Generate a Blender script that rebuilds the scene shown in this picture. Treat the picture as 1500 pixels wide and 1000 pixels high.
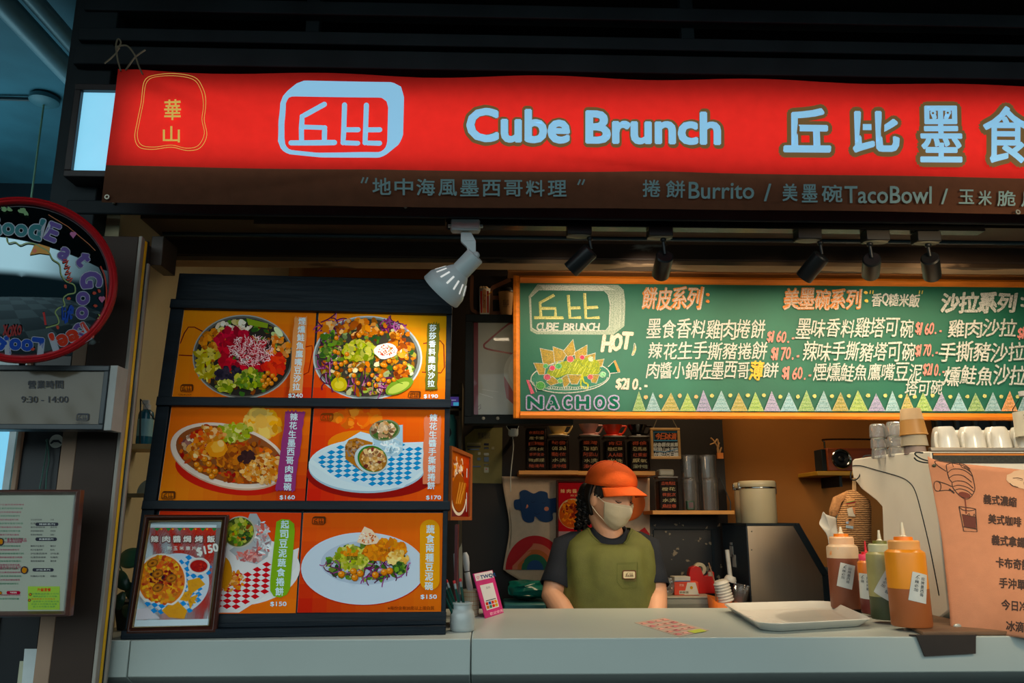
import bpy, bmesh, math, random
from mathutils import Vector, Matrix, noise
for _o in list(bpy.data.objects): bpy.data.objects.remove(_o)
SC = bpy.context.scene
COL = SC.collection
PI = math.pi
R = math.radians
rnd = random.Random(7)

# ------------------------------------------------------------------ camera
F = 1170.0                      # focal length in pixels of a 1500 x 1000 frame
PITCH, YAW = R(12.5), R(1.78)
EYE = Vector((0, 0, 1.30))
cam = bpy.data.cameras.new('camera'); cam.sensor_width = 36; cam.lens = 36 * F / 1500
cam.clip_start = 0.02; cam.clip_end = 60
camo = bpy.data.objects.new('camera', cam); COL.objects.link(camo)
camo.location = EYE; camo.rotation_euler = (PI / 2 + PITCH, 0, -YAW)
SC.camera = camo

# ------------------------------------------------------------------ light and exposure
SC.view_settings.view_transform = 'Standard'; SC.view_settings.look = 'None'
SC.view_settings.exposure = 0.0; SC.view_settings.gamma = 1.0
SC.view_settings.use_curve_mapping = False
world = bpy.data.worlds.new('hall_dusk'); SC.world = world; world.use_nodes = True
wn, wl_ = world.node_tree.nodes, world.node_tree.links
bg = wn['Background']
# dim hall with a band of daylight from the open street side behind the photographer
wc = wn.new('ShaderNodeTexCoord'); sx = wn.new('ShaderNodeSeparateXYZ'); wl_.new(wc.outputs['Generated'], sx.inputs[0])
def wmap(src, a0, a1):
    q = wn.new('ShaderNodeMapRange'); q.interpolation_type = 'SMOOTHSTEP'; q.inputs[1].default_value = a0; q.inputs[2].default_value = a1; wl_.new(src, q.inputs[0]); return q.outputs[0]
def wmul(a, b):
    q = wn.new('ShaderNodeMath'); q.operation = 'MULTIPLY'; wl_.new(a, q.inputs[0]); wl_.new(b, q.inputs[1]); return q.outputs[0]
band = wmul(wmul(wmul(wmap(sx.outputs[1], 0.0, -0.45), wmap(sx.outputs[2], 0.0, 0.12)), wmap(sx.outputs[2], 0.75, 0.5)), wmap(sx.outputs[0], 1.0, 0.15))
wm = wn.new('ShaderNodeMix'); wm.data_type = 'RGBA'; wl_.new(band, wm.inputs[0])
wm.inputs[6].default_value = (0.010, 0.024, 0.029, 1); wm.inputs[7].default_value = (1.62, 2.0, 2.05, 1)
wl_.new(wm.outputs[2], bg.inputs[0]); bg.inputs[1].default_value = 1.0

def light(name, kind, loc, energy, color, target=None, **kw):
    l = bpy.data.lights.new(name, kind); l.energy = energy; l.color = color
    for k, v in kw.items(): setattr(l, k, v)
    o = bpy.data.objects.new(name, l); COL.objects.link(o); o.location = loc
    if target is not None:
        o.rotation_euler = (Vector(target) - Vector(loc)).to_track_quat('-Z', 'Y').to_euler()
    return o
light('hall_ceiling_fill', 'AREA', (-2.4, 3.3, 2.3), 9, (0.45, 0.85, 1.0), (-2.2, 3.4, 3.2), size=1.0)  # added unseen lamp facing up, brightens the teal hall ceiling
# warm lamps: over the counter between beam and chalkboard; two more added out of sight, behind the chalkboard and off to the right
light('counter_ceiling_lamp', 'AREA', (0.98, 2.56, 2.148), 13.5, (1.0, 0.80, 0.54), (0.98, 2.56, 1.0), shape='RECTANGLE', size=1.9, size_y=0.06)
light('stall_fill', 'AREA', (0.85, 3.30, 2.58), 11, (1.0, 0.72, 0.42), (0.85, 3.35, 1.0), size=0.5)  # added fill for the jars and cloth in the chalkboard's shade
light('wall_pool_spot', 'SPOT', (1.5, 1.0, 1.97), 60, (1.0, 0.70, 0.38), (1.15, 3.6, 1.2), spot_size=R(58), spot_blend=0.5, shadow_soft_size=0.22)  # unseen spot added for the warm pool on the back wall

# ------------------------------------------------------------------ pixel <-> place
cy_, sy_ = math.cos(YAW), math.sin(YAW); cp_, sp_ = math.cos(PITCH), math.sin(PITCH)
FWD = Vector((sy_ * cp_, cy_ * cp_, sp_)); RGT = Vector((cy_, -sy_, 0)); UPV = RGT.cross(FWD)
def ray(u, v): return FWD + RGT * ((u - 750) / F) - UPV * ((v - 500) / F)
def at(u, v, Y):
    d = ray(u, v); return EYE + d * ((Y - EYE.y) / d.y)
def atz(u, v, Z):
    d = ray(u, v); return EYE + d * ((Z - EYE.z) / d.z)
def atx(u, v, X):
    d = ray(u, v); return EYE + d * ((X - EYE.x) / d.x)
def atp(u, v, o, n):
    d = ray(u, v); return EYE + d * ((o - EYE).dot(n) / d.dot(n))

# ------------------------------------------------------------------ colour and materials
def lin(c):
    c = c / 255.0
    return c / 12.92 if c <= 0.04045 else ((c + 0.055) / 1.055) ** 2.4
def C(r, g=None, b=None):
    if g is None:
        h = r.lstrip('#'); r, g, b = int(h[0:2], 16), int(h[2:4], 16), int(h[4:6], 16)
    return (lin(r), lin(g), lin(b))
MATS = {}
def mat(name, col=(0.5, 0.5, 0.5), rough=0.6, metal=0.0, var=0.12, scale=12.0, bump=0.0, bscale=60.0,
        emit=None, trans=0.0, alpha=1.0, ior=1.45, translucent=0.0, stretch=None, spec=0.5, worn=None, coat=0.0, sss=0.0):
    if name in MATS: return MATS[name]
    m = bpy.data.materials.new(name); m.use_nodes = True; nt = m.node_tree; N, L = nt.nodes, nt.links
    p = N['Principled BSDF']
    p.inputs['Roughness'].default_value = rough; p.inputs['Metallic'].default_value = metal
    p.inputs['IOR'].default_value = ior; p.inputs['Specular IOR Level'].default_value = spec
    p.inputs['Coat Weight'].default_value = coat
    if trans: p.inputs['Transmission Weight'].default_value = trans
    if alpha < 1: p.inputs['Alpha'].default_value = alpha
    if sss: 
        p.inputs['Subsurface Weight'].default_value = sss; p.inputs['Subsurface Scale'].default_value = 0.01
    tc = N.new('ShaderNodeTexCoord'); mp = N.new('ShaderNodeMapping'); L.new(tc.outputs['Object'], mp.inputs[0])
    if stretch: mp.inputs['Scale'].default_value = stretch
    nz = N.new('ShaderNodeTexNoise'); nz.inputs['Scale'].default_value = scale; nz.inputs['Detail'].default_value = 5
    L.new(mp.outputs[0], nz.inputs['Vector'])
    rp = N.new('ShaderNodeValToRGB'); L.new(nz.outputs['Fac'], rp.inputs[0])
    a = tuple(max(0, x * (1 - var)) for x in col); b = tuple(min(1, x * (1 + var)) for x in col)
    rp.color_ramp.elements[0].position = 0.3; rp.color_ramp.elements[1].position = 0.7
    rp.color_ramp.elements[0].color = (*a, 1); rp.color_ramp.elements[1].color = (*b, 1)
    out = rp.outputs[0]
    if worn:                                           # chipped paint: (colour, threshold, scale)
        n2 = N.new('ShaderNodeTexNoise'); n2.inputs['Scale'].default_value = worn[2]; n2.inputs['Detail'].default_value = 8
        L.new(mp.outputs[0], n2.inputs['Vector'])
        r2 = N.new('ShaderNodeValToRGB'); L.new(n2.outputs['Fac'], r2.inputs[0])
        r2.color_ramp.elements[0].position = worn[1]; r2.color_ramp.elements[1].position = worn[1] + 0.03
        mx = N.new('ShaderNodeMix'); mx.data_type = 'RGBA'
        L.new(r2.outputs[0], mx.inputs[0]); L.new(out, mx.inputs[6]); mx.inputs[7].default_value = (*worn[0], 1)
        out = mx.outputs[2]
    L.new(out, p.inputs['Base Color'])
    if bump:
        bn = N.new('ShaderNodeTexNoise'); bn.inputs['Scale'].default_value = bscale; bn.inputs['Detail'].default_value = 3
        L.new(mp.outputs[0], bn.inputs['Vector'])
        bp = N.new('ShaderNodeBump'); bp.inputs['Strength'].default_value = bump; bp.inputs['Distance'].default_value = 0.004
        L.new(bn.outputs['Fac'], bp.inputs['Height']); L.new(bp.outputs[0], p.inputs['Normal'])
    if emit:
        p.inputs['Emission Color'].default_value = (*emit[0], 1); p.inputs['Emission Strength'].default_value = emit[1]
    if translucent:
        tr = N.new('ShaderNodeBsdfTranslucent'); L.new(out, tr.inputs[0])
        ms = N.new('ShaderNodeMixShader'); ms.inputs[0].default_value = translucent
        L.new(p.outputs[0], ms.inputs[1]); L.new(tr.outputs[0], ms.inputs[2])
        L.new(ms.outputs[0], N['Material Output'].inputs[0])
    MATS[name] = m; return m
def thin(name, tint=(1, 1, 1), edge=0.25, rough=0.03, veil=0.0):
    """clear thin pane or plastic: see-through with a gloss that strengthens towards grazing edges"""
    if name in MATS: return MATS[name]
    m = bpy.data.materials.new(name); m.use_nodes = True; nt = m.node_tree; N, L = nt.nodes, nt.links; N.remove(N['Principled BSDF'])
    tr = N.new('ShaderNodeBsdfTransparent'); tr.inputs[0].default_value = (*tint, 1); gl = N.new('ShaderNodeBsdfGlossy'); gl.inputs['Roughness'].default_value = rough
    lw = N.new('ShaderNodeLayerWeight'); lw.inputs[0].default_value = edge
    nz = N.new('ShaderNodeTexNoise'); nz.inputs['Scale'].default_value = 40; bp = N.new('ShaderNodeBump'); bp.inputs['Strength'].default_value = .03; L.new(nz.outputs['Fac'], bp.inputs['Height']); L.new(bp.outputs[0], gl.inputs['Normal'])
    ms = N.new('ShaderNodeMixShader'); L.new(lw.outputs['Fresnel'], ms.inputs[0]); L.new(tr.outputs[0], ms.inputs[1]); L.new(gl.outputs[0], ms.inputs[2]); out = ms
    if veil:
        df = N.new('ShaderNodeBsdfDiffuse'); df.inputs[0].default_value = (.8, .8, .78, 1); m2 = N.new('ShaderNodeMixShader'); m2.inputs[0].default_value = veil; L.new(ms.outputs[0], m2.inputs[1]); L.new(df.outputs[0], m2.inputs[2]); out = m2
    L.new(out.outputs[0], N['Material Output'].inputs[0]); MATS[name] = m; return m
def ink(name, rough=0.45, grain=0.0, emit=0.0, coat=0.0, spec=0.4, translucent=0.0, board=None, sat=1.0, val=1.0):
    """printed or drawn surface: colours come from the drawing's colour attribute; chalk has gaps showing the board"""
    if name in MATS: return MATS[name]
    m = bpy.data.materials.new(name); m.use_nodes = True; nt = m.node_tree; N, L = nt.nodes, nt.links
    p = N['Principled BSDF']; p.inputs['Roughness'].default_value = rough; p.inputs['Specular IOR Level'].default_value = spec
    p.inputs['Coat Weight'].default_value = coat
    at_ = N.new('ShaderNodeAttribute'); at_.attribute_name = 'Col'; out = at_.outputs['Color']
    if grain:
        tc = N.new('ShaderNodeTexCoord'); nz = N.new('ShaderNodeTexNoise')
        nz.inputs['Scale'].default_value = 260; nz.inputs['Detail'].default_value = 3; L.new(tc.outputs['Object'], nz.inputs['Vector'])
        rp = N.new('ShaderNodeValToRGB'); L.new(nz.outputs['Fac'], rp.inputs[0])
        rp.color_ramp.elements[0].position = 0.36; rp.color_ramp.elements[1].position = 0.52
        mx = N.new('ShaderNodeMix'); mx.data_type = 'RGBA'
        ma = N.new('ShaderNodeMath'); ma.operation = 'MULTIPLY_ADD'
        L.new(rp.outputs[0], ma.inputs[0]); ma.inputs[1].default_value = grain; ma.inputs[2].default_value = 1 - grain
        L.new(ma.outputs[0], mx.inputs[0]); mx.inputs[6].default_value = (*board, 1); L.new(out, mx.inputs[7]); out = mx.outputs[2]
    if sat != 1.0 or val != 1.0:
        hs = N.new('ShaderNodeHueSaturation'); hs.inputs['Saturation'].default_value = sat; hs.inputs['Value'].default_value = val; L.new(out, hs.inputs['Color']); out = hs.outputs[0]
    L.new(out, p.inputs['Base Color'])
    if emit:
        L.new(out, p.inputs['Emission Color']); p.inputs['Emission Strength'].default_value = emit
    if translucent:
        tr = N.new('ShaderNodeBsdfTranslucent'); L.new(out, tr.inputs[0])
        ms = N.new('ShaderNodeMixShader'); ms.inputs[0].default_value = translucent
        L.new(p.outputs[0], ms.inputs[1]); L.new(tr.outputs[0], ms.inputs[2])
        L.new(ms.outputs[0], N['Material Output'].inputs[0])
    MATS[name] = m; return m

# ------------------------------------------------------------------ objects
def chain(o):
    M = Matrix.Identity(4)
    while o is not None:
        M = o.matrix_basis @ M; o = o.parent
    return M
def tag(o, label, cat, group=None, kind=None):
    if label: o['label'] = label
    if cat: o['category'] = cat
    if group: o['group'] = group
    if kind: o['kind'] = kind
    return o
def thing(name, label, cat, loc, group=None, rot=None, M=None):
    o = bpy.data.objects.new(name, None); COL.objects.link(o); o.empty_display_size = 0.05
    if M is not None: o.matrix_basis = M
    else:
        o.location = loc
        if rot: o.rotation_euler = rot
    return tag(o, label, cat, group)
class MB:
    def __init__(s, M=None): s.v, s.f, s.mi, s.M = [], [], [], M
    def add(s, vs, fs, mi=0):
        b = len(s.v)
        for p in vs:
            p = Vector(p); s.v.append(s.M @ p if s.M is not None else p)
        for f in fs: s.f.append([i + b for i in f]); s.mi.append(mi)
        return s
    def box(s, x0, x1, y0, y1, z0, z1, mi=0):
        return s.add([(x, y, z) for z in (z0, z1) for y in (y0, y1) for x in (x0, x1)],
                     [(0, 2, 3, 1), (4, 5, 7, 6), (0, 1, 5, 4), (2, 6, 7, 3), (0, 4, 6, 2), (1, 3, 7, 5)], mi)
    def boxm(s, M, sx, sy, sz, mi=0):
        return s.add([M @ Vector((x * sx / 2, y * sy / 2, z * sz / 2)) for z in (-1, 1) for y in (-1, 1) for x in (-1, 1)],
                     [(0, 2, 3, 1), (4, 5, 7, 6), (0, 1, 5, 4), (2, 6, 7, 3), (0, 4, 6, 2), (1, 3, 7, 5)], mi)
    def quad(s, a, b, c, d, mi=0): return s.add([a, b, c, d], [(0, 1, 2, 3)], mi)
    def prism(s, pts, off, mi=0):
        n = len(pts); off = Vector(off); pts = [Vector(p) for p in pts]
        fs = [list(range(n))[::-1], list(range(n, 2 * n))] + [(i, (i + 1) % n, n + (i + 1) % n, n + i) for i in range(n)]
        return s.add(pts + [p + off for p in pts], fs, mi)
    def loft(s, rings, caps=(1, 1), mi=0, closed=True):
        n = len(rings[0]); vs = [p for r in rings for p in r]; fs = []
        for k in range(len(rings) - 1):
            for i in range(n if closed else n - 1):
                j = (i + 1) % n; fs.append((k * n + i, k * n + j, (k + 1) * n + j, (k + 1) * n + i))
        if caps[0]: fs.append(list(range(n))[::-1])
        if caps[1]: fs.append([(len(rings) - 1) * n + i for i in range(n)])
        return s.add(vs, fs, mi)
    def tube(s, pts, r, n=10, mi=0, closed=False, caps=(1, 1)):
        pts = [Vector(p) for p in pts]; rings = []; prev = None; m = len(pts)
        for i, p in enumerate(pts):
            if closed: t = pts[(i + 1) % m] - pts[i - 1]
            else: t = pts[min(i + 1, m - 1)] - pts[max(i - 1, 0)]
            t.normalize()
            if prev is None:
                a = Vector((0, 0, 1)) if abs(t.z) < 0.9 else Vector((1, 0, 0)); x = t.cross(a).normalized()
            else: x = (prev - t * prev.dot(t)).normalized()
            prev = x; y = t.cross(x)
            rr = r[i] if isinstance(r, (list, tuple)) else r
            rings.append([p + x * (rr * math.cos(2 * PI * k / n)) + y * (rr * math.sin(2 * PI * k / n)) for k in range(n)])
        if closed: rings.append(rings[0]); caps = (0, 0)
        return s.loft(rings, caps, mi)
    def lathe(s, prof, M=None, n=28, mi=0, caps=(0, 0)):
        M = M or Matrix.Identity(4)
        return s.loft([[M @ Vector((r * math.cos(2 * PI * k / n), r * math.sin(2 * PI * k / n), z)) for k in range(n)] for r, z in prof], caps, mi)
    def ball(s, c, r, n=16, m=10, mi=0, M=None):
        if not isinstance(r, (tuple, list)): r = (r, r, r)
        M = M or Matrix.Identity(4); c = Vector(c)
        rings = [[c + M.to_3x3() @ Vector((r[0] * math.sin(a) * math.cos(2 * PI * k / n), r[1] * math.sin(a) * math.sin(2 * PI * k / n), -r[2] * math.cos(a)))
                  for k in range(n)] for a in [PI * (i + 0.02) / (m + 0.04) for i in range(m + 1)]]
        return s.loft(rings, (1, 1), mi)
    def grid(s, fn, nu, nv, mi=None):
        vs = [fn(i / nu, j / nv) for j in range(nv + 1) for i in range(nu + 1)]
        b = len(s.v); s.add(vs, [])
        for j in range(nv):
            for i in range(nu):
                a = b + j * (nu + 1) + i; s.f.append([a, a + 1, a + nu + 2, a + nu + 1]); s.mi.append(mi((i + .5) / nu, (j + .5) / nv) if mi else 0)
        return s
    def build(s, name, mats, parent=None, angle=38, bevel=0.0, segs=2, sub=0, solid=0.0, colors=None, label=None):
        me = bpy.data.meshes.new(name)
        if parent is None:
            xs, ys, zs = zip(*[tuple(v) for v in s.v])
            loc = Vector(((min(xs) + max(xs)) / 2, (min(ys) + max(ys)) / 2, min(zs))); W = Matrix.Translation(-loc)
        else: loc = Vector(); W = chain(parent).inverted()
        me.from_pydata([W @ v for v in s.v], [], s.f)
        for m in (mats if isinstance(mats, (list, tuple)) else [mats]): me.materials.append(m)
        me.polygons.foreach_set('material_index', s.mi)
        if not colors:
            bm = bmesh.new(); bm.from_mesh(me); bmesh.ops.recalc_face_normals(bm, faces=bm.faces); bm.to_mesh(me); bm.free()
        if angle:
            me.polygons.foreach_set('use_smooth', [True] * len(me.polygons)); me.set_sharp_from_angle(angle=R(angle))
        if colors:
            ca = me.color_attributes.new('Col', 'FLOAT_COLOR', 'CORNER'); flat = []
            for f, c in zip(s.f, colors): flat += list(c) * len(f)
            ca.data.foreach_set('color', flat)
        me.update()
        o = bpy.data.objects.new(name, me); COL.objects.link(o); o.location = loc
        if parent is not None: o.parent = parent
        if solid:
            q = o.modifiers.new('thickness', 'SOLIDIFY'); q.thickness = solid; q.offset = 0
        if bevel:
            q = o.modifiers.new('bevel', 'BEVEL'); q.width = bevel; q.segments = segs; q.limit_method = 'ANGLE'; q.angle_limit = R(40)
        if sub:
            q = o.modifiers.new('subdivision', 'SUBSURF'); q.levels = sub; q.render_levels = sub
        if label: o['label'] = label
        return o
def struct(mb, name, m, **kw):
    o = mb.build(name, m, **kw); o['kind'] = 'structure'; return o
def copy_tree(o, parent=None):
    c = o.copy(); COL.objects.link(c)
    if parent is not None: c.parent = parent
    for ch in o.children: copy_tree(ch, c)
    return c
def RX(a): return Matrix.Rotation(a, 4, 'X')
def RY(a): return Matrix.Rotation(a, 4, 'Y')
def RZ(a): return Matrix.Rotation(a, 4, 'Z')
def TR(*p): return Matrix.Translation(Vector(p[0]) if len(p) == 1 else Vector(p))
def frame(o, x, y, z):
    M = Matrix((x, y, z)).transposed().to_4x4(); M.translation = o; return M
def aim(o, d):
    """frame at o whose z axis points along d"""
    return TR(o) @ Vector(d).to_track_quat('Z', 'Y').to_matrix().to_4x4()

# ------------------------------------------------------------------ lettering and drawings
GL = {}
def glyph(s, off=0.0, res=3):
    k = (s, off, res)
    if k in GL: return GL[k]
    c = bpy.data.curves.new('lettering', 'FONT'); c.body = s; c.offset = off; c.size = 1; c.resolution_u = res; c.fill_mode = 'FRONT'
    o = bpy.data.objects.new('lettering', c); COL.objects.link(o); bpy.context.view_layer.update()
    e = o.evaluated_get(bpy.context.evaluated_depsgraph_get()); me = e.to_mesh()
    vs = [(v.co.x, v.co.y) for v in me.vertices]; fs = [list(p.vertices) for p in me.polygons]; e.to_mesh_clear()
    bpy.data.objects.remove(o); bpy.data.curves.remove(c)
    GL[k] = (vs, fs); return GL[k]
class Art:
    """flat lettering and pictures laid on a surface; fn(a, b, lift) gives the place of drawing point (a, b)"""
    def __init__(s, fn, lift=0.0004, step=1.5e-5): s.fn, s.mb, s.cols, s.h, s.st = fn, MB(), [], lift, step
    def raw(s, pts, faces, col, step=None):
        s.h += step or s.st
        s.mb.add([s.fn(a, b, s.h) for a, b in pts], faces); s.cols += [(*col, 1)] * len(faces); return s
    def poly(s, pts, col, step=None): return s.raw(pts, [list(range(len(pts)))], col, step)
    def rect(s, a0, b0, a1, b1, col): return s.poly([(a0, b1), (a1, b1), (a1, b0), (a0, b0)], col)
    def ell(s, a, b, ra, rb, col, rot=0, n=24, jit=0, step=None, arc=(0, 360)):
        c_, s_ = math.cos(R(rot)), math.sin(R(rot)); pts = []
        for i in range(n):
            t = R(arc[0] + (arc[1] - arc[0]) * i / n); k = 1 + rnd.uniform(-jit, jit)
            x, y = ra * math.cos(t) * k, -rb * math.sin(t) * k; pts.append((a + x * c_ - y * s_, b + x * s_ + y * c_))
        return s.poly(pts, col, step)
    def line(s, pts, w, col, closed=False, step=None):
        n = len(pts); L_ = []; R_ = []
        for i in range(n):
            if closed: p, q = pts[i - 1], pts[(i + 1) % n]
            else: p, q = pts[max(i - 1, 0)], pts[min(i + 1, n - 1)]
            dx, dy = q[0] - p[0], q[1] - p[1]; d = math.hypot(dx, dy) or 1; nx, ny = -dy / d * w / 2, dx / d * w / 2
            L_.append((pts[i][0] + nx, pts[i][1] + ny)); R_.append((pts[i][0] - nx, pts[i][1] - ny))
        m = n if closed else n - 1
        return s.raw(L_ + R_, [(i, (i + 1) % n, n + (i + 1) % n, n + i) for i in range(m)], col, step)
    def ring(s, a, b, ra, rb, w, col, rot=0, arc=(0, 360), n=40):
        c_, s_ = math.cos(R(rot)), math.sin(R(rot)); pts = []
        full = arc == (0, 360)
        for i in range(n if full else n + 1):
            t = R(arc[0] + (arc[1] - arc[0]) * i / n); x, y = ra * math.cos(t), -rb * math.sin(t)
            pts.append((a + x * c_ - y * s_, b + x * s_ + y * c_))
        return s.line(pts, w, col, full)
    def rrect(s, a0, b0, a1, b1, r, col):
        pts = []
        for cx, cy, t0 in ((a1 - r, b0 + r, 0), (a0 + r, b0 + r, 90), (a0 + r, b1 - r, 180), (a1 - r, b1 - r, 270)):
            for i in range(6):
                t = R(t0 + 18 * i); pts.append((cx + r * math.cos(t), cy - r * math.sin(t)))
        return s.poly(pts, col)
    def spread(s, pts, fs, col, r):
        """letter drawn with a pen of radius r"""
        s.h += s.st
        n = 1 if r < .12 else 4 if r < 1.0 else 8 if r < 3 else 14
        for k in range(n):
            an = 2 * PI * (k + .5) / n; dx, dy = (0, 0) if n == 1 else (r * math.cos(an), r * math.sin(an))
            s.raw([(x + dx, y + dy) for x, y in pts], fs, col, 2e-6)
        if r >= 1.0: s.raw(pts, fs, col, 2e-6)
        return s
    def text(s, t, a, b, size, col, off=0.0, rot=0.0, sx=1.0, shear=0.0, align='l', res=3):
        """baseline left at (a, b); size is the em in drawing units"""
        vs, fs = glyph(t, 0, res)
        if not vs: return s
        x0, x1 = min(v[0] for v in vs), max(v[0] for v in vs)
        dx = {'l': 0, 'c': -(x0 + x1) / 2, 'r': -x1}[align]
        c_, s_ = math.cos(R(rot)), math.sin(R(rot)); out = []
        for x, y in vs:
            x, y = ((x + dx) * sx + y * shear) * size, -y * size
            out.append((a + x * c_ - y * s_, b + x * s_ + y * c_))
        return s.spread(out, fs, col, off * size)
    def fit(s, t, a0, b0, a1, b1, col, off=0.0, res=3, db=0.0, skew=0.0):
        """lettering stretched to the box a0..a1, b0 (top)..b1 (bottom); db drops the right end"""
        vs, fs = glyph(t, 0, res); r = off * (b1 - b0)
        a0, a1, b0, b1 = a0 + r, a1 - r, b0 + r, b1 - r
        x0, x1 = min(v[0] for v in vs), max(v[0] for v in vs); y0, y1 = min(v[1] for v in vs), max(v[1] for v in vs)
        out = []
        for x, y in vs:
            k, j = (x - x0) / (x1 - x0), (y - y0) / (y1 - y0)
            out.append((a0 + (a1 - a0) * k + skew * j, b1 + (b0 - b1) * j + db * k))
        return s.spread(out, fs, col, r)
    def hand(s, t, a0, b0, a1, b1, col, off=0.8, jit=0.12, db=0.0, gap=1.0):
        """hand lettering: each character in its own slightly turned box; off is the chalk radius"""
        ws = [0.62 if ord(ch) < 0x2000 else 1.0 for ch in t]; tot = sum(ws); a = a0
        for ch, w in zip(t, ws):
            wd = (a1 - a0) * w / tot
            if ch != ' ':
                vs, fs = glyph(ch, 0, 2)
                x0, x1 = min(v[0] for v in vs), max(v[0] for v in vs); y0, y1 = min(v[1] for v in vs), max(v[1] for v in vs)
                h = b1 - b0; cjk = ord(ch) >= 0x2000
                if cjk or ch not in '.,-:"\'': X0, X1, Y0, Y1 = x0, x1, y0, y1
                else: X0, X1, Y0, Y1 = x0 - .15, x1 + .15, 0.0, 0.72
                an = R(rnd.uniform(-40, 40) * jit); sc_ = 1 + rnd.uniform(-jit, jit) * .6
                ca, cb = a + wd / 2, (b0 + b1) / 2 + rnd.uniform(-.5, .5) * jit * h + db * (a + wd / 2 - a0) / (a1 - a0)
                out = []
                for x, y in vs:
                    x = ((x - X0) / max(X1 - X0, .3) - .5) * wd * .95 * gap * sc_; y = -((y - Y0) / max(Y1 - Y0, .1) - .5) * h * sc_
                    x -= y * .12
                    out.append((ca + x * math.cos(an) - y * math.sin(an), cb + x * math.sin(an) + y * math.cos(an)))
                s.spread(out, fs, col, off)
            a += wd
        return s
    def build(s, name, m, parent=None, label=None):
        return s.mb.build(name, m, parent, angle=0, colors=s.cols, label=label)
def plane_fn(o, n):
    """drawing units are photo pixels seen on the plane through o with normal n (towards the viewer)"""
    o = Vector(o); n = Vector(n).normalized()
    return lambda a, b, h: atp(a, b, o, n) + n * h
def local_fn(M, sx=1.0):
    """drawing units are metres: a to the right, b downwards, on the frame's x-z plane (viewer at -y)"""
    return lambda a, b, h: M @ Vector((a * sx, -h, -b * sx))
def loop_pts(raw, n=6, closed=True):
    """smooth curve through points (Catmull-Rom)"""
    m = len(raw); out = []
    for i in range(m if closed else m - 1):
        p0, p1, p2, p3 = (raw[(i + k) % m] if closed else raw[min(max(i + k, 0), m - 1)] for k in (-1, 0, 1, 2))
        for j in range(n):
            t = j / n
            out.append(tuple(0.5 * (2 * b + (c - a) * t + (2 * a - 5 * b + 4 * c - d) * t * t + (3 * b - a - 3 * c + d) * t ** 3) for a, b, c, d in zip(p0, p1, p2, p3)))
    if not closed: out.append(tuple(raw[-1]))
    return out
# ================================================================== THE SETTING
CZ = 1.01                        # counter height
def zat(v, Y, u=750): return at(u, v, Y).z
def xat(u, v, Y): return at(u, v, Y).x
M_black = mat('black_steel', C(32, 40, 44), 0.6, 0.0, 0.3, 6, spec=.25)
M_void = mat('dark_void_boards', C(8, 10, 11), 0.9, 0, 0.4, 3)  # near-black colour stands in for the dark void behind the rails
M_brownpaint = mat('brown_paint', C(58, 45, 38), 0.5, 0, 0.15, 5, bump=0.15, bscale=30, spec=.2, worn=(C(150, 165, 165), 0.735, 9))
M_peel = mat('peeling_beam', C(66, 50, 40), 0.55, 0, 0.25, 7, bump=0.3, bscale=22, worn=(C(165, 165, 155), 0.66, 7), stretch=(0.35, 1, 1.6))
M_peel2 = mat('weathered_wood_underside', C(150, 122, 92), 0.8, 0, 0.3, 10, bump=0.4, bscale=40, worn=(C(80, 62, 46), 0.56, 9), stretch=(0.25, 1, 1))
M_beige = mat('olive_plaster', C(190, 178, 142), 0.8, 0, 0.1, 4, bump=0.1)
M_orange = mat('ochre_plaster', C(168, 104, 38), 0.75, 0, 0.12, 2.5, bump=0.08)
M_teal = mat('teal_ceiling', C(48, 92, 104), 0.7, 0, 0.25, 3)
M_pale = mat('pale_metal_trim', C(150, 142, 132), 0.45, 0.0, 0.15, 9, worn=(C(120, 60, 30), 0.7, 10))
M_yellow = mat('yellow_strip', C(240, 184, 12), 0.4, 0, 0.1, 9)
M_floor = mat('floor_tiles', C(72, 76, 74), 0.5, 0, 0.25, 2)
_n = M_floor.node_tree; _b = _n.nodes.new('ShaderNodeTexChecker'); _b.inputs['Scale'].default_value = 1.1; _b.inputs[1].default_value = (*C(120, 126, 124), 1); _b.inputs[2].default_value = (*C(40, 50, 54), 1)
_c = _n.nodes.new('ShaderNodeTexCoord'); _n.links.new(_c.outputs['Object'], _b.inputs['Vector']); _n.links.new(_b.outputs[0], _n.nodes['Principled BSDF'].inputs['Base Color'])

# floor, ceilings, walls
struct(MB().box(-6, 5, -0.7, 1.98, 3.15, 3.22), 'ceiling', mat('sky_block_canopy', C(40, 60, 66), .8, 0, .2, 3))  # unseen canopy added to block high sky light from the front
struct(MB().box(-4, 5, -5, 8, -0.05, 0), 'floor', M_floor)
struct(MB().box(-0.98, 4.2, 2.62, 4.05, 2.62, 2.7), 'ceiling', mat('stall_ceiling', C(58, 48, 38), 0.8))
wb = MB(); wb.box(-1.05, 4.2, 3.95, 4.05, 0, 2.62); struct(wb, 'wall_back', M_orange)
XL = -1.02
wl = MB(); wl.box(XL - 0.06, XL, 2.12, 3.95, 0, 2.62); struct(wl, 'wall_left', M_beige)
struct(MB().box(4.2, 4.28, 2.1, 4.05, 0, 2.7), 'wall_right', mat('right_wall', C(80, 62, 40), 0.8))
# hall beyond the corner, left
struct(MB().box(-4, -1.25, 2.0, 8, 3.15, 3.22), 'ceiling', M_teal)
struct(MB().box(-4, -1.25, 4.3, 4.4, 0, 3.15), 'wall_far', mat('far_dark_wall', C(10, 26, 34), 0.8, 0, 0.3, 3))

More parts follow.
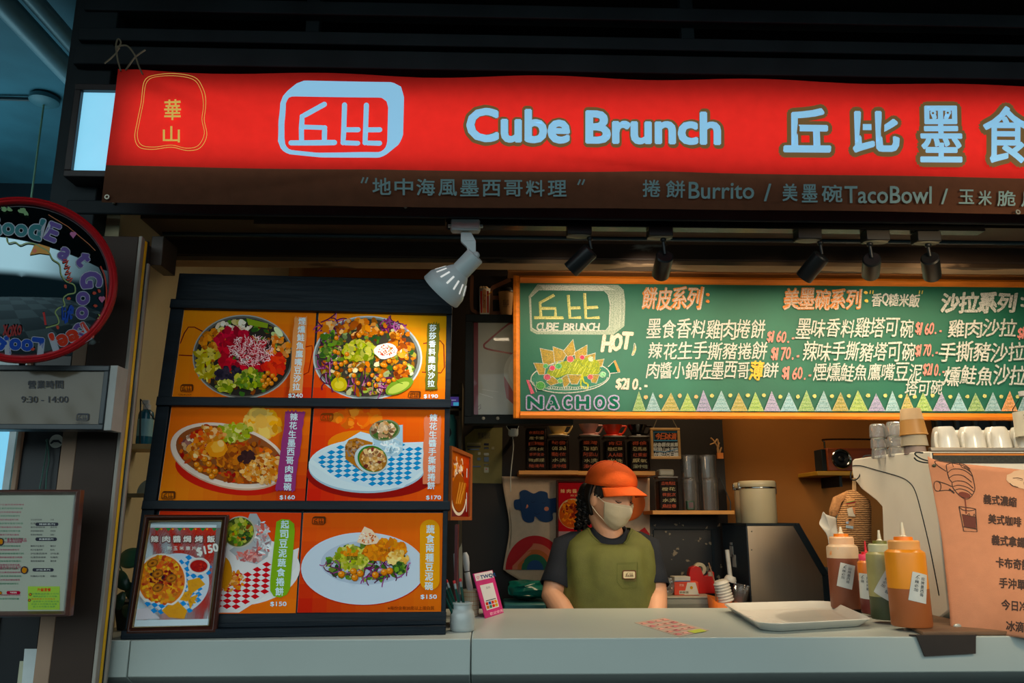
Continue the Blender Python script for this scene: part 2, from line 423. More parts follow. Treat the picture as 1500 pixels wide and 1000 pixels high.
# black fascia over the front, a steel frame with rails
YF = 2.05
fx0, fx1 = xat(91, 150, YF), 3.2
f = MB()
zt = zat(-60, YF)
f.box(fx0, xat(168, 60, YF), YF, YF + 0.5, zat(345, YF, 100), zt)             # end post
for v0, v1, d in ((10, 29, 0.04), (57, 75, 0.05), (86, 112, 0.06)):
    f.box(fx0 + 0.03, fx1, YF - d + 0.03, YF + 0.03, zat(v1, YF), zat(v0, YF))
f.box(fx0 + 0.03, fx1, YF + 0.03, YF + 0.05, zat(304, YF), zat(100, YF))         # box carrying the light box
for u in (455, 1010): f.box(xat(u, 40, YF) - .02, xat(u, 40, YF) + .02, YF + .02, YF + .05, zat(90, YF), zt)
struct(f, 'trim_1', M_black, bevel=0.003)
b = MB()
b.box(fx0, fx1, YF + 0.5, YF + 0.54, 2.16, zt + .3)
b.box(xat(243, 50, YF + .3), xat(300, 50, YF + .3), YF + 0.42, YF + 0.47, zat(85, YF + .42), zat(14, YF + .42))
struct(b, 'wall_upper', M_void)
struct(MB().box(fx0, fx1, YF - .02, YF + 0.5, zt, zt + .04), 'ceiling', M_void)
for _n, _a in enumerate((('left', 245, 298, 84, 15, 2.42), ('second', 303, 350, 84, 20, 2.43), ('long', 620, 1000, 95, 60, 2.44))):
    bb = MB(); bb.box(xat(_a[1], 50, 2.44), xat(_a[2], 50, 2.44), _a[5], _a[5] + .04, zat(_a[3], 2.44), zat(_a[4], 2.44))
    tag(bb.build('plywood_board', mat('dim_plywood', C(74, 66, 54), 0.8, 0, 0.2, 5)), ('left of the two upright dim plywood boards behind the black rails', 'right of the two upright dim plywood boards behind the black rails', 'long low dim board behind the black rails over the shop name')[_n], 'board')

# soffit: black box that carries the lamp track, brown boards, beam with flaking paint
s = MB()
s.box(fx0 + .05, fx1, YF - .006, YF + 0.004, zat(321, YF), zat(301, YF))
struct(s, 'trim_2', M_black, bevel=0.004)
s = MB(); s.box(xat(372, 320, 2.13), xat(652, 320, 2.13), 2.13, 2.16, zat(332, 2.13), zat(310, 2.13))
s.box(fx0 + .1, fx1, 2.24, 2.62, zat(326, 2.24), zat(312, 2.24)); struct(s, 'trim_3', mat('brown_board', C(58, 46, 36), 0.5, 0, 0.2, 5))
s = MB(); YB = 2.42
zb0, zb1 = zat(380, YB), zat(350, YB)
s.box(XL - .02, 4.2, YB, YB + .07, zb0 + .002, 2.3); struct(s, 'trim_4', M_peel, bevel=0.006)
s = MB(); s.box(XL - .02, 4.2, YB + .003, YB + .07, zb0 - .012, zb0 + .002); struct(s, 'trim_5', M_peel2)
cdt = MB(); zc = zat(347.5, 2.36)
cdt.tube([(XL + .02, 2.36, zc), (4.1, 2.36, zc)], 0.0085, 12); cdt.tube([(XL, 2.375, zc + .028), (4.1, 2.375, zc + .028)], 0.011, 12)
tag(cdt.build('conduit_pipe', mat('painted_conduit', C(40, 62, 72), 0.25, 0.3, 0.1)), 'thin glossy conduit pipes running along the beam behind the lamps', 'pipe')

# brown pillar at the left with pale and yellow strips
YP = 2.02
def strip(name, u0, u1, v0, v1, Y, d, m, zlo=0.0):
    pts0, pts1 = at(u0, 700, Y), at(u1, 700, Y)
    q = MB(); q.box(pts0.x, pts1.x, Y, Y + d, zlo, zat(v0, Y, u0)); return struct(q, name, m, bevel=0.002)
strip('wall_pillar', 106, 165.5, 345, 1000, YP, 0.09, M_brownpaint)
strip('trim_6', 165.5, 171, 345, 1000, YP - .005, 0.02, M_pale)
strip('trim_7', 171.5, 177.5, 352, 1000, YP + .02, 0.02, M_yellow)
strip('trim_8', 177.5, 181, 352, 1000, YP + .03, 0.012, M_black)
strip('trim_9', 181, 185.5, 385, 1000, YP + .035, 0.012, M_pale)
strip('trim_10', 84, 106, 345, 1000, YP + .02, 0.06, mat('beige_jamb', C(150, 122, 100), 0.7, 0, 0.12, 6, worn=(C(170, 185, 160), 0.68, 14)))
strip('trim_11', 186, 205, 345, 385, YP + .08, 0.1, mat('brown_board', C(58, 46, 36)), zat(388, YP + .08, 195))
# glazed street door, left of the pillar
M_door = mat('dark_door', C(12, 17, 22), 0.35, 0, 0.3, 4)
strip('door_1', 24, 84, 520, 1000, YP + .10, 0.04, M_door)
strip('trim_12', 17, 24, 520, 1000, YP + .09, 0.05, mat('beige_jamb', C(150, 122, 100)))
w = MB(); p0, p1 = at(-90, 560, 2.5), at(26, 760, 2.5)
w.box(p0.x, p1.x, 2.5, 2.51, 0.0, zat(470, 2.5, 0)); struct(w, 'window_1', mat('daylit_window', C(120, 190, 215), 0.3, emit=(C(120, 196, 228), 0.75)))
w = MB()
for u0, u1 in ((9, 19),): w.box(xat(u0, 670, 2.46), xat(u1, 670, 2.46), 2.46, 2.49, 0, zat(480, 2.46, 10))
w.box(p0.x, p1.x, 2.46, 2.48, zat(600, 2.46, 10), zat(520, 2.46, 10))
struct(w, 'trim_13', mat('white_window_post', C(200, 214, 218), 0.5))

# hall ceiling pipes and pendant cord, top left
M_pipe = mat('pale_pipe', C(128, 158, 168), 0.4, 0, 0.1)
for u, v, z, r, lb in ((45, 47, 2.98, 0.042, 'thick pale pipe under the teal hall ceiling'), (85, 40, 3.02, 0.032, 'thinner pale pipe nearest the black post, under the hall ceiling')):
    c = atz(u, v, z); q = MB(); q.tube([(c.x, 2.0, z), (c.x, 4.3, z)], r, 14); tag(q.build('ceiling_pipe', M_pipe), lb, 'pipe', 'pipes under the hall ceiling')
c = atz(66, 140, 3.15)
t = thing('pendant_cord', 'round ceiling rose with a pale cord hanging behind the red mirror', 'pendant', c)
MB().lathe([(0.0, 0), (0.05, 0), (0.062, -.012), (0.062, -.03), (0.045, -.042), (0, -.045)], TR(c), 24).build('ceiling_rose', mat('teal_rose', C(60, 96, 104), 0.5), t)
MB().tube([c + Vector((0, 0, -.04)), c + Vector((0.002, 0, -.5)), c + Vector((0, 0, -.95))], 0.004, 8).build('cord', mat('pale_cord', C(120, 140, 110), 0.7), t)
q = MB(); q.tube([c + Vector((-.9, 0, -.005)), c + Vector((-.05, 0, -.02))], .009, 8)
tag(q.build('ceiling_conduit', mat('dark_conduit', C(16, 30, 36), 0.5)), 'dark conduit running to the ceiling rose at the top left', 'conduit')

# ================================================================== COUNTER
M_count = mat('white_laminate', C(176, 184, 178), 0.35, 0, 0.04, 3)
YC0 = atz(900, 934, CZ).y; YC1 = atz(900, 890.5, CZ).y
xs = xat(690, 935, YC0); xj = xat(190, 955, YC0)
zlow = zat(975, YC0)
def counter_mb(x0, x1, y0):
    q = MB()
    q.box(x0, x1, y0, YC1, CZ - .085, CZ)
    q.prism([(x0, y0 + .004, CZ - .085), (x0, y0 + .075, CZ - .125), (x0, YC1 - .05, CZ - .125), (x0, YC1 - .05, CZ - .085)], (x1 - x0, 0, 0))
    return q
t = counter_mb(xs + .001, 3.4, YC0).build('service_counter', M_count, bevel=0.003)
tag(t, 'long pale worktop of the open serving counter in front of the worker', 'counter')
t = counter_mb(xj + .001, xs - .001, YC0 - .004).build('display_counter', M_count, bevel=0.003)
tag(t, 'pale worktop section carrying the black menu stand', 'counter')
t = counter_mb(XL + .005, xj - .001, YC0 - .004).build('counter_end_block', M_count, bevel=0.002)
tag(t, 'small pale end block of the counter beside the yellow strip', 'counter')
struct(MB().box(XL, 3.4, YC0 + .12, YC0 + .16, 0, CZ - .125), 'wall_counter_front', M_black)
# ================================================================== BANNER AND LIGHT BOX
YBAN = 1.945
RED, BROWN = C(206, 38, 30), C(92, 58, 40)
bx0 = xat(161, 200, YBAN); bx1 = 2.35
bz1, bz0, bzm = zat(112.5, YBAN), zat(304, YBAN), zat(250.5, YBAN)
def ripple(x, z):
    y = 0.004 * math.sin(3.1 * x + 1.2 * z) + 0.002 * math.sin(9 * x - 14 * z)
    for (x1, z1, x2, z2, w, a) in ((bx0 + .03, bz1, bx0 + .42, bz0 + .19, .02, .010), (bx0 + .05, bz1 - .02, bx0 + .7, bz0 + .14, .02, .007),
                                   (.12, bz0 + .14, .72, bz0 + .07, .014, .006), (.62, bz0 + .17, 1.3, bz0 + .2, .02, .006), (bx0 + .25, bz0 + .02, bx0 + .75, bz0 + .09, .02, .006)):
        dx, dz = x2 - x1, z2 - z1; L_ = math.hypot(dx, dz); t = ((x - x1) * dx + (z - z1) * dz) / L_; d = ((x - x1) * dz - (z - z1) * dx) / L_
        k = max(0, min(1, 1 - abs(t / L_ - .5) * 2)) ** .5
        y -= a * math.exp(-(d / w) ** 2) * k
    return y
def ban(s, t):
    # rows meet exactly at the seam between red and brown
    z = bz0 + (bzm - bz0) * t / .3 if t <= .3 else bzm + (bz1 - bzm) * (t - .3) / .7
    x = bx0 + (bx1 - bx0) * s
    edge = 0.004 * math.sin(11 * x) * max(0, t - .8) / .2
    return Vector((x, YBAN + ripple(x, z), z + edge))
M_red = mat('red_cloth', RED, 0.75, 0, 0.05, 30, bump=0.25, bscale=900, translucent=0.42, spec=0.2)
M_brn = mat('brown_cloth', BROWN, 0.8, 0, 0.08, 30, bump=0.25, bscale=900, translucent=0.35, spec=0.2)
ban_t = thing('shop_banner', 'long red and brown cloth banner with pale shop lettering across the front', 'banner', (bx0, YBAN, bz0))
MB().grid(ban, 220, 40, lambda s, t: 0 if t > .3 else 1).build('cloth', [M_red, M_brn], ban_t, angle=180)
def ban_fn(a, b, h):
    p = at(a, b, YBAN); return Vector((p.x, p.y + ripple(p.x, p.z) - h - .0075, p.z))
A = Art(ban_fn, 0.0002, 1e-4)
PALE, OUT, GOLD, GREY = C(150, 205, 238), C(112, 84, 46), C(214, 176, 84), C(120, 150, 152)
B = Art(ban_fn, 0.0001, 1e-4)               # unlit print
# seal at the left end
seal = [(640, 370), (700, 335), (780, 328), (860, 345), (895, 390), (917, 460), (903, 530), (914, 600), (885, 655), (830, 668), (760, 654), (680, 664), (620, 655), (600, 610), (610, 540), (625, 460)]
o_ = loop_pts([(x / 3.003, y / 3.003) for x, y in seal], 5)
A.line(o_, 0.9, GOLD, True); A.line([(253 + (x - 253) * .93, 166 + (y - 166) * .94) for x, y in o_], 0.8, GOLD, True)
A.fit('華', 242, 148, 267, 178.5, GOLD, .02); A.fit('山', 240.5, 187, 265.5, 211, GOLD, .02)
M_lit = ink('backlit_print', 0.7, emit=0.62)  # glow put into the ink in place of light passing through the cloth
A.build('gold_seal', M_lit, ban_t, label='gold outlined seal with two gold characters'); A = Art(ban_fn, 0.0002, 1e-4)
# cube logo
def resample(pts, n):
    d = [0]
    for p, q in zip(pts, pts[1:] + pts[:1]): d.append(d[-1] + math.hypot(q[0] - p[0], q[1] - p[1]))
    out = []; pp = pts + pts[:1]; j = 0
    for i in range(n):
        t = d[-1] * i / n
        while d[j + 1] < t: j += 1
        k = (t - d[j]) / (d[j + 1] - d[j]); out.append((pp[j][0] + (pp[j + 1][0] - pp[j][0]) * k, pp[j][1] + (pp[j + 1][1] - pp[j][1]) * k))
    return out
L_OUT = [(130, 470), (145, 250), (160, 210), (185, 180), (240, 135), (285, 118), (800, 124), (850, 150), (868, 210), (863, 440), (840, 490), (760, 555), (720, 570), (380, 565), (190, 545), (150, 520)]
L_IN = [(168, 450), (178, 250), (190, 222), (198, 215), (208, 212), (220, 210), (735, 214), (765, 235), (775, 270), (770, 480), (762, 505), (745, 527), (720, 537), (360, 537), (200, 520), (174, 495)]
L_STROKES = [[(402, 254), (272, 326), (268, 478)], [(276, 391), (404, 391), (404, 478)], [(207, 480), (463, 482)],
             [(520, 258), (513, 484), (598, 486)], [(520, 404), (600, 404)], [(648, 260), (641, 484), (726, 486)], [(648, 406), (727, 406)]]
def logo(art, fx, fy, sc, col, wide=30, fill=True, strokes=True):
    """cube mark: outer outline, window and the two characters drawn as strokes; fx, fy, sc place it"""
    T_ = lambda p: (fx + p[0] * sc, fy + p[1] * sc)
    if fill:
        o = resample([T_(p) for p in L_OUT], 96); i = resample([T_(p) for p in L_IN], 96); n = 96
        art.raw(o + i, [(k, (k + 1) % n, n + (k + 1) % n, n + k) for k in range(n)], col)
    if strokes:
        for st in L_STROKES:
            art.line([tuple(a + (b - a) * k / 6 for a, b in zip(T_(p), T_(q))) for p, q in zip(st, st[1:]) for k in range(6)] + [T_(st[-1])], wide * sc, col)
            for p in st: art.ell(*T_(p), wide * sc / 2, wide * sc / 2, col, n=12)
logo(A, 375, 90, .25, PALE)
A.build('cube_logo', M_lit, ban_t, label='pale blue cube logo lit from behind'); A = Art(ban_fn, 0.0002, 1e-4)
# shop name
A.fit('Cube Brunch', 678.5, 155, 1059, 215, OUT, .085, db=7); A.h += .0015; A.fit('Cube Brunch', 683, 160, 1054, 210, PALE, .05, db=7)
for ch, x0, x1, y0, y1 in (('丘', 1144, 1214, 162, 227), ('比', 1245, 1314, 165, 227), ('墨', 1344, 1406, 157, 241), ('食', 1436, 1505, 158, 241), ('堂', 1530, 1598, 160, 243)):
    A.fit(ch, x0 - 6.5, y0 - 6.5, x1 + 6.5, y1 + 6.5, OUT, .10); A.h += .0015; A.fit(ch, x0, y0, x1, y1, PALE, .018 if ch in '墨食堂' else .036); A.h -= .0015
for x in (1364, 1385): 
    A.h += .0016; A.ell(x, 168, 4.4, 4.4, PALE); A.ell(x - .5, 168.5, 1.6, 1.6, OUT)
# lower line
for i, ch in enumerate('地中海風墨西哥料理'): B.fit(ch, 546 + 32 * i, 262 + .45 * i, 573.5 + 32 * i, 286.5 + .42 * i, GREY, .022)
for x, y in ((530, 262), (536, 262), (846, 265), (852, 265)): B.line([(x, y + 8), (x + 3.5, y)], 2.4, GREY)
B.build('slogan', ink('cloth_print', 0.75), ban_t, label='grey quoted slogan line'); B = Art(ban_fn, 0.0001, 1e-4)
for tx, x0, x1, y0, y1 in (('捲', 940, 966, 266, 291), ('餅', 974, 1002, 267, 292), ('Burrito', 1007, 1103, 269, 293.5), ('/', 1117, 1128, 271, 297), ('美', 1144, 1166, 271, 297), ('墨', 1172, 1195, 272, 299),
                           ('碗', 1201, 1231, 273, 299), ('TacoBowl', 1234, 1362, 275, 300.5), ('/', 1376, 1386, 278, 301), ('玉', 1402, 1425, 279, 300), ('米', 1431, 1451, 280, 302), ('脆', 1459, 1486, 280, 303), ('片', 1494, 1518, 281, 304)):
    B.fit(tx, x0, y0, x1, y1, GREY, .018)
A.build('shop_name', M_lit, ban_t, label='pale blue outlined shop name lit from behind')
B.build('dish_list', ink('cloth_print', 0.75), ban_t)
for u, v in ((157.5, 289), (1490, 311)):
    p = at(u, v, YBAN - .006); MB().lathe([(0.0034, 0), (0.0064, 0.0005), (0.0074, 0.0022), (0.0064, 0.004), (0.0034, 0.004)], aim(p, (0, -1, 0)), 20).build('grommet', mat('zinc_ring', C(150, 145, 130), 0.35, 0.9), ban_t)
# screws below the banner
for u, v, lb in ((594, 303, 'small round screw head under the middle of the banner'), (167, 297, 'small round screw head beside the banner corner grommet')):
    p = at(u, v, YF - .012); q = MB(); q.ball(p, (.005, .005, .005), 12, 8); q.tube([p, p + Vector((0, .014, 0))], .003, 8)
    tag(q.build('screw', mat('zinc_ring')), lb, 'screw')
# twine tying the corner
tw = MB(); Z_ = lambda pts, Y=YBAN - .004: [tuple(at(u, v, Y)) for u, v in pts]
tw.tube(loop_pts(Z_([(177, 104), (172, 85), (170, 66), (173, 57), (177, 62), (173, 72), (168, 80), (153, 93)]), 6, False), .0022, 7)
tw.tube(loop_pts(Z_([(172, 68), (186, 67), (197, 80), (203, 96), (209, 109)], YBAN - .008), 6, False), .0022, 7)
tw.tube(loop_pts(Z_([(184, 103), (196, 86), (204, 79), (213, 73)], YBAN - .002), 6, False), .0022, 7)
tw.ball(at(173, 70, YBAN - .006), .005, 10, 8)
tag(tw.build('twine_bow', mat('jute_twine', C(122, 110, 88), 0.9)), 'frayed twine knot tying the left corner of the red banner to the rail', 'twine')
# light box behind the banner
t = thing('sign_light_box', 'lit white sign box showing past the left end of the red banner', 'light box', at(112, 262, YF))
lz0, lz1 = zat(253, 2.0, 165), zat(136, 2.0, 165); lx0, lx1 = xat(115, 195, 2.0), 2.3
MB().box(lx0, lx1, 2.0, 2.006, lz0, lz1).build('lit_panel', mat('sign_diffuser', C(150, 200, 215), 0.5, emit=(C(128, 200, 230), 0.95)), t)
q = MB()
gz = .018
q.box(lx0 - gz, lx1, 1.985, YF + .028, lz0 - gz, lz0); q.box(lx0 - gz, lx1, 1.985, YF + .028, lz1, lz1 + gz); q.box(lx0 - gz, lx0, 1.985, YF + .028, lz0, lz1)
q.build('bezel', mat('dark_bronze', C(40, 32, 32), 0.4), t, bevel=.002)
light('sign_tube', 'AREA', ((bx0 + .03 + 2.2) / 2, 1.995, (lz0 + lz1) / 2), 5.2, (1.0, 0.86, 0.80), ((bx0 + .03 + 2.2) / 2, 0, (lz0 + lz1) / 2), shape='RECTANGLE', size=2.2 - bx0 - .03, size_y=(lz1 - lz0) * .9)
# ================================================================== MENU STAND WITH SIX FOOD POSTERS
SA, SB = atz(177, 937, CZ), atz(653, 929.5, CZ); SA.y = max(SA.y, YC0 + .004)
e1 = (SB - SA); e1.z = 0; e1.normalize(); nb = Vector((-e1.y, e1.x, 0)); LEAN = R(6.8)
e2 = Vector((0, 0, 1)) * math.cos(LEAN) + nb * math.sin(LEAN); nk = nb * math.cos(LEAN) - Vector((0, 0, 1)) * math.sin(LEAN)
SO = SA + nb * 0.04
SM = frame(SO, e1, nk, e2); SMI = SM.inverted()
def sp(u, v): q = SMI @ atp(u, v, SO, nk); return q.x, q.z
stand = thing('menu_stand', 'tall black wooden stand on the counter holding six food posters', 'menu stand', SO, M=SM)
M_blk = mat('black_stained_wood', C(13, 25, 34), 0.5, 0, 0.3, 14, bump=0.35, bscale=26, stretch=(0.35, 3, 3), spec=0.25)
def slab(name, pts, y0, y1, m, parent, bev=.0015):
    return MB(SM).prism([(a, y0, b) for a, b in pts], (0, y1 - y0, 0)).build(name, m, parent, bevel=bev)
wbot = sp(653, 918)[0] - sp(186, 930)[0]
q4 = lambda *p: [sp(u, v) for u, v in p]
slab('header_board', q4((262, 399), (660, 409), (661, 452), (255, 446)), .004, .016, M_blk, stand)
slab('back_board', q4((256, 450), (660, 455), (653, 915), (190, 925)), .008, .016, M_blk, stand)
for nm, p in (('rail', ((253, 441), (662, 451), (662, 463), (251, 454))), ('rail', ((233, 583), (661, 587), (660, 599.5), (231, 596))),
              ('rail', ((212.5, 734), (659, 735), (659, 748), (210, 747))), ('rail', ((190, 900), (653.5, 895.5), (653, 918), (186, 926)))):
    slab(nm, q4(*p), -.020, .010, M_blk, stand)
slab('upright', q4((251, 452), (270, 452), (206, 905), (187, 905)), -.010, .009, M_blk, stand)
slab('upright', q4((654, 462), (662, 462), (653, 900), (646, 900)), -.010, .009, M_blk, stand)
slab('divider', q4((462.6, 456), (467, 456), (434.6, 900), (432, 900)), -.002, .008, M_blk, stand, 0)
# base plank lying on the counter
q = MB(frame(SA, e1, nb, Vector((0, 0, 1)))); L_ = (SB - SA).length
q.box(-.002, L_, -.0, .115, 0.0005, .022); q.box(-.002 + .02, L_, .02, .10, .022, .034)
q.build('base_plank', M_blk, stand, bevel=.002)
spf = lambda a, b, h: atp(a, b, SO + nk * (-.003), nk) - nk * h
WHITE = C(214, 232, 240)
M_print = ink('poster_print', 0.55, spec=0.06, sat=1.12, val=1.22)
M_foam = mat('poster_board', C(190, 180, 165), 0.6)
def mixc(a, b, t): return tuple(x + (y - x) * t for x, y in zip(a, b))
def ground(art, q, c4, nx=10, ny=7):
    """printed backdrop: colours blended from the corners tl, tr, br, bl"""
    P = lambda s, t: tuple((q[0][k] * (1 - s) + q[1][k] * s) * (1 - t) + (q[3][k] * (1 - s) + q[2][k] * s) * t for k in (0, 1))
    for j in range(ny):
        for i in range(nx):
            s, t = (i + .5) / nx, (j + .5) / ny
            col = mixc(mixc(c4[0], c4[1], s), mixc(c4[3], c4[2], s), t)
            art.poly([P(i / nx, j / ny), P((i + 1) / nx, j / ny), P((i + 1) / nx, (j + 1) / ny), P(i / nx, (j + 1) / ny)], col, 1e-9)
def scatter(art, cx, cy, rx, ry, n, size, pal, rot=0, asp=.7, jit=.25, edge=1.0, side=8):
    for _ in range(n):
        t, r_ = rnd.uniform(0, 2 * PI), math.sqrt(rnd.uniform(0, 1)) * edge
        x, y = rx * r_ * math.cos(t), ry * r_ * math.sin(t); c_, s_ = math.cos(R(rot)), math.sin(R(rot))
        s = size * rnd.uniform(.6, 1.4); c = mixc(rnd.choice(pal), rnd.choice(pal), rnd.uniform(0, .6)); k = rnd.uniform(.75, 1.2)
        art.ell(cx + x * c_ - y * s_, cy + x * s_ + y * c_, s, s * asp * rnd.uniform(.7, 1.3), tuple(min(1, q * k) for q in c), rnd.uniform(0, 180), side, jit, 4e-6)
def threads(art, cx, cy, rx, ry, n, ln, w, pal):
    for _ in range(n):
        t, r_ = rnd.uniform(0, 2 * PI), math.sqrt(rnd.uniform(0, 1)); x, y = cx + rx * r_ * math.cos(t), cy + ry * r_ * math.sin(t)
        an = rnd.uniform(0, 2 * PI); l = ln * rnd.uniform(.5, 1.3); b = rnd.uniform(-.5, .5)
        art.line([(x + l * (k / 5 - .5) * math.cos(an + b * k / 2), y + l * (k / 5 - .5) * math.sin(an + b * k / 2)) for k in range(6)], w, rnd.choice(pal), step=4e-6)
def balls(art, pts, r, col, hi):
    for x, y in pts:
        art.ell(x, y, r, r, tuple(c * .55 for c in col), step=5e-6, n=14); art.ell(x - r * .1, y - r * .15, r * .85, r * .8, col, step=5e-6, n=14); art.ell(x - r * .3, y - r * .35, r * .35, r * .28, hi, step=5e-6, n=8)
def vtext(art, t, u0, v0, u1, v1, size, col, off=.03):
    """upright column of characters, first centred at (u0, v0), last at (u1, v1)"""
    n = len(t)
    for i, ch in enumerate(t):
        k = i / (n - 1); x, y = u0 + (u1 - u0) * k, v0 + (v1 - v0) * k
        art.fit(ch, x - size / 2, y - size / 2, x + size / 2, y + size / 2, col, off, 2)
def brush(art, u0, v0, u1, v1, w, col):
    """ragged brush band from the top centre to the bottom centre"""
    n = 14; l = []; r = []
    for i in range(n):
        k = i / (n - 1); x, y = u0 + (u1 - u0) * k, v0 + (v1 - v0) * k
        l.append((x - w / 2 + rnd.uniform(-.8, .8), y + rnd.uniform(-1, 1))); r.append((x + w / 2 + rnd.uniform(-.8, .8), y + rnd.uniform(-1, 1)))
    for i in range(4):
        pass
    art.raw(l + r, [(i, i + 1, n + i + 1, n + i) for i in range(n - 1)], col)
    for i in range(5):
        x = u0 - w / 2 + w * (i + .5) / 5; art.poly([(x - w / 11, v0 + 1), (x + w / 11, v0 + 1), (x + 1, v0 - rnd.uniform(1, 4))], col)
        x = u1 - w / 2 + w * (i + .5) / 5; art.poly([(x - w / 11, v1 - 1), (x + w / 11, v1 - 1), (x - 1, v1 + rnd.uniform(1, 4))], col)
def checker(art, poly, o, a, b, na, nb_, col):
    """printed checks inside a convex outline; o, a, b set the slanted grid"""
    def inside(p):
        s = None
        for k in range(len(poly)):
            x1, y1 = poly[k]; x2, y2 = poly[(k + 1) % len(poly)]; c = (x2 - x1) * (p[1] - y1) - (y2 - y1) * (p[0] - x1)
            if s is None: s = c > 0
            elif (c > 0) != s: return False
        return True
    for i in range(na):
        for j in range(nb_):
            if (i + j) % 2: continue
            P = lambda i, j: (o[0] + a[0] * i + b[0] * j, o[1] + a[1] * i + b[1] * j)
            qd = [P(i, j), P(i + 1, j), P(i + 1, j + 1), P(i, j + 1)]
            if all(inside(p) for p in qd): art.poly(qd, col, 2e-6)
ORA, ORD, REDP, YEL = C(238, 128, 22), C(238, 84, 20), C(206, 30, 24), C(240, 160, 30)
GUAC = [C(160, 170, 50), C(196, 190, 80), C(120, 140, 40), C(210, 200, 110)]
MEAT = [C(150, 74, 40), C(190, 100, 50), C(110, 52, 30), C(214, 130, 70)]
LEAF = [C(60, 100, 40), C(96, 140, 50), C(40, 70, 34), C(150, 170, 80)]
PURP = [C(110, 40, 90), C(150, 70, 130), C(80, 26, 66), C(190, 120, 170)]
RICE = [C(230, 150, 80), C(240, 180, 110), C(210, 110, 50), C(245, 205, 150)]
PEA, PEAH = C(226, 134, 52), C(250, 190, 120)
SALS = [C(200, 40, 30), C(230, 90, 40), C(170, 24, 24), C(240, 130, 60)]
CREAM = [C(245, 225, 205), C(250, 240, 225), C(230, 190, 170)]
DK = C(90, 52, 30)
def poster(corners, label, draw):
    pts = [sp(u, v) for u, v in corners]
    L0 = SM @ Vector((sum(p[0] for p in pts) / 4, -.001, min(p[1] for p in pts)))
    t = thing('food_poster', label, 'poster', L0, 'food posters on the black menu stand', M=frame(L0, e1, nk, e2))
    MB(SM).prism([(a, -.0028, b) for a, b in pts], (0, .010, 0)).build('backing_board', M_foam, t)
    art = Art(spf, 0.0003, 2e-5); draw(art, corners); art.build('print', M_print, t); return t
def p1(a, q):
    ground(a, q, (C(232, 140, 24), C(230, 120, 30), REDP, C(240, 128, 20)))
    a.line([(264, 503), (270, 488), (276, 479), (285, 479), (300, 487)], 1.6, C(110, 24, 30)); a.line([(262, 520), (284, 521)], 1.6, C(110, 24, 30))
    a.line([(448, 508), (457, 506), (458, 515), (452, 545), (444, 549)], 1.4, C(130, 30, 30))
    a.ell(356, 522.5, 74, 61.5, C(168, 168, 160), n=48); a.ell(356, 522.5, 72.3, 59.7, C(96, 92, 86), n=48); a.ell(356.5, 523, 69.5, 57, C(44, 38, 32), n=48)
    scatter(a, 356, 523, 67, 55, 150, 4, LEAF + MEAT); scatter(a, 308, 532, 22, 26, 70, 6, [C(200, 180, 70), C(225, 205, 110), C(170, 150, 50)], asp=.45)
    scatter(a, 314, 498, 20, 14, 60, 4, [C(214, 130, 60), C(232, 160, 90), C(180, 96, 40)]); scatter(a, 344, 480, 26, 10, 40, 4, CREAM + [C(220, 200, 120)])
    a.poly([(361, 466), (393, 474), (392, 481), (364, 476)], C(140, 160, 60)); a.ell(404, 492, 8, 4, C(190, 205, 140), 40); a.ell(408, 486, 9, 4, C(226, 236, 190), 48)
    scatter(a, 340, 495, 26, 14, 60, 5, [C(190, 30, 50), C(220, 60, 80), C(150, 20, 40)]); scatter(a, 408, 512, 16, 22, 60, 4, [C(235, 150, 70), C(240, 190, 130), C(220, 110, 50)])
    scatter(a, 360, 522, 40, 26, 130, 6, [C(190, 30, 44), C(214, 60, 70), C(150, 20, 36)]); scatter(a, 402, 533, 14, 16, 40, 6, [C(220, 50, 40), C(235, 80, 60)])
    threads(a, 368, 514, 34, 22, 330, 6, .7, [C(250, 225, 225), C(245, 190, 195), C(235, 160, 165), C(255, 245, 240)])
    scatter(a, 336, 550, 20, 12, 60, 4, [C(36, 30, 46), C(60, 50, 66), C(26, 24, 34)]); scatter(a, 366, 556, 20, 15, 110, 4, LEAF + GUAC); scatter(a, 332, 566, 12, 8, 40, 4, GUAC)
    balls(a, [(388, 552), (394, 557), (400, 551), (391, 563), (398, 562), (385, 558), (404, 556), (393, 547), (388, 566)], 3.6, PEA, PEAH)
    brush(a, 441, 466, 433.5, 576, 19, C(224, 158, 110)); vtext(a, '煙燻鮭魚鷹嘴豆沙拉', 443, 471, 434.5, 567, 11, WHITE); a.fit('$240', 422.7, 576.8, 444, 584, WHITE, .04)
    logo(a, 261.5, 560, .026, DK, 34); a.fit('CUBE BRUNCH', 262, 577.5, 281, 579.5, DK)
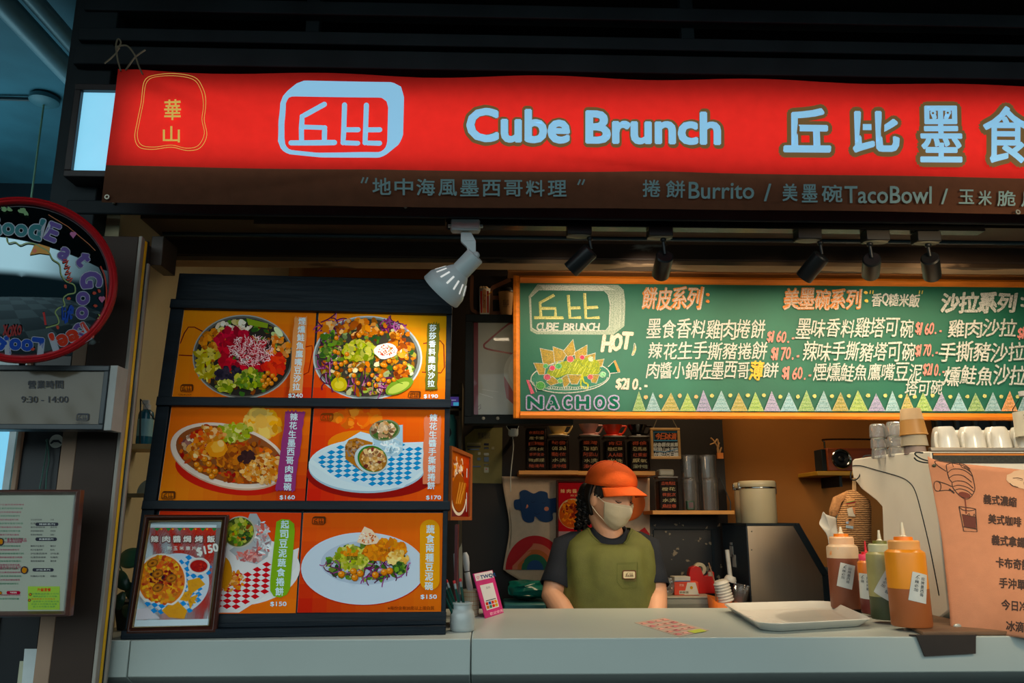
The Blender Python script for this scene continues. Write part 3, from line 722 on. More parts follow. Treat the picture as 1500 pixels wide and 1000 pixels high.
def p2(a, q):
    ground(a, q, (C(236, 130, 24), C(214, 160, 30), C(236, 120, 30), C(214, 40, 26)))
    a.line([(620, 503), (645, 499), (650, 505), (651, 538), (646, 546), (618, 545)], 1.6, C(120, 24, 30), False)
    a.ell(538.5, 524, 80, 61.5, C(186, 196, 198), n=48); a.ell(538.5, 524, 77.5, 59.5, C(120, 126, 120), n=48); a.ell(538, 524, 74, 57, C(60, 56, 46), n=48)
    scatter(a, 538, 524, 72, 55, 260, 4.5, LEAF + MEAT + [C(235, 225, 180)]); threads(a, 490, 478, 26, 12, 26, 20, 1.6, PURP); threads(a, 574, 476, 20, 10, 26, 18, 1.6, PURP)
    threads(a, 478, 530, 12, 40, 26, 20, 1.5, PURP); threads(a, 545, 562, 40, 14, 24, 20, 1.5, PURP); scatter(a, 520, 480, 46, 12, 60, 4.5, MEAT + RICE)
    scatter(a, 585, 500, 14, 22, 50, 4, MEAT + RICE); scatter(a, 482, 505, 14, 22, 40, 4, LEAF); scatter(a, 588, 548, 10, 14, 40, 4, MEAT)
    scatter(a, 526, 514, 22, 14, 120, 4.2, GUAC); a.ell(565, 514.5, 17, 11.5, C(244, 236, 224), -5, 22, .06); scatter(a, 565, 513, 14, 8, 60, 1.0, [C(190, 50, 30), C(220, 120, 80)])
    a.ell(497, 563, 12, 11, C(200, 180, 50), 0, 20, .05); a.ell(497, 564, 7, 6, C(224, 206, 90)); a.ell(585, 566, 22, 10, C(120, 150, 60), -25, 24, .04); a.ell(584, 568, 17, 6, C(180, 195, 100), -25)
    for _ in range(46):
        t, r_ = rnd.uniform(0, 6.28), math.sqrt(rnd.uniform(.12, 1)); x, y = 540 + 62 * r_ * math.cos(t), 522 + 44 * r_ * math.sin(t)
        if abs(x - 545) < 36 and abs(y - 514) < 15: continue
        balls(a, [(x, y)], 3.5, PEA, PEAH)
    threads(a, 540, 530, 60, 40, 26, 14, .8, LEAF); brush(a, 635, 475, 631.5, 570, 18, C(96, 98, 40)); vtext(a, '莎莎香料雞肉沙拉', 634, 481, 631.5, 562, 10.5, WHITE)
    a.fit('$190', 620.6, 577.8, 641.5, 584.3, WHITE, .04); logo(a, 594.5, 570, .0255, DK, 34)
def p3(a, q):
    ground(a, q, (C(238, 104, 20), C(240, 120, 24), REDP, C(240, 134, 20)))
    a.ell(340, 690, 84, 34, C(206, 34, 22), 8, 40); scatter(a, 382, 620, 26, 18, 60, 9, [C(246, 200, 120), C(246, 170, 80)])
    a.ell(335, 669.5, 87, 45, C(214, 176, 150), 14, 48); a.ell(335, 667, 87, 45, C(238, 216, 200), 14, 48); a.ell(336, 666, 80, 39.5, C(150, 90, 60), 14, 48)
    scatter(a, 336, 667, 76, 36, 260, 4.5, MEAT + SALS, 14); scatter(a, 290, 650, 22, 16, 70, 4, [C(235, 190, 150), C(245, 220, 190), C(110, 40, 70)])
    scatter(a, 344, 634, 26, 12, 120, 4.5, GUAC + [C(224, 214, 140)]); scatter(a, 306, 638, 26, 14, 90, 4, RICE + SALS); scatter(a, 296, 658, 20, 16, 80, 4, SALS + RICE)
    scatter(a, 386, 686, 32, 22, 260, 3.2, RICE); scatter(a, 344, 672, 24, 18, 120, 4.5, MEAT + [C(230, 130, 60)]); scatter(a, 362, 670, 10, 8, 30, 4, [C(60, 34, 34)])
    balls(a, [(294, 688), (307, 680), (307, 690), (316, 691), (289, 681), (311, 698), (301, 673)], 4.6, PEA, PEAH)
    a.ell(318, 658, 16, 13, C(240, 150, 60), -15, 18, .12); a.ell(320, 655, 11, 9, C(250, 184, 100), -15, 16, .15); a.ell(324, 650, 5, 5, C(252, 206, 140), 0, 10, .2)
    brush(a, 433, 604, 418, 718, 28, C(150, 70, 120)); vtext(a, '辣花生墨西哥肉醬碗', 431, 611, 421.5, 713, 11.5, WHITE); a.fit('$160', 410, 725.5, 432.5, 732.5, WHITE, .04); logo(a, 233.5, 716, .028, DK, 34)
BLUE = C(40, 140, 200)
def p4(a, q):
    ground(a, q, (C(234, 70, 24), C(240, 110, 30), C(232, 90, 20), C(214, 30, 24)))
    a.ell(525, 650, 45, 20, C(240, 130, 24)); scatter(a, 528, 612, 36, 10, 40, 8, [C(244, 150, 90), C(240, 110, 60)])
    a.ell(545, 694, 96, 36, C(150, 26, 22), 0, 40); a.ell(538, 684, 86, 38, C(170, 196, 210), 0, 48); a.ell(538, 681, 86, 38, C(214, 230, 236), 0, 48)
    pp = [(452, 677), (528, 632), (590, 648), (621, 647), (621, 686), (590, 714), (536, 713), (490, 700)]
    a.poly(pp, C(206, 226, 236)); checker(a, pp, (440, 678), (6.6, -3.7), (6.1, 3.2), 34, 34, BLUE)
    a.poly([(452, 677), (458, 673), (494, 701), (490, 702)], C(220, 236, 242))
    a.poly([(543, 626), (590, 622), (590, 660), (582, 668), (560, 668), (548, 650)], C(170, 200, 216)); scatter(a, 573, 652, 14, 12, 50, 4, [C(200, 222, 232), C(140, 176, 196), C(230, 240, 244)], asp=.3)
    a.ell(563.5, 630, 22.5, 15.5, C(120, 130, 96), -8, 30); a.ell(563.5, 630, 20, 13.5, C(70, 100, 50), -8, 30); scatter(a, 562, 630, 17, 11, 90, 3.2, [C(214, 180, 140), C(190, 140, 90), C(110, 80, 60), C(230, 210, 180)])
    a.poly([(506, 652), (511, 644), (522, 641), (546, 648), (540, 690), (530, 690), (506, 672)], C(176, 118, 64)); scatter(a, 521, 658, 14, 13, 90, 2.2, [C(130, 80, 40), C(200, 150, 100), C(150, 130, 120)])
    a.ell(544, 672.5, 25, 21, C(190, 206, 210), 20, 30); a.ell(545.5, 672, 22, 19, C(60, 120, 50), 20, 30); a.ell(546.5, 673, 20.5, 17, C(160, 110, 60), 20, 30)
    scatter(a, 547, 673, 17, 15, 130, 3.2, [C(225, 185, 130), C(200, 150, 90), C(120, 60, 50), C(240, 215, 170)])
    brush(a, 634, 612, 632, 708, 25, C(226, 140, 110)); vtext(a, '辣花生醬手撕豬捲餅', 635, 612, 631.5, 711, 11.5, WHITE); a.fit('$170', 624, 725.5, 646, 732.5, WHITE, .04); logo(a, 466, 602, .026, C(140, 70, 30), 34)
def p5(a, q):
    ground(a, q, (C(226, 50, 24), C(232, 60, 24), C(238, 120, 20), C(230, 80, 24)))
    a.ell(360, 838, 80, 48, C(230, 226, 224), -8, 40); pp = [(250, 812), (330, 800), (402, 816), (438, 802), (434, 830), (402, 864), (350, 897), (250, 897)]
    a.poly(pp, C(226, 220, 218)); checker(a, pp, (222, 836), (7.0, -3.7), (6.4, 4.2), 36, 34, C(206, 34, 40))
    scatter(a, 338, 850, 20, 16, 90, 3, RICE + [C(226, 120, 60)]); a.ell(324, 838, 16, 24, C(210, 140, 60), 0, 24, .05)
    a.poly([(366, 752), (376, 752), (398, 792), (392, 815), (376, 826), (352, 820), (336, 806), (350, 796)], C(172, 172, 174))
    scatter(a, 382, 790, 12, 24, 70, 5, [C(210, 214, 216), C(140, 140, 146), C(226, 120, 110), C(235, 240, 242)], asp=.3); scatter(a, 366, 814, 20, 8, 50, 4, [C(226, 130, 120), C(190, 110, 110), C(220, 190, 186)], asp=.4)
    a.ell(351, 779, 24, 23, C(190, 180, 160), -30, 28); a.ell(350, 779, 22.5, 21, C(80, 90, 40), -30, 28); scatter(a, 350, 779, 19, 18, 120, 3.6, LEAF + GUAC + [C(200, 100, 60), C(60, 50, 30)])
    a.rrect(394, 760, 432, 875, 17, C(130, 168, 64)) if False else a.poly([(405, 764), (413, 760), (424, 761), (431, 767), (432, 778), (425, 862), (420, 871), (411, 875), (401, 873), (396, 865), (396, 850)], C(134, 172, 62))
    vtext(a, '起司豆泥蔬食捲餅', 417.5, 768, 409.5, 866, 12.5, WHITE); a.fit('$150', 396, 880.8, 420, 888.5, WHITE, .04)
def p6(a, q):
    ground(a, q, (C(238, 90, 20), C(240, 110, 24), C(226, 110, 24), C(200, 26, 28)))
    a.ell(532, 834, 92, 53, C(190, 60, 50), 0, 48); a.ell(532, 832.5, 91, 53, C(206, 216, 228), 0, 56); a.ell(536, 824, 66, 32, C(186, 196, 212), 0, 48)
    scatter(a, 538, 824, 60, 26, 110, 4.5, LEAF); threads(a, 560, 832, 44, 20, 70, 16, 1.6, PURP); threads(a, 500, 828, 26, 18, 30, 14, 1.4, PURP + [C(240, 225, 180)])
    scatter(a, 515, 817, 25, 17, 200, 4, GUAC + [C(225, 215, 130)]); scatter(a, 513, 808, 12, 7, 20, 3, [C(224, 140, 60)])
    scatter(a, 564, 806, 30, 14, 170, 4.5, [C(226, 130, 50), C(238, 160, 80), C(210, 110, 40)]); scatter(a, 583, 818, 14, 10, 70, 3.6, [C(236, 180, 100), C(245, 210, 140)])
    a.poly([(523, 794), (528, 782), (534, 771), (545, 776), (556, 790), (552, 796), (536, 798)], C(245, 215, 185)); scatter(a, 538, 787, 12, 8, 60, 1.4, [C(210, 110, 60), C(250, 235, 220)])
    scatter(a, 586, 832, 9, 8, 40, 3.6, LEAF); balls(a, [(500.5, 841), (518, 837), (550, 842), (563, 838), (571, 836), (520, 846), (528, 840)], 5.2, PEA, PEAH)
    a.fit('原味豆泥', 557, 803, 578, 808, C(120, 70, 40)); a.fit('酪梨醬', 508, 814, 524, 820, C(70, 70, 30))
    a.rrect(615, 761, 644, 864, 14, C(238, 156, 26)); vtext(a, '蔬食兩種豆泥碗', 630.5, 775, 628, 858, 12.5, WHITE); a.fit('$150', 616, 870.5, 640, 877.8, WHITE, .04)
    a.fit('※每份含有20克以上蛋白質', 568, 887.5, 636, 893, C(120, 50, 20)); logo(a, 453.5, 753, .0275, DK, 34)
poster(((270, 453.5), (463.3, 457.5), (455.5, 585.5), (252, 582.5)), 'poster of a salmon chickpea salad bowl priced $240, top left of the stand', p1)
poster(((467, 458), (655, 462.5), (652.3, 587), (457.5, 585.5)), 'poster of a spiced chicken salad bowl priced $190, right of the salmon salad', p2)
poster(((251.6, 595.5), (455.8, 598), (446.5, 735), (232, 734)), 'poster of a meat sauce rice bowl with purple brush strip, priced $160', p3)
poster(((460, 598), (654.2, 600), (651, 735), (449, 735)), 'poster of two cut wraps on blue checked paper, priced $170', p4)
poster(((234, 748), (441.5, 751), (433, 898), (212, 899)), 'poster of a foil wrap on red checked paper, half behind the framed picture', p5)
poster(((444.6, 751), (650.5, 751), (648, 895.5), (435.5, 897)), 'poster of two bean mashes on a wide white plate, bottom right of the stand', p6)

# ------------------------------------------------------------------ framed pictures
def flat_frame(name, outer, inner, o, n, d, m, parent, inner_drop=0.004):
    """mitred picture frame: outer and inner corners (photo points on the plane o, n), d thick"""
    n = Vector(n).normalized(); q = MB(); O = [atp(u, v, o, n) for u, v in outer]; I = [atp(u, v, o, n) for u, v in inner]
    k = len(O); mid = [a.lerp(b, .45) for a, b in zip(O, I)]
    rings = [[p - n * d for p in O], [p + n * .0 for p in O], [p + n * .006 for p in mid], [p - n * inner_drop for p in I], [p - n * d for p in I]]
    vs = [p for r in rings for p in r]; fs = []
    for j in range(5):
        for i in range(k): fs.append((j * k + i, j * k + (i + 1) % k, ((j + 1) % 5) * k + (i + 1) % k, ((j + 1) % 5) * k + i))
    return q.add(vs, fs).build(name, m, parent, bevel=.001)
def flat_slab(name, pts, o, n, d, m, parent, back=0.0):
    n = Vector(n).normalized(); P = [atp(u, v, o, n) - n * back for u, v in pts]
    return MB().prism(P, -n * d).build(name, m, parent)
# small framed dish leaning on the stand's base
FA, FB = atz(184, 929, CZ + .036), atz(317, 926.5, CZ + .036)
fe = (FB - FA); fe.z = 0; fe.normalize(); fb = Vector((-fe.y, fe.x, 0)); fl = R(7.5)
FO = SA + nb * .004 + Vector((0, 0, .036)); FN = -(nb * math.cos(fl) - Vector((0, 0, 1)) * math.sin(fl))
t = thing('framed_dish_picture', 'small brown framed rice dish picture leaning on the lower left of the stand', 'framed picture', FO)
M_mahog = mat('mahogany', C(70, 34, 26), 0.35, 0, 0.25, 20, stretch=(1, 1, 6), coat=.3)
fo_ = ((211.5, 753.6), (335, 753.6), (316.6, 926.6), (184.5, 928.5)); fi_ = ((218.5, 762), (326.5, 761), (307, 917), (193.5, 920))
flat_frame('frame', fo_, fi_, FO, FN, .014, M_mahog, t)
fj_ = ((220.5, 764.5), (324.5, 763.5), (305, 915), (195.5, 917.5))
flat_frame('gilt_fillet', fi_, fj_, FO - FN * .003, FN, .008, mat('gilt', C(150, 120, 70), 0.4, 0.4), t, .002)
flat_slab('mount', fi_, FO, FN, .003, mat('picture_mount', C(150, 165, 170), 0.6), t, .008)
fn_ = lambda a, b, h: atp(a, b, FO - FN * .0078, FN) + FN * h
a = Art(fn_, .0002, 2e-5); z5 = lambda x, y: (160 + x * .22, 740 + y * .22)
q_ = [z5(272, 125), z5(715, 130), z5(655, 800), z5(165, 808)]
a.poly(q_, C(206, 218, 224)); q_ = [z5(268, 148), z5(713, 148), z5(662, 755), z5(180, 765)]
ground(a, q_, (C(206, 44, 28), C(214, 50, 28), C(200, 50, 40), C(200, 190, 190)))
for i in range(6):
    x = 300 + 76 * i; a.poly([z5(x, 150), z5(x + 40, 150), z5(x + 18, 172)], C(40, 130, 70)); a.ell(*z5(x + 48, 158), 1.3, 1.3, C(240, 180, 40))
cl = [z5(300, 330), z5(560, 330), z5(690, 390), z5(640, 640), z5(530, 752), z5(185, 752)]
a.ell(*z5(450, 520), 48, 44, C(206, 214, 224), -20, 40); a.poly([z5(185, 690), z5(260, 680), z5(340, 752), z5(182, 762)], C(210, 200, 205))
checker(a, [z5(220, 600), z5(360, 330), z5(520, 318), z5(705, 390), z5(640, 620), z5(530, 755), z5(250, 755)], z5(150, 560), (5.6, -3.4), (4.6, 5.0), 26, 22, C(50, 140, 210))
scatter(a, *z5(320, 420), 12, 8, 1, 1, [C(230, 180, 100)])
for tri in ([(520, 500), (600, 480), (640, 525), (530, 600)], [(430, 620), (540, 560), (600, 520), (520, 640)], [(350, 700), (440, 620), (520, 700), (500, 755), (400, 745)], [(520, 620), (595, 590), (540, 690)]):
    a.poly([z5(*p) for p in tri], C(228, 156, 40)); cx = sum(p[0] for p in tri) / len(tri); cy = sum(p[1] for p in tri) / len(tri); scatter(a, *z5(cx, cy), 7, 5, 18, .8, [C(190, 110, 30), C(245, 190, 90)])
a.ell(*z5(348, 502), 37, 40, C(232, 222, 214), 0, 44, arc=(-64, 236)); a.ell(*z5(350, 500), 34, 37, C(226, 120, 40), 0, 44, arc=(-66, 232))
scatter(a, *z5(350, 495), 30, 34, 260, 3.4, [C(236, 140, 40), C(240, 180, 60), C(220, 90, 40), C(246, 200, 90), C(200, 60, 30)])
scatter(a, *z5(350, 480), 20, 12, 40, 2.6, [C(60, 30, 40), C(160, 40, 30)])
for p in ((290, 385), (325, 455), (415, 485), (325, 548)): a.ell(*z5(*p), 8.5, 6, C(150, 90, 30), -20); a.ell(*z5(*p), 6.5, 4.2, C(200, 120, 40), -20); a.ell(*z5(*p), 2.4, 1.6, C(120, 60, 24), -20)
a.ell(*z5(600, 405), 16, 12.5, C(228, 220, 214)); a.ell(*z5(600, 402), 14, 10.5, C(200, 190, 185)); a.ell(*z5(598, 404), 12.8, 9, C(176, 36, 34)); scatter(a, *z5(598, 402), 9, 6, 20, 2, [C(206, 60, 50), C(150, 24, 30)])
a.poly([z5(716, 150), z5(745, 150), z5(690, 760), z5(662, 757)], C(120, 110, 108))
for ch, x in zip('辣肉醬焗烤飯', (275, 352, 424, 492, 570, 650)):
    a.fit(ch, *z5(x - 3, 196), *z5(x + 62, 254), C(110, 40, 26), .10, 2); a.fit(ch, *z5(x + 2, 201), *z5(x + 57, 248), C(226, 222, 214), .045, 2)
for ch, x in zip('附玉米脆片', (390, 428, 470, 512, 552)): a.fit(ch, *z5(x, 272), *z5(x + 30, 299), C(226, 222, 214), .03, 2)
a.text('$150', *z5(588, 335), 16, C(226, 222, 214), .05, -13)
a.build('print', M_print, t)
flat_slab('glass', fj_, FO - FN * .0045, FN, .0012, thin('picture_glass', (1, 1, 1), .07), t)
# ================================================================== CHALKBOARD MENU
YK = 2.85
kx0, kx1 = xat(752, 500, YK), xat(1640, 500, YK); kz1, kz0 = zat(407.5, YK, 1125), zat(613.5, YK, 1125)
M_board = mat('green_board', C(24, 96, 74), 0.55, 0, 0.12, 5, bump=0.08, bscale=120)
M_oak = mat('orange_pine', C(222, 122, 24), 0.45, 0, 0.18, 9, stretch=(1, 8, 8))
kb = thing('chalkboard_menu', 'wide green chalkboard menu in an orange wooden frame above the counter', 'chalkboard', ((kx0 + kx1) / 2, YK, kz0))
MB().box(kx0 + .01, kx1 - .01, YK + .008, YK + .02, kz0 + .01, kz1 - .01).build('board', M_board, kb)
def kbar(x0, x1, z0, z1, nm='frame_bar'):
    q = MB(); W = .0245; h = z1 - z0; v = (x1 - x0) < (z1 - z0)
    # moulded bar with a raised outer ridge
    if v:
        s_ = 1 if x0 < (kx0 + kx1) / 2 else -1; xa, xb = (x0, x1) if s_ > 0 else (x1, x0)
        prof = [(xa, YK + .022), (xa, YK - .006), (xa + s_ * .009, YK - .010), (xa + s_ * .012, YK - .006), (xb - s_ * .006, YK - .004), (xb, YK + .004), (xb, YK + .022)]
        q.loft([[(x, y, z) for x, y in prof] for z in (z0, z1)])
    else:
        s_ = 1 if z0 < (kz0 + kz1) / 2 else -1; za, zb = (z0, z1) if s_ > 0 else (z1, z0)
        prof = [(za, YK + .022), (za, YK - .006), (za + s_ * .009, YK - .010), (za + s_ * .012, YK - .006), (zb - s_ * .006, YK - .004), (zb, YK + .004), (zb, YK + .022)]
        q.loft([[(x, y, z) for z, y in prof] for x in (x0, x1)])
    return q.build(nm, M_oak, kb)
kbar(kx0, kx0 + .0245, kz0, kz1); kbar(kx1 - .0245, kx1, kz0, kz1); kbar(kx0 + .0246, kx1 - .0246, kz0, kz0 + .0245); kbar(kx0 + .0246, kx1 - .0246, kz1 - .0245, kz1)
# wooden rail over the board
q = MB(); q.box(kx0 - .02, kx1, YK - .02, YK + .07, kz1 + .012, kz1 + .05); struct(q, 'trim_14', mat('amber_board', C(150, 96, 44), 0.5, 0, 0.2, 8, stretch=(.5, 4, 4)), bevel=.002)
K = Art(plane_fn((0, YK + .0078, 2), (0, -1, 0)), .0002, 1.2e-5)
CW, CO, CP, CY = C(200, 200, 192), C(222, 134, 62), C(240, 140, 130), C(232, 200, 90)
BD = C(24, 96, 74)
k1 = lambda x, y: (740 + x * .23, 390 + y * .23)
def k1l(pts): return [k1(*p) for p in pts]
# chalk cube logo
K.raw(k1l([(150, 190), (205, 115), (720, 118), (755, 150), (765, 230), (760, 380), (690, 435), (200, 432), (160, 410)]) + k1l([(165, 195), (215, 150), (630, 155), (655, 180), (668, 240), (662, 380), (640, 408), (205, 412), (172, 390)]),
      [(k, (k + 1) % 9, 9 + (k + 1) % 9, 9 + k) for k in range(9)], C(165, 176, 158))
for i in range(26):
    x = 665 + i * 3.6; K.line(k1l([(x, 170 + rnd.uniform(-10, 20)), (x + 4, 290), (x - 4, 410 - max(0, i - 8) * 2)]), .5, mixc(C(200, 206, 190), BD, rnd.uniform(0, .5)))
for i in range(16): K.line(k1l([(215 + i * 3, 122 + i * 2), (640 + i * 4, 126 + i * 1.6)]), .45, C(205, 210, 195))
K.line(k1l([(165, 195), (215, 150), (630, 155), (655, 180), (668, 240), (662, 380), (640, 408), (205, 412), (165, 390), (160, 200)]), 1.0, CW)
for st in ([(312, 183), (222, 232), (228, 322)], [(226, 268), (320, 268), (320, 320)], [(184, 327), (370, 328)], [(402, 182), (412, 328), (482, 326)], [(412, 266), (478, 264)], [(506, 170), (514, 330), (600, 326)], [(514, 264), (590, 260)]):
    K.line(k1l(st), 4.4, C(190, 186, 110)); K.line(k1l([(x + 4, y + 3) for x, y in st]), 1.2, C(220, 214, 150))
K.hand('CUBE', *k1(200, 360), *k1(340, 408), CW, .5, .05); K.hand('BRUNCH', *k1(372, 362), *k1(600, 410), CW, .5, .05)
# nachos drawing
K.ell(*k1(415, 705), 58, 22, C(70, 130, 108), -4); K.ring(*k1(415, 705), 58, 23, 1.4, CW, -4); K.ring(*k1(425, 720), 52, 15, .9, CW, -4, (180, 360))
K.poly(k1l([(655, 640), (700, 598), (730, 672), (668, 682)]), BD); K.line(k1l([(655, 640), (700, 598), (730, 675), (665, 682)]), 1.2, CW); K.poly(k1l([(690, 602), (703, 600), (732, 668), (716, 672)]), C(236, 150, 80))
K.poly(k1l([(134, 722), (150, 724), (186, 808), (164, 814)]), C(216, 96, 120)); K.line(k1l([(150, 726), (180, 740), (200, 800)]), 1.0, CW)
CH = C(170, 140, 62)
for tri in ([(222, 522), (330, 545), (320, 610), (245, 640)], [(303, 510), (400, 545), (370, 600), (315, 610)], [(370, 540), (432, 465), (450, 560), (400, 580)], [(440, 548), (522, 500), (520, 590), (450, 600)],
            [(490, 575), (575, 552), (570, 610), (510, 620)], [(180, 615), (260, 620), (250, 690), (215, 690)], [(580, 600), (630, 590), (615, 640), (580, 640)]):
    K.poly(k1l(tri), CH); K.line(k1l(tri), 1.1, CW, True)
    cx, cy = sum(p[0] for p in tri) / len(tri), sum(p[1] for p in tri) / len(tri)
    for i in range(5): K.line(k1l([(cx - 20, cy - 20 + i * 9), (cx + 16, cy - 26 + i * 10)]), .5, C(206, 176, 90))
K.poly(k1l(loop_pts([(330, 620), (400, 600), (480, 585), (560, 590), (600, 620), (590, 680), (540, 700), (480, 700), (400, 690), (330, 710), (270, 690), (280, 650)], 4)), C(150, 160, 44))
for i in range(46):
    x, y = 285 + i * 6.6, 640 + 30 * math.sin(i * 1.3); K.line(k1l([(x, y + 30), (x + 26, y - 14)]), .8, rnd.choice([C(190, 196, 60), C(170, 176, 50), C(205, 205, 90)]))
for tri in ([(360, 710), (395, 690), (412, 740), (375, 780)], [(400, 690), (490, 692), (460, 750), (420, 750)], [(540, 690), (600, 690), (580, 745), (550, 740)], [(260, 735), (300, 700), (350, 740), (290, 760)]):
    K.poly(k1l(tri), CH); K.line(k1l(tri), 1.0, CW, True)
K.line(k1l(loop_pts([(490, 690), (482, 760), (520, 776), (525, 750), (500, 735)], 4)), 2.2, C(196, 196, 50), True)
for x, y, r, c in ((415, 590, 25, C(216, 84, 90)), (300, 648, 20, C(206, 70, 100)), (268, 706, 24, C(206, 80, 110)), (542, 705, 20, C(220, 90, 90)), (490, 580, 18, C(200, 60, 90)), (258, 635, 18, C(90, 170, 100)), (338, 636, 22, C(90, 170, 100)), (350, 730, 18, C(120, 180, 90)), (225, 760, 32, C(90, 160, 80)), (545, 590, 18, C(190, 210, 170)), (620, 690, 22, C(140, 200, 150))):
    K.ell(*k1(x, y), r * .23, r * .2, c, 0, 14, .12); K.ring(*k1(x, y), r * .2, r * .19, .5, CW, n=14)
for i in range(18): K.ring(*k1(280 + 15 * i, 775 - 3 * math.sin(i)), 2.4, 2, .6, C(200, 206, 196), n=10)
K.hand('HOT', *k1(618, 445), *k1(805, 545), C(238, 210, 190), 1.5, .06, db=-6); K.line(k1l(loop_pts([(822, 490), (832, 520), (820, 560), (806, 566), (816, 530)], 4)), 1.0, CW, True); K.poly(k1l([(826, 500), (833, 530), (812, 565), (806, 560), (822, 530)]), C(240, 190, 130))
K.hand('$210.-', *k1(705, 715), *k1(915, 782), C(236, 208, 190), .7, .08)
for ch, x0, x1 in zip('NACHOS', (130, 255, 360, 440, 560, 652), (250, 350, 430, 545, 645, 730)):
    p0, p1 = k1(x0, 818), k1(x1, 918); vs, fs = glyph(ch, 0, 3); 
    K.fit(ch, *p0, *p1, C(176, 166, 204), .15); r_ = 2.1
    K.h += 2e-5; K.fit(ch, p0[0] + r_, p0[1] + r_, p1[0] - r_, p1[1] - r_, BD, .06)
for p in ((292, 868), (598, 884)): K.ring(*k1(*p), 2.4, 2.4, .9, C(176, 166, 204), n=10)
# menu columns
for tx, a0, b0, a1, b1, col, off in (
    ('餅皮系列', 940, 421, 1028, 453, CO, 1.0), ('墨食香料雞肉捲餅', 947, 468, 1121, 496, CW, .25), ('辣花生手撕豬捲餅', 949, 501, 1123, 526, CW, .25), ('肉醬小鍋佐墨西哥', 947, 530, 1098, 555, CW, .25), ('薄', 1098, 529, 1117, 556, C(240, 180, 70), .75), ('餅', 1117, 531, 1140, 553, CW, .25),
    ('$160.-', 1123, 485, 1165, 502, CP, .35), ('$170.-', 1129, 509, 1172, 527, CP, .35), ('$160.-', 1145, 538, 1190, 556, CP, .35),
    ('美墨碗系列', 1147, 424, 1261, 453, C(226, 140, 74), 1.0), ('香Q糙米飯', 1276, 431, 1346, 449, CW, .5), ('沙拉系列', 1377, 429, 1487, 457, CW, 1.0),
    ('墨味香料雞塔可碗', 1166, 467, 1338, 495, CW, .25), ('辣味手撕豬塔可碗', 1176, 501, 1340, 529, CW, .25), ('煙燻鮭魚鷹嘴豆泥', 1190, 533, 1350, 558, CW, .25), ('塔可碗', 1325, 557, 1380, 579, CW, .25),
    ('$160.-', 1340, 473, 1380, 490, CP, .35), ('$170.-', 1340, 505, 1374, 522, CP, .35), ('$210.-', 1351, 533, 1384, 550, CP, .35),
    ('雞肉沙拉', 1387, 468, 1488, 494, CW, .4), ('手撕豬沙拉', 1374, 502, 1500, 530, CW, .4), ('燻鮭魚沙拉', 1381, 536, 1502, 564, CW, .4),
    ('$150.-', 1489, 480, 1530, 497, CP, .35), ('$160.-', 1502, 508, 1544, 524, CP, .35), ('$200.-', 1506, 545, 1548, 560, CP, .35)):
    K.hand(tx, a0, b0, a1, b1, col, off, .1)
    if off >= 1.0 and tx != '$': K.hand(tx, a0 + .8, b0 + .8, a1 + .8, b1 + .8, mixc(col, CW, .65), .2, .1)
for u, v, c in ((1036, 432, CO), (1036, 442, CO), (1267, 429, CY), (1268, 441, CY), (1496, 438, CW), (1496, 448, CW)): K.ell(u, v, 3, 2.3, c, 20, 12, .1)
for u in (1274, 1278, 1346, 1350): K.line([(u, 426), (u - 1, 431)], 1.6, CY)
# row of chalk triangles
TC = [C(150, 176, 110), C(150, 180, 186), C(178, 160, 90), C(166, 186, 100), C(160, 152, 186), C(150, 184, 190), C(184, 166, 96), C(164, 190, 104), C(168, 158, 190), C(150, 186, 196)]
xs_ = [926, 945.5, 967.5, 995, 1019, 1042, 1069, 1094.5, 1118, 1142, 1167.5, 1192, 1217, 1242, 1270, 1295, 1317, 1338, 1364, 1390, 1415, 1440, 1464, 1488, 1512]
for i in range(len(xs_) - 1):
    a0, a1 = xs_[i] + .5, xs_[i + 1] - .5; c = TC[i % 10] if i < 22 else (C(226, 150, 90), TC[1])[i % 2]; top = 575 + rnd.uniform(-3, 2); m_ = (a0 + a1) / 2 + rnd.uniform(-1, 1)
    if i > 13: top += 1
    K.poly([(a0, 602.5), (a1, 602.5), (m_, top)], c)
    for j in range(9):
        y = 600 - j * 2.9; w = (a1 - a0) / 2 * (y - top) / (603 - top) * .8; K.line([(m_ - w, y + rnd.uniform(-.6, .6)), (m_ + w, y + rnd.uniform(-1, 1))], .9, mixc(c, BD, rnd.uniform(.25, .5)) if j % 2 else mixc(c, CW, .3))
    K.line([(a0, 602.5), (m_, top), (a1, 602.5)], 1.2, mixc(c, CW, .25))
    K.ell(a1 + .5, 580 + rnd.uniform(-1, 2), 3, 2.8, C(206, 196, 120) if i > 3 else C(226, 176, 120), 0, 12, .15)
K.build('chalk_lettering', ink('chalk', 0.9, grain=.55, board=BD, spec=.1), kb)

# ================================================================== LAMPS
M_white = mat('white_lamp_enamel', C(188, 200, 202), 0.4, 0, 0.03)
M_lblk = mat('black_lamp', C(22, 26, 28), 0.38, 0.2, 0.1)
# black track under the fascia
YT = 2.085
q = MB(); q.box(xat(655, 330, YT), xat(1436, 330, YT), YT - .018, YT + .018, zat(334, YT), zat(322, YT)); q.box(xat(655, 330, YT), xat(1436, 330, YT), YT - .020, YT - .018, zat(333.6, YT), zat(331.5, YT))
tr = q.build('lamp_track', mat('track_black', C(20, 22, 24), 0.25, 0.4), bevel=.0015); tag(tr, 'black ceiling track that the row of spot lamps hangs from', 'lamp track')
q = MB(); q.tube(loop_pts([tuple(at(u, v, YT)) for u, v in ((1434, 331), (1441, 329), (1446, 322), (1447, 312))], 6, False), .004, 8)
tag(q.build('track_cable', M_black), 'short black cable curling up from the right end of the lamp track', 'cable')
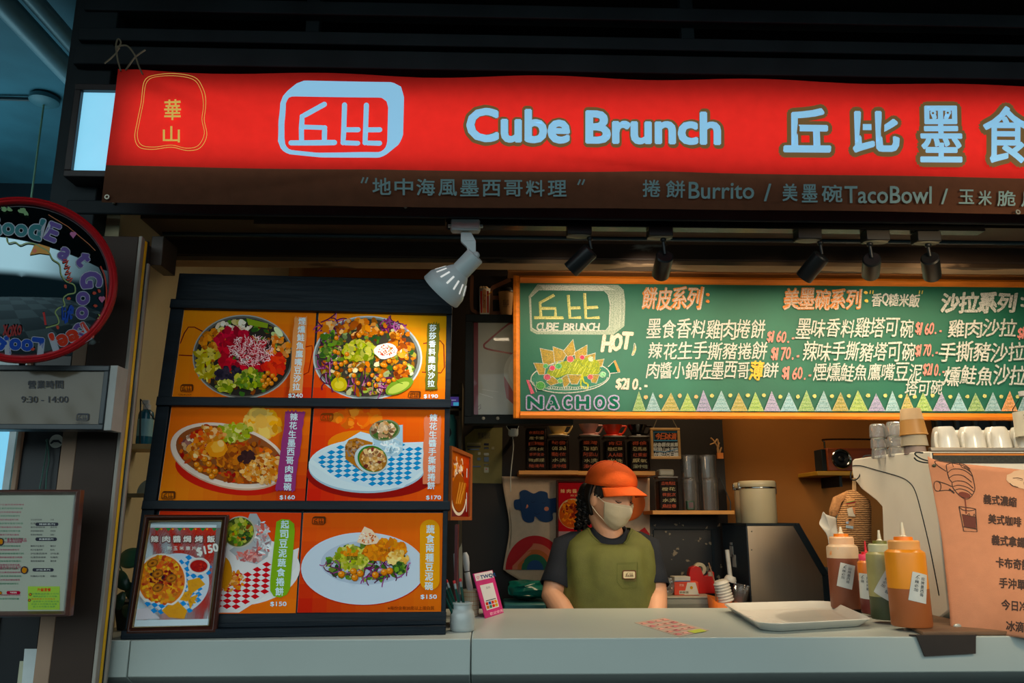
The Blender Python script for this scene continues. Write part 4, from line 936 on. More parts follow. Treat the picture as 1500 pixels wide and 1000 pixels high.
# white spot lamp
pA = at(682, 335, YT - .0); t = thing('white_spot_lamp', 'white bell-shaped spot lamp hanging in front of the menu stand', 'lamp', pA)
q = MB(); zt_, zb_ = zat(327.5, YT), zat(342.5, YT); xa, xb = xat(660, 335, YT), xat(704, 335, YT); yw = .017
out = [(xa + .004, 0), (xa, yw * .5), (xa + .004, yw), (xb - .004, yw), (xb, yw * .5), (xb - .004, 0)]
q.loft([[(x, YT - .03 + y * 2, z) for x, y in out] for z in (zb_ + .004, zt_)]); q.loft([[(x * .96 + (xa + xb) / 2 * .04, YT - .028 + y * 1.8, z) for x, y in out] for z in (zb_, zb_ + .004)])
q.box(xa - .006, xa + .004, YT - .02, YT - .006, zb_ + .013, zb_ + .02); q.box(xb - .004, xb + .006, YT - .02, YT - .006, zb_ + .013, zb_ + .02)
q.build('track_adapter', M_white, t, bevel=.0008)
yl = YT - .014
q = MB()
arm = [(675, 340), (675, 353), (684, 361.5), (684.5, 372)]; arm2 = [(690, 340), (697, 352.5), (697, 374), (694, 378)]
for (a, b, c, d) in ((arm[0], arm[1], arm2[1], arm2[0]), (arm[1], arm[2], arm2[2], arm2[1]), (arm[2], arm[3], arm2[3], arm2[2])):
    q.prism([at(*p, yl - .007) for p in (a, b, c, d)], (0, .014, 0))
q.build('arm', M_white, t, bevel=.001)
axo = at(691, 380, yl); axm = at(648, 425, yl + .035); ax = (axm - axo).normalized(); LM = aim(axo, ax); sc = (axm - axo).length; LM = LM @ Matrix.Diagonal((1.14, 1.14, sc / .090, 1))
q = MB(); q.lathe([(0.0, -.012), (.0215, -.012), (.0235, -.009), (.0235, .036)], LM, 32); q.ball(LM @ Vector((0, 0, -.012)), .011, 12, 8); q.build('lamp_neck', M_white, t)
q = MB(); q.lathe([(.0235, .034), (.027, .038), (.030, .042), (.051, .073), (.0525, .076), (.054, .094), (.0525, .096), (.047, .094), (.044, .080), (.022, .045)], LM, 40)
sh = q.build('lamp_shade', M_white, t)
q = MB()
for k in range(14):
    a = 2 * PI * k / 14; d = Vector((math.cos(a), math.sin(a), 0)); tz = Vector((-math.sin(a), math.cos(a), 0))
    p0, p1 = d * .0345 + Vector((0, 0, .048)), d * .0475 + Vector((0, 0, .0675)); e = .0022; n_ = Vector((d.x * .8, d.y * .8, -.6)) * .0006
    q.add([LM @ (p + tz * s + n_) for p, s in ((p0, -e), (p0, e), (p1, e), (p1, -e))], [(0, 1, 2, 3)])
q.build('vent_slots', mat('vent_glow', C(220, 226, 226), .5, emit=(C(255, 250, 240), .5)), sh)
MB().lathe([(0, .070), (.040, .070), (.043, .079)], LM, 28).build('bulb_face', mat('bulb_frost', C(255, 250, 238), .4, emit=(C(255, 244, 226), 2.0)), t)
lc = LM @ Vector((0, 0, .10))
light('menu_spot', 'SPOT', lc, 5, (1.0, 0.9, 0.8), lc + Vector((-.30, -.02, -.62)) * 1.0 + Vector((0, .10, 0)), spot_size=R(140), spot_blend=0.9, shadow_soft_size=0.035)
# black cylinder lamps: (photo top centre, photo mouth centre, depth turn), adapter place
for k, (ua, uj, vj, um, vm, dy, lb, tgt) in enumerate((
    (848, 866, 366, 833, 398, .03, 'black cylinder spot lamp nearest the white lamp, tilted far left', (.25, YK, 1.98)),
    (966, 974, 374, 967.5, 402, .07, 'black cylinder spot lamp over the first menu heading, facing into the stall', (.52, YK, 1.98)),
    (1182, 1204, 374, 1177, 407, .05, 'black cylinder spot lamp leaning left above the second menu heading', (.92, YK, 1.85)),
    (1281, 1277, 379, 1275, 404, .08, 'black cylinder spot lamp hanging straight, second from the right end of the track', (1.25, YK, 1.9)),
    (1355, 1362, 377, 1366, 408, .07, 'black cylinder spot lamp at the right end of the track, leaning right', (1.62, YK, 1.92)))):
    vt = 327 + (ua - 848) * .009
    pA = at(ua, vt + 8, YT); t = thing('black_spot_lamp', lb, 'lamp', pA, 'black cylinder lamps on the track')
    w = .0335; q = MB(); q.box(pA.x - w, pA.x + w, YT - .020, YT + .020, zat(vt + 18, YT), zat(vt + 3, YT)); q.build('track_adapter', M_lblk, t, bevel=.002)
    q = MB(); q.lathe([(0, 0), (.014, 0), (.016, .0015), (.0, .0015)], TR(pA.x, YT, zat(vt + 18, YT) - .002) @ Matrix.Diagonal((2.2, 1.1, 1, 1)), 24); q.build('adapter_plate', mat('pale_plate', C(150, 150, 130), .6), t)
    jp = at(uj, vj - 2, YT + .004); top = Vector((jp.x - .004, YT, zat(vt + 18, YT)))
    q = MB(); q.tube([top, Vector((top.x, YT, top.z - .012)), jp], .0048, 10); q.ball(top - Vector((0, 0, .006)), .0085, 12, 8); q.build('stem', M_lblk, t)
    a = at(uj, vj, YT + .004); m = at(um, vm, YT + .004 + dy); d = (m - a).normalized(); LM = aim(a, d)
    q = MB(); q.lathe([(0, .000), (.021, .0), (.0235, .003), (.0245, .004), (.0245, .078), (.0235, .080), (.021, .078), (.019, .060), (0, .058)], LM, 36); q.build('lamp_body', M_lblk, t)
    MB().lathe([(0, .0615), (.018, .0615)], LM, 24).build('lens', mat('lamp_lens', C(255, 240, 210), .3, emit=(C(255, 214, 150), 3.0)), t)
    lc = a + d * .084
    light('track_spot', 'SPOT', lc, (1.5, 12, 4, 4, 7)[k], (1.0, 0.88, 0.70), tgt, spot_size=R(62), spot_blend=0.75, shadow_soft_size=0.02)
# ================================================================== INSIDE THE STALL
M_dkwood = mat('dark_partition', C(28, 20, 15), .6, 0, .2, 6)
M_shelf = mat('shelf_pine', C(206, 138, 54), .5, 0, .18, 10, stretch=(1, 8, 8))
M_clear = thin('clear_acrylic', (.98, .98, .98), .06)
M_metal = mat('brushed_steel', C(170, 156, 138), .38, 1.0, .06, 20, stretch=(1, 1, .02))
# dark partition behind the shelves
px0, px1 = xat(640, 600, 3.72), xat(1057, 600, 3.72)
struct(MB().box(px0, px1, 3.72, 3.80, 0, 2.62), 'wall_partition', M_dkwood)
def px_box(mb, u0, v0, u1, v1, Y0, Y1, mi=0):
    a, b = at(u0, v0, Y0), at(u1, v1, Y0); return mb.box(a.x, b.x, Y0, Y1, b.z, a.z, mi)
# worn black lower panel
t = thing('scuffed_panel', 'scuffed black panel low on the partition behind the tape dispenser', 'panel', at(1010, 870, 3.70))
q = MB(); px_box(q, 952, 757, 1062, 900, 3.705, 3.719); q.build('sheet', mat('scuffed_black', C(26, 22, 20), .45, 0, .3, 8, worn=(C(150, 130, 100), .60, 24)), t)
q = MB(); px_box(q, 958, 774, 1048, 776, 3.700, 3.705); px_box(q, 1045, 776, 1047, 880, 3.700, 3.705); px_box(q, 958, 776, 960, 880, 3.700, 3.705); q.build('beading', M_black, t)
# black framed display, left of the chalkboard
YD = 3.15
t = thing('framed_display', 'black framed pale menu display partly hidden behind the chalkboard', 'display', at(740, 622, YD))
def rect_frame(x0, x1, z0, z1, w, Y, d, m, parent, nm='frame'):
    q = MB(); q.box(x0, x1, Y, Y + d, z1 - w, z1); q.box(x0, x1, Y, Y + d, z0, z0 + w); q.box(x0, x0 + w, Y, Y + d, z0 + w, z1 - w); q.box(x1 - w, x1, Y, Y + d, z0 + w, z1 - w)
    return q.build(nm, m, parent, bevel=.002)
a, b = at(682, 460, YD), at(840, 621, YD); rect_frame(a.x, b.x, b.z, a.z, .030, YD, .07, M_black, t)
q = MB(); q.box(a.x + .01, b.x - .01, YD + .02, YD + .06, b.z + .01, a.z - .01); q.build('back_panel', M_black, t)
q = MB(); q.box(a.x + .06, a.x + .12, YD + .0605, 3.7195, b.z + .05, b.z + .09); q.build('wall_mount', M_black, t)
D = Art(plane_fn((0, YD + .0198, 1), (0, -1, 0)), .0002, 2e-5)
D.poly([(694, 470), (830, 470), (830, 607), (694, 607)], C(176, 178, 168)); D.rect(694, 470, 700.5, 607, C(120, 34, 48))
D.line(loop_pts([(752, 474), (744, 475), (714, 500), (709, 506), (714, 511), (745, 517), (760, 519)], 4, False), 2.6, C(140, 24, 34)); D.ell(775, 545, 37, 36, C(206, 208, 198), 0, 40); D.ell(778, 543, 33, 32, C(222, 224, 214), 0, 40)
D.poly([(738, 550), (744, 560), (752, 574), (752, 592), (742, 583), (739, 566)], C(170, 80, 70)); D.line([(700, 596), (704, 592), (704, 598), (701, 600)], .8, C(70, 40, 30)); D.line([(702, 576), (722, 582)], .6, C(220, 222, 218)); D.line([(706, 570), (730, 574)], .5, C(214, 216, 210))
D.build('print', ink('display_print', .3, coat=.3), t)
for u in (708, 729):
    p = at(u, 612.5, YD - .002); q = MB(); q.ball(p, .007, 12, 8); q.build('clip', mat('clear_clip', C(170, 170, 160), .2), t)
# dark logo box on top, with popcorn box and cup
t = thing('logo_panel', 'dark panel with a pale cube outline standing on top of the framed display', 'panel', at(730, 460, YD + .06))
q = MB(); px_box(q, 689, 404, 800, 459.5, YD + .055, YD + .068); q.build('panel_board', mat('panel_dark', C(34, 26, 22), .6), t)
D = Art(plane_fn((0, YD + .0548, 1), (0, -1, 0)), .0002, 2e-5); PC = C(150, 100, 72)
D.line(loop_pts([(760, 456), (706, 459), (696, 456), (691, 449), (691.5, 408), (692, 404)], 4, False), 5, PC); D.line([(748, 409), (722, 421), (719, 425), (719, 458)], 6, PC); D.line([(722, 436), (752, 436)], 6, PC)
D.build('mark', ink('display_print'), t)
zs = at(720, 459.5, YD).z
t = thing('popcorn_box', 'red and white striped snack box on top of the framed display', 'snack box', Vector((xat(710, 450, YD + .02), YD + .025, zs)))
x0, x1 = xat(702, 458, YD + .02), xat(717.5, 458, YD + .02); zt_ = at(710, 424, YD + .02).z; q = MB()
q.loft([[(x0 + .003, YD + .005, zs), (x1 - .003, YD + .005, zs), (x1 - .003, YD + .042, zs), (x0 + .003, YD + .042, zs)], [(x0 - .001, YD + .002, zt_), (x1 + .001, YD + .002, zt_), (x1 + .001, YD + .045, zt_), (x0 - .001, YD + .045, zt_)]], (1, 0)); q.build('carton', mat('carton_white', C(206, 200, 186), .6), t, solid=.0008)
D = Art(plane_fn((0, YD + .0012, 1), (0, -1, 0)), .0004, 2e-5)
for u in (703.5, 713): D.poly([(u, 426), (u + 3, 426), (u + 3, 458), (u + .6, 458)], C(206, 52, 30))
D.poly([(707, 424), (712, 424), (712, 458), (707.5, 458)], C(226, 150, 90)); D.fit('爆米花', 707.5, 430, 711.5, 452, C(120, 30, 20), 0, 1); D.line([(714, 433), (720, 427)], 1.6, C(240, 160, 30)); D.build('print', ink('display_print'), t)
q = MB(); 
for i in range(9): q.ball(Vector((x0 + (x1 - x0) * (.15 + .7 * ((i * 37) % 9) / 9), YD + .008 + .03 * (i % 3) / 3, zt_ + .004)), .007, 10, 7)
q.build('popcorn', mat('popcorn', C(226, 190, 140), .8), t)
def paper_cup(c, r0, r1, h, m, t, lid=True):
    MB().lathe([(0, 0), (r0, 0), (r1, h), (r1 + .0015, h), (r1 + .0015, h + .003), (r1 - .001, h + .003), (r1 - .001, h - .004), (0, h - .004)], TR(c), 28).build('cup_body', m, t)
    if lid: MB().lathe([(r1 + .003, h), (r1 + .003, h + .006), (r1 - .001, h + .009), (r1 - .005, h + .018), (0, h + .017)], TR(c), 28).build('lid', mat('black_lid', C(18, 18, 18), .35), t)
cc = Vector((xat(741, 450, YD + .03), YD + .03, zs)); t = thing('takeaway_cup', 'kraft paper takeaway cup with black lid on top of the framed display', 'cup', cc)
paper_cup(cc, .024, .031, at(741, 429, YD + .03).z - zs, mat('kraft_paper', C(190, 140, 88), .7, 0, .08, 20), t)
D = Art(lambda a, b, h: Vector((cc.x + (.0292 + h) * math.sin(a / 11.0), cc.y - (.0292 + h) * math.cos(a / 11.0), cc.z + .05 - b * .0027)), .0006, 2e-5); D.line([(-4, -3), (4, -3), (4, 4), (-4, 4)], .9, DK, True); D.fit('丘比', -3, -2, 3, 3, DK, 0, 1); D.fit('CUBE BRUNCH', -5.5, 6, 5.5, 8, DK, 0, 1)
D.build('print', ink('display_print'), t)
# webcam with cord
pw = at(751, 627, 3.3); t = thing('security_camera', 'small white round security camera with a hanging cord under the chalkboard corner', 'camera', pw)
q = MB(); q.lathe([(0, -.018), (.020, -.016), (.027, -.006), (.027, .004), (.0245, .006)], aim(pw + Vector((-.001, -.02, .012)), (0, -1, 0)), 32); q.build('shell', M_white, t)
MB().lathe([(.0245, .0055), (.010, .0065), (0, .0065)], aim(pw + Vector((-.001, -.02, .012)), (0, -1, 0)), 28).build('lens_face', mat('camera_black', C(8, 9, 10), .15), t)
q = MB(); q.lathe([(0, -.034), (.017, -.034), (.021, -.026), (.021, -.004), (0, 0)], TR(pw + Vector((.002, -.008, 0))), 24); q.build('base', M_white, t)
q = MB(); q.box(pw.x - .008, pw.x + .008, pw.y, 3.7195, pw.z - .03, pw.z - .018); q.build('wall_bracket', M_black, t)
q = MB(); q.tube(loop_pts([tuple(at(u, v, 3.3)) for u, v in ((751, 640), (752, 655), (750, 675), (748, 697), (748, 720))], 5, False), .0022, 7); q.build('cord', mat('white_cord', C(170, 165, 150), .6), t)
# notice sheet on the partition
t = thing('notice_sheet', 'dim olive printed sheet on the dark partition left of the cloth hanging', 'notice', at(712, 706, 3.715))
q = MB(); q.prism([at(u, v, 3.716) for u, v in ((681, 640), (695, 628), (736, 626), (735, 708), (684, 707))], (0, .002, 0)); q.build('sheet', mat('notice_paper', C(120, 116, 70), .7), t)
D = Art(plane_fn((0, 3.7158, 1), (0, -1, 0)), .0003, 2e-5)
for i, (u0, v0, u1, v1) in enumerate(((684, 648, 704, 651), (684, 653, 704, 655), (685, 657, 702, 659), (700, 662, 704, 666), (709, 649, 716, 652), (709, 655, 716, 657), (709, 663, 716, 667), (709, 669, 716, 676), (709, 680, 716, 681), (709, 684, 716, 692), (690, 682, 704, 684), (699, 670, 704, 674), (720, 654, 724, 658))): D.rect(u0, v0, u1, v1, C(40, 44, 70) if i % 3 else C(150, 146, 110))
D.fit('營業登記', 700, 633, 718, 642, C(60, 60, 70), 0, 1); D.ell(712.5, 687, 1.2, 1.2, C(190, 60, 40)); D.build('print', ink('display_print'), t)
# small things in the gap right of the menu stand
YG_ = 3.3
q = MB(); px_box(q, 640, 660, 680, 664, YG_ - .02, YG_ + .16); px_box(q, 640, 598, 676, 601, YG_ - .02, YG_ + .16); px_box(q, 672.5, 560, 676, 664, YG_ - .02, YG_ + .16); _a = at(672.5, 664, YG_ - .02); _b = at(676, 664, YG_ - .02); q.box(_a.x, _b.x, YG_ - .02, YG_ + .16, 0, _a.z + .002); tag(q.build('narrow_rack', mat('rack_olive', C(72, 64, 46), .7)), 'narrow olive rack in the gap between the menu stand and the display', 'rack')
c = at(665, 598, YG_ + .04); t = thing('card_terminal', 'payment terminal with a purple and blue lit screen on the narrow rack', 'terminal', c)
q = MB(); px_box(q, 656, 577, 673, 597.5, YG_ + .02, YG_ + .07); q.build('case', M_black, t, bevel=.002)
D = Art(plane_fn((0, YG_ + .0195, 1), (0, -1, 0)), .0004, 2e-5); D.rect(658, 581, 672, 594.5, C(70, 50, 130)); D.rect(664, 589, 672, 594, C(70, 180, 220)); D.rect(658, 585.5, 668, 586.3, C(190, 190, 230)); D.build('screen', ink('lit_screen', .3, emit=.5), t)
c = at(654, 660, YG_ + .06); c.z = at(660, 660, YG_ - .02).z + .0005; t = thing('teal_jar', 'translucent teal jar on the lower tier of the narrow rack', 'jar', c)
MB().lathe([(0, 0), (.038, 0), (.042, .006), (.042, .13), (.034, .145), (.034, .155), (0, .155)], TR(c), 24).build('body', mat('teal_glass', C(60, 130, 126), .3), t)
MB().lathe([(0, 0), (.026, 0), (.026, .004), (0, .004)], aim(c + Vector((-.004, -.0421, .078)), (0, -1, 0)), 24).build('black_disc', M_black, t)
# framed picture fixed to the stand's right flank, seen edge-on
p_ = [at(660, 648, 2.30), at(690.5, 670, 2.63), at(690, 765, 2.63), at(658.6, 758, 2.30)]
p_[3].z = p_[2].z = (p_[3].z + p_[2].z) / 2; p_[0].z = p_[1].z = (p_[0].z + p_[1].z) / 2; p_[3].x, p_[3].y = p_[0].x, p_[0].y; p_[2].x, p_[2].y = p_[1].x, p_[1].y
nn = (p_[1] - p_[0]).cross(Vector((0, 0, 1))).normalized()
t = thing('angled_picture', 'narrow-looking framed dish picture turned sideways at the stand right edge', 'framed picture', p_[3])
def on(s, v): return p_[0].lerp(p_[1], s) * (1 - v) + p_[3].lerp(p_[2], s) * v
fo3 = [on(0, 0), on(1, 0), on(1, 1), on(0, 1)]; fi3 = [on(.07, .05), on(.93, .05), on(.93, .95), on(.07, .95)]
q = MB(); rings = [[p - nn * .012 for p in fo3], [p + nn * .004 for p in fo3], [p + nn * .002 for p in fi3], [p - nn * .012 for p in fi3]]
vs = [p for r in rings for p in r]; q.add(vs, [(j * 4 + i, j * 4 + (i + 1) % 4, ((j + 1) % 4) * 4 + (i + 1) % 4, ((j + 1) % 4) * 4 + i) for j in range(4) for i in range(4)]); q.build('frame', mat('orange_frame', C(170, 90, 40), .4), t)
q = MB(); q.prism([p - nn * .004 for p in fi3], -nn * .004); q.build('mount', M_foam, t)
D = Art(lambda a, b, h: on(.07 + .86 * a, .05 + .9 * b) - nn * .0037 + nn * h, .0002, 2e-5); ground(D, ((0, 0), (1, 0), (1, 1), (0, 1)), (C(190, 110, 60), C(200, 60, 30), C(120, 40, 40), C(90, 50, 60)), 6, 8)
for i in range(60): D.ell(.15 + rnd.random() * .5, .1 + rnd.random() * .35, .06, .035, rnd.choice(CREAM + MEAT + [C(230, 160, 60)]), rnd.uniform(0, 90), 8, .2, 1e-6)
D.ell(.45, .62, .36, .30, C(160, 90, 50), 0, 30); D.ring(.45, .66, .40, .30, .05, C(230, 220, 205), arc=(170, 350))
for i in range(6): D.line([(.3 + .05 * i, .8), (.5 + .07 * i, .45)], .03, rnd.choice([C(226, 170, 100), C(200, 130, 60)]))
D.line([(.88, .2), (.88, .35)], .04, WHITE); D.line([(.88, .6), (.88, .92)], .03, WHITE); D.build('print', M_print, t)
q = MB(); xw = p_[0].x + .02; q.box(xw - .004, xw + .004, 2.30, 2.42, CZ, p_[3].z - .012); tag(q.build('maroon_panel', mat('maroon', C(90, 16, 22), .5)), 'thin maroon board standing under the sideways picture by the menu stand', 'board')

# ------------------------------------------------------------------ jar shelf
YS = 3.56; zs1 = at(850, 689, YS - .06).z
q = MB(); q.box(xat(760, 690, YS - .06), xat(847, 690, YS - .06), YS - .06, 3.72, zs1 - .017, zs1); t = tag(q.build('jar_shelf', M_shelf, bevel=.001), 'left plank of the wooden shelf under the bean jars', 'shelf')
q = MB(); q.box(xat(846.6, 690, YS - .06) + .001, xat(960, 690, YS - .06), YS - .06, 3.72, zs1 - .019, zs1 - .002); tag(q.build('jar_shelf', M_shelf, bevel=.001), 'right plank of the wooden shelf under the bean jars, behind the cap', 'shelf')
M_bean = mat('coffee_beans', C(30, 18, 12), .55, 0, .5, 90, bump=.9, bscale=110, spec=.15)
M_jlid = mat('smoky_lid', C(72, 66, 60), .2)
COR, CCR, CGR = C(214, 90, 50), C(214, 196, 140), C(190, 190, 150)
def bean_jar(u0, u1, vt, vb, Y, z, label, lines, group='coffee bean jars'):
    x0, x1 = xat(u0, vb, Y), xat(u1, vb, Y); w = x1 - x0; h = at(u0, vt, Y).z - z; c = Vector(((x0 + x1) / 2, Y + w / 2, z))
    t = thing('bean_jar', label, 'jar', c, group)
    q = MB(); q.box(x0 + .003, x1 - .003, Y + .003, Y + w - .003, z + .003, z + h - .02); q.build('beans', M_bean, t, bevel=.006)
    q = MB(); q.box(x0, x1, Y, Y + w, z + .0005, z + h - .010); q.build('jar_wall', M_clear, t, bevel=.005)
    q = MB(); q.box(x0 - .003, x1 + .003, Y - .003, Y + w + .003, z + h - .0095, z + h); q.build('lid', M_jlid, t, bevel=.003)
    D = Art(lambda a, b, hh: Vector((x0 + w * a, Y - .0006 - hh, z + h * (1 - b))), .0003, 2e-5); n = len(lines); y = .14
    dy = (.96 - .14) / n
    for s, cc in lines:
        D.hand(s, .12 + .05 * rnd.random(), y + .02, .86, y + dy * .74, tuple(k * .8 for k in cc), .004, .10); y += dy
    D.build('lettering', ink('jar_pen', .7), t); bean_jar.last = t; return c, w, h
J = {}
for k, (u0, u1, vt, lb, ln) in enumerate((
    (770, 802, 620, 'tallest bean jar at the left end of the shelf, under a red lid', [('衣索比亞', COR), ('產卡蜜', CCR), ('日曬', COR), ('荔枝', CCR), ('草莓果香', COR), ('微處理', CCR), ('極淺焙', COR)]),
    (804, 834, 637, 'bean jar under the cream dripper', [('秘魯', COR), ('Geisha', CCR), ('藝伎', COR), ('水洗', CCR), ('淺中焙', COR)]),
    (851, 880, 637, 'bean jar under the pink dripper', [('臺灣', COR), ('Taiwan', CCR), ('阿里山', COR), ('水洗', CCR), ('淺中焙', COR)]),
    (887, 917, 638, 'bean jar under the orange dripper, behind the cap', [('肯亞', COR), ('橙紅莓', CCR), ('AA級', COR), ('水洗', CCR), ('中焙', COR)]),
    (923, 953, 638, 'bean jar under the dark dripper, right end of the shelf', [('哥倫', COR), ('亞馬遜', CCR), ('紅果蜜', COR), ('厭氧', CCR), ('深中焙', CGR)]))):
    J[k] = bean_jar(u0, u1, vt, 0, YS - .05, zs1 + (0 if k < 2 else -.002), lb, ln) if False else bean_jar(u0, u1, vt, 689, YS - .05, zs1 + (0 if k < 2 else -.0019), lb, ln)
c, w, h = J[0]; q = MB(); q.lathe([(0, 0), (.044, 0), (.046, .004), (.038, .009), (.014, .013), (.012, .02), (0, .021)], TR(c + Vector((0, 0, h + .0005))), 28); tag(q.build('red_lid', mat('red_plastic', C(196, 24, 20), .3)), 'red plastic lid lying on the tallest bean jar', 'lid')
def dripper(k, col, label, mname, dx=0, rough=.3):
    c, w, h = J[k]; b = c + Vector((dx, -.002, h + .0005)); t = thing('coffee_dripper', label, 'coffee dripper', b, 'coffee drippers on the bean jars'); m = mat(mname, col, rough, 0, .03)
    el = Matrix.Diagonal((1, .82, 1, 1))
    MB().lathe([(0, .0), (.042, .0), (.044, .003), (.042, .006), (.018, .007)], TR(b) @ el, 32).build('flange', m, t)
    MB().lathe([(.022, .006), (.026, .012), (.044, .050), (.045, .052), (.042, .052), (.024, .014), (.0, .012)], TR(b) @ el, 32).build('cone', m, t)
    q = MB(); q.tube(loop_pts([tuple(b + Vector(p)) for p in ((.040, 0, .046), (.060, 0, .046), (.0625, 0, .040), (.052, 0, .020), (.043, 0, .012), (.026, 0, .014))], 5, False), .0042, 8); q.build('handle', m, t)
dripper(1, C(222, 188, 120), 'cream coffee dripper on a bean jar', 'cream_ceramic'); dripper(2, C(206, 150, 140), 'pale pink coffee dripper on a bean jar', 'pink_ceramic')
dripper(3, C(226, 62, 20), 'orange coffee dripper on a bean jar', 'orange_ceramic', -.004); dripper(4, C(30, 24, 22), 'dark smoky coffee dripper on the right bean jar', 'smoky_plastic', 0, .15)
# hanging chalk sign
YSG = 3.46; pt = at(976, 672, YSG); t = thing('hanging_chalk_sign', 'small wood-framed chalk sign hanging on twine right of the bean jars', 'sign', pt)
a, b = at(952.5, 626.5, YSG), at(998, 672, YSG); rect_frame(a.x, b.x, b.z, a.z, .0115, YSG, .014, mat('light_maple', C(196, 150, 90), .5, 0, .1, 10), t)
q = MB(); q.box(a.x + .008, b.x - .008, YSG + .004, YSG + .01, b.z + .008, a.z - .008); q.build('slate', mat('slate', C(26, 28, 32), .7), t)
q = MB(); q.tube([tuple(at(u, v, YSG + .006)) for u, v in ((957, 627), (963, 612), (966, 606))], .0018, 6); q.tube([tuple(at(u, v, YSG + .006)) for u, v in ((992, 627), (985, 614), (983, 606))], .0018, 6); q.build('hanging_twine', mat('jute_twine'), t)
D = Art(plane_fn((0, YSG + .0036, 1), (0, -1, 0)), .0004, 2e-5); D.line([(958, 632.5), (993, 632.5), (993, 645), (958, 645)], 1.8, C(70, 150, 200), True); D.hand('今日冰滴', 960, 634, 991, 643.5, C(220, 110, 60), .35, .06)
for i, s in enumerate(('秘魯藝伎蒸餾', '阿里山水洗蜜', '衣索比亞日曬')): D.hand(s, 957, 648 + 7.3 * i, 994, 654 + 7.3 * i, C(206, 208, 206), .3, .08)
D.line([(957, 660), (975, 662), (993, 657)], 1.0, C(70, 140, 190)); D.build('chalk_lettering', ink('jar_pen'), t)
# lower shelf with jar, clear tumblers, timer
zs2 = at(1010, 747.5, 3.45).z
q = MB(); q.box(xat(956, 748, 3.45), xat(1076, 748, 3.45), 3.45, 3.72, zs2 - .016, zs2); tag(q.build('cup_shelf', M_shelf, bevel=.001), 'short wooden shelf carrying clear tumblers and one bean jar', 'shelf')
q = MB()
for u in (1054, 1071): pass
q.tube([tuple(at(1055, 700, 3.71)), tuple(at(1070, 735, 3.5)), tuple(at(1070, 748, 3.47))], .0025, 6); tag(q.build('shelf_wire', M_black), 'thin black wire bracket at the right end of the tumbler shelf', 'bracket')
c, w, h = bean_jar(966, 995, 697, 747, 3.47, zs2, 'bean jar with pale rounded cap on the tumbler shelf', [('瓜地馬拉', COR), ('橙花', CCR), ('微批次', COR), ('水洗', CCR), ('烏拉巷', COR)])
q = MB(); q.box(c.x - .036, c.x + .030, c.y - .034, c.y + .034, c.z + h + .0005, c.z + h + .03); q.build('jar_cap', mat('grey_plastic', C(150, 144, 128), .4), bean_jar.last, bevel=.008, segs=3, label='pale grey rounded cap')
tum = None
def tumbler(c, r0, r1, h, m, name, label, group):
    t = thing(name, label, 'tumbler', c, group)
    MB().lathe([(0, 0), (r0, 0), (r1, h), (r1 + .001, h + .001), (r1 - .002, h + .001), (r0 - .002, .004), (0, .004)], TR(c), 30).build('wall', m, t)
    MB().lathe([(r1 * .965, h * .9), (r1 * .965 + .003, h * .9), (r1 * .965 + .003, h * .93), (r1 * .965, h * .93)], TR(c), 30).build('rim_band', m, t)
M_tum = thin('clear_tumbler_plastic', (.975, .97, .96), .3, .06, .04)
for u, z_, h_, lb in ((1011, zs2, .138, 'lower clear tumbler beside the bean jar'), (1039, zs2, .138, 'lower clear tumbler at the right of its shelf'), (1011, zs2 + .1395, .1, 'upper clear tumbler stacked beside the chalk sign'), (1038, zs2 + .1395, .1, 'upper clear tumbler stacked under the clothes pegs')):
    c = Vector((xat(u, 720, 3.56), 3.56, z_ + .0005)); tumbler(c, .037, .0385, h_, M_tum, 'clear_tumbler', lb, 'clear tumblers on the lower shelf')
c = Vector((xat(1011.5, 745, 3.47), 3.472, zs2)); t = thing('kitchen_timer', 'small dark green timer at the front edge of the tumbler shelf', 'timer', c)
q = MB(); q.box(c.x - .018, c.x + .018, c.y - .01, c.y + .01, c.z, c.z + .042); q.build('case', mat('dark_green', C(20, 52, 34), .4), t, bevel=.006, segs=3)
q = MB(); q.box(c.x - .008, c.x + .011, c.y - .0112, c.y - .010, c.z + .012, c.z + .034); q.build('display', mat('timer_red', C(70, 22, 24), .3), t)
# pegs and twine on the partition edge
t = thing('twine_bundle', 'bundle of twine ends with a tiny orange tag above the tumblers', 'twine', at(1052, 671, 3.69))
q = MB()
for pts in (((1041, 641), (1046, 646), (1052, 656), (1053, 664)), ((1040, 651), (1047, 648), (1051, 643), (1053, 655)), ((1054, 648), (1051, 656), (1052, 665)), ((1057, 655), (1055, 662), (1056, 668))): q.tube(loop_pts([tuple(at(u, v, 3.69)) for u, v in pts], 4, False), .0035, 6)
q.build('twine', mat('twine_tan', C(166, 126, 80), .9), t); q = MB(); px_box(q, 1051, 663, 1060, 671.5, 3.675, 3.69); q.build('tag', mat('tag_orange', C(206, 120, 50), .6), t)
# cloth hanging with cloud, rainbow and sun
YL = 3.66
def hang(s, v):
    u = 735 + 217 * s; bot = 834 + 40 * max(0, 1 - abs(s - .31) / .31) + (36 * max(0, 1 - abs(s - .78) / .24) if s > .54 else 0)
    vv = 697.5 + (bot - 697.5) * v + 2.5 * s * (1 - v); x = u - 4 * math.sin(PI * v * .9) * (-1 if s < .02 else 0) + (7 * math.exp(-((v - .55) / .3) ** 2) * (1 - s) ** 6)
    p = at(x, vv, YL); p.y += .006 * math.sin(8 * s + 3 * v) + .004 * math.sin(17 * s) * v; return p
t = thing('cloth_hanging', 'beige cloth hanging with a blue cloud and rainbow on the wall behind the worker', 'wall hanging', at(843, 870, YL))
MB().grid(hang, 60, 30).build('cloth', mat('beige_linen', C(204, 174, 144), .85, 0, .06, 40, bump=.3, bscale=500), t, angle=180, solid=.0012)
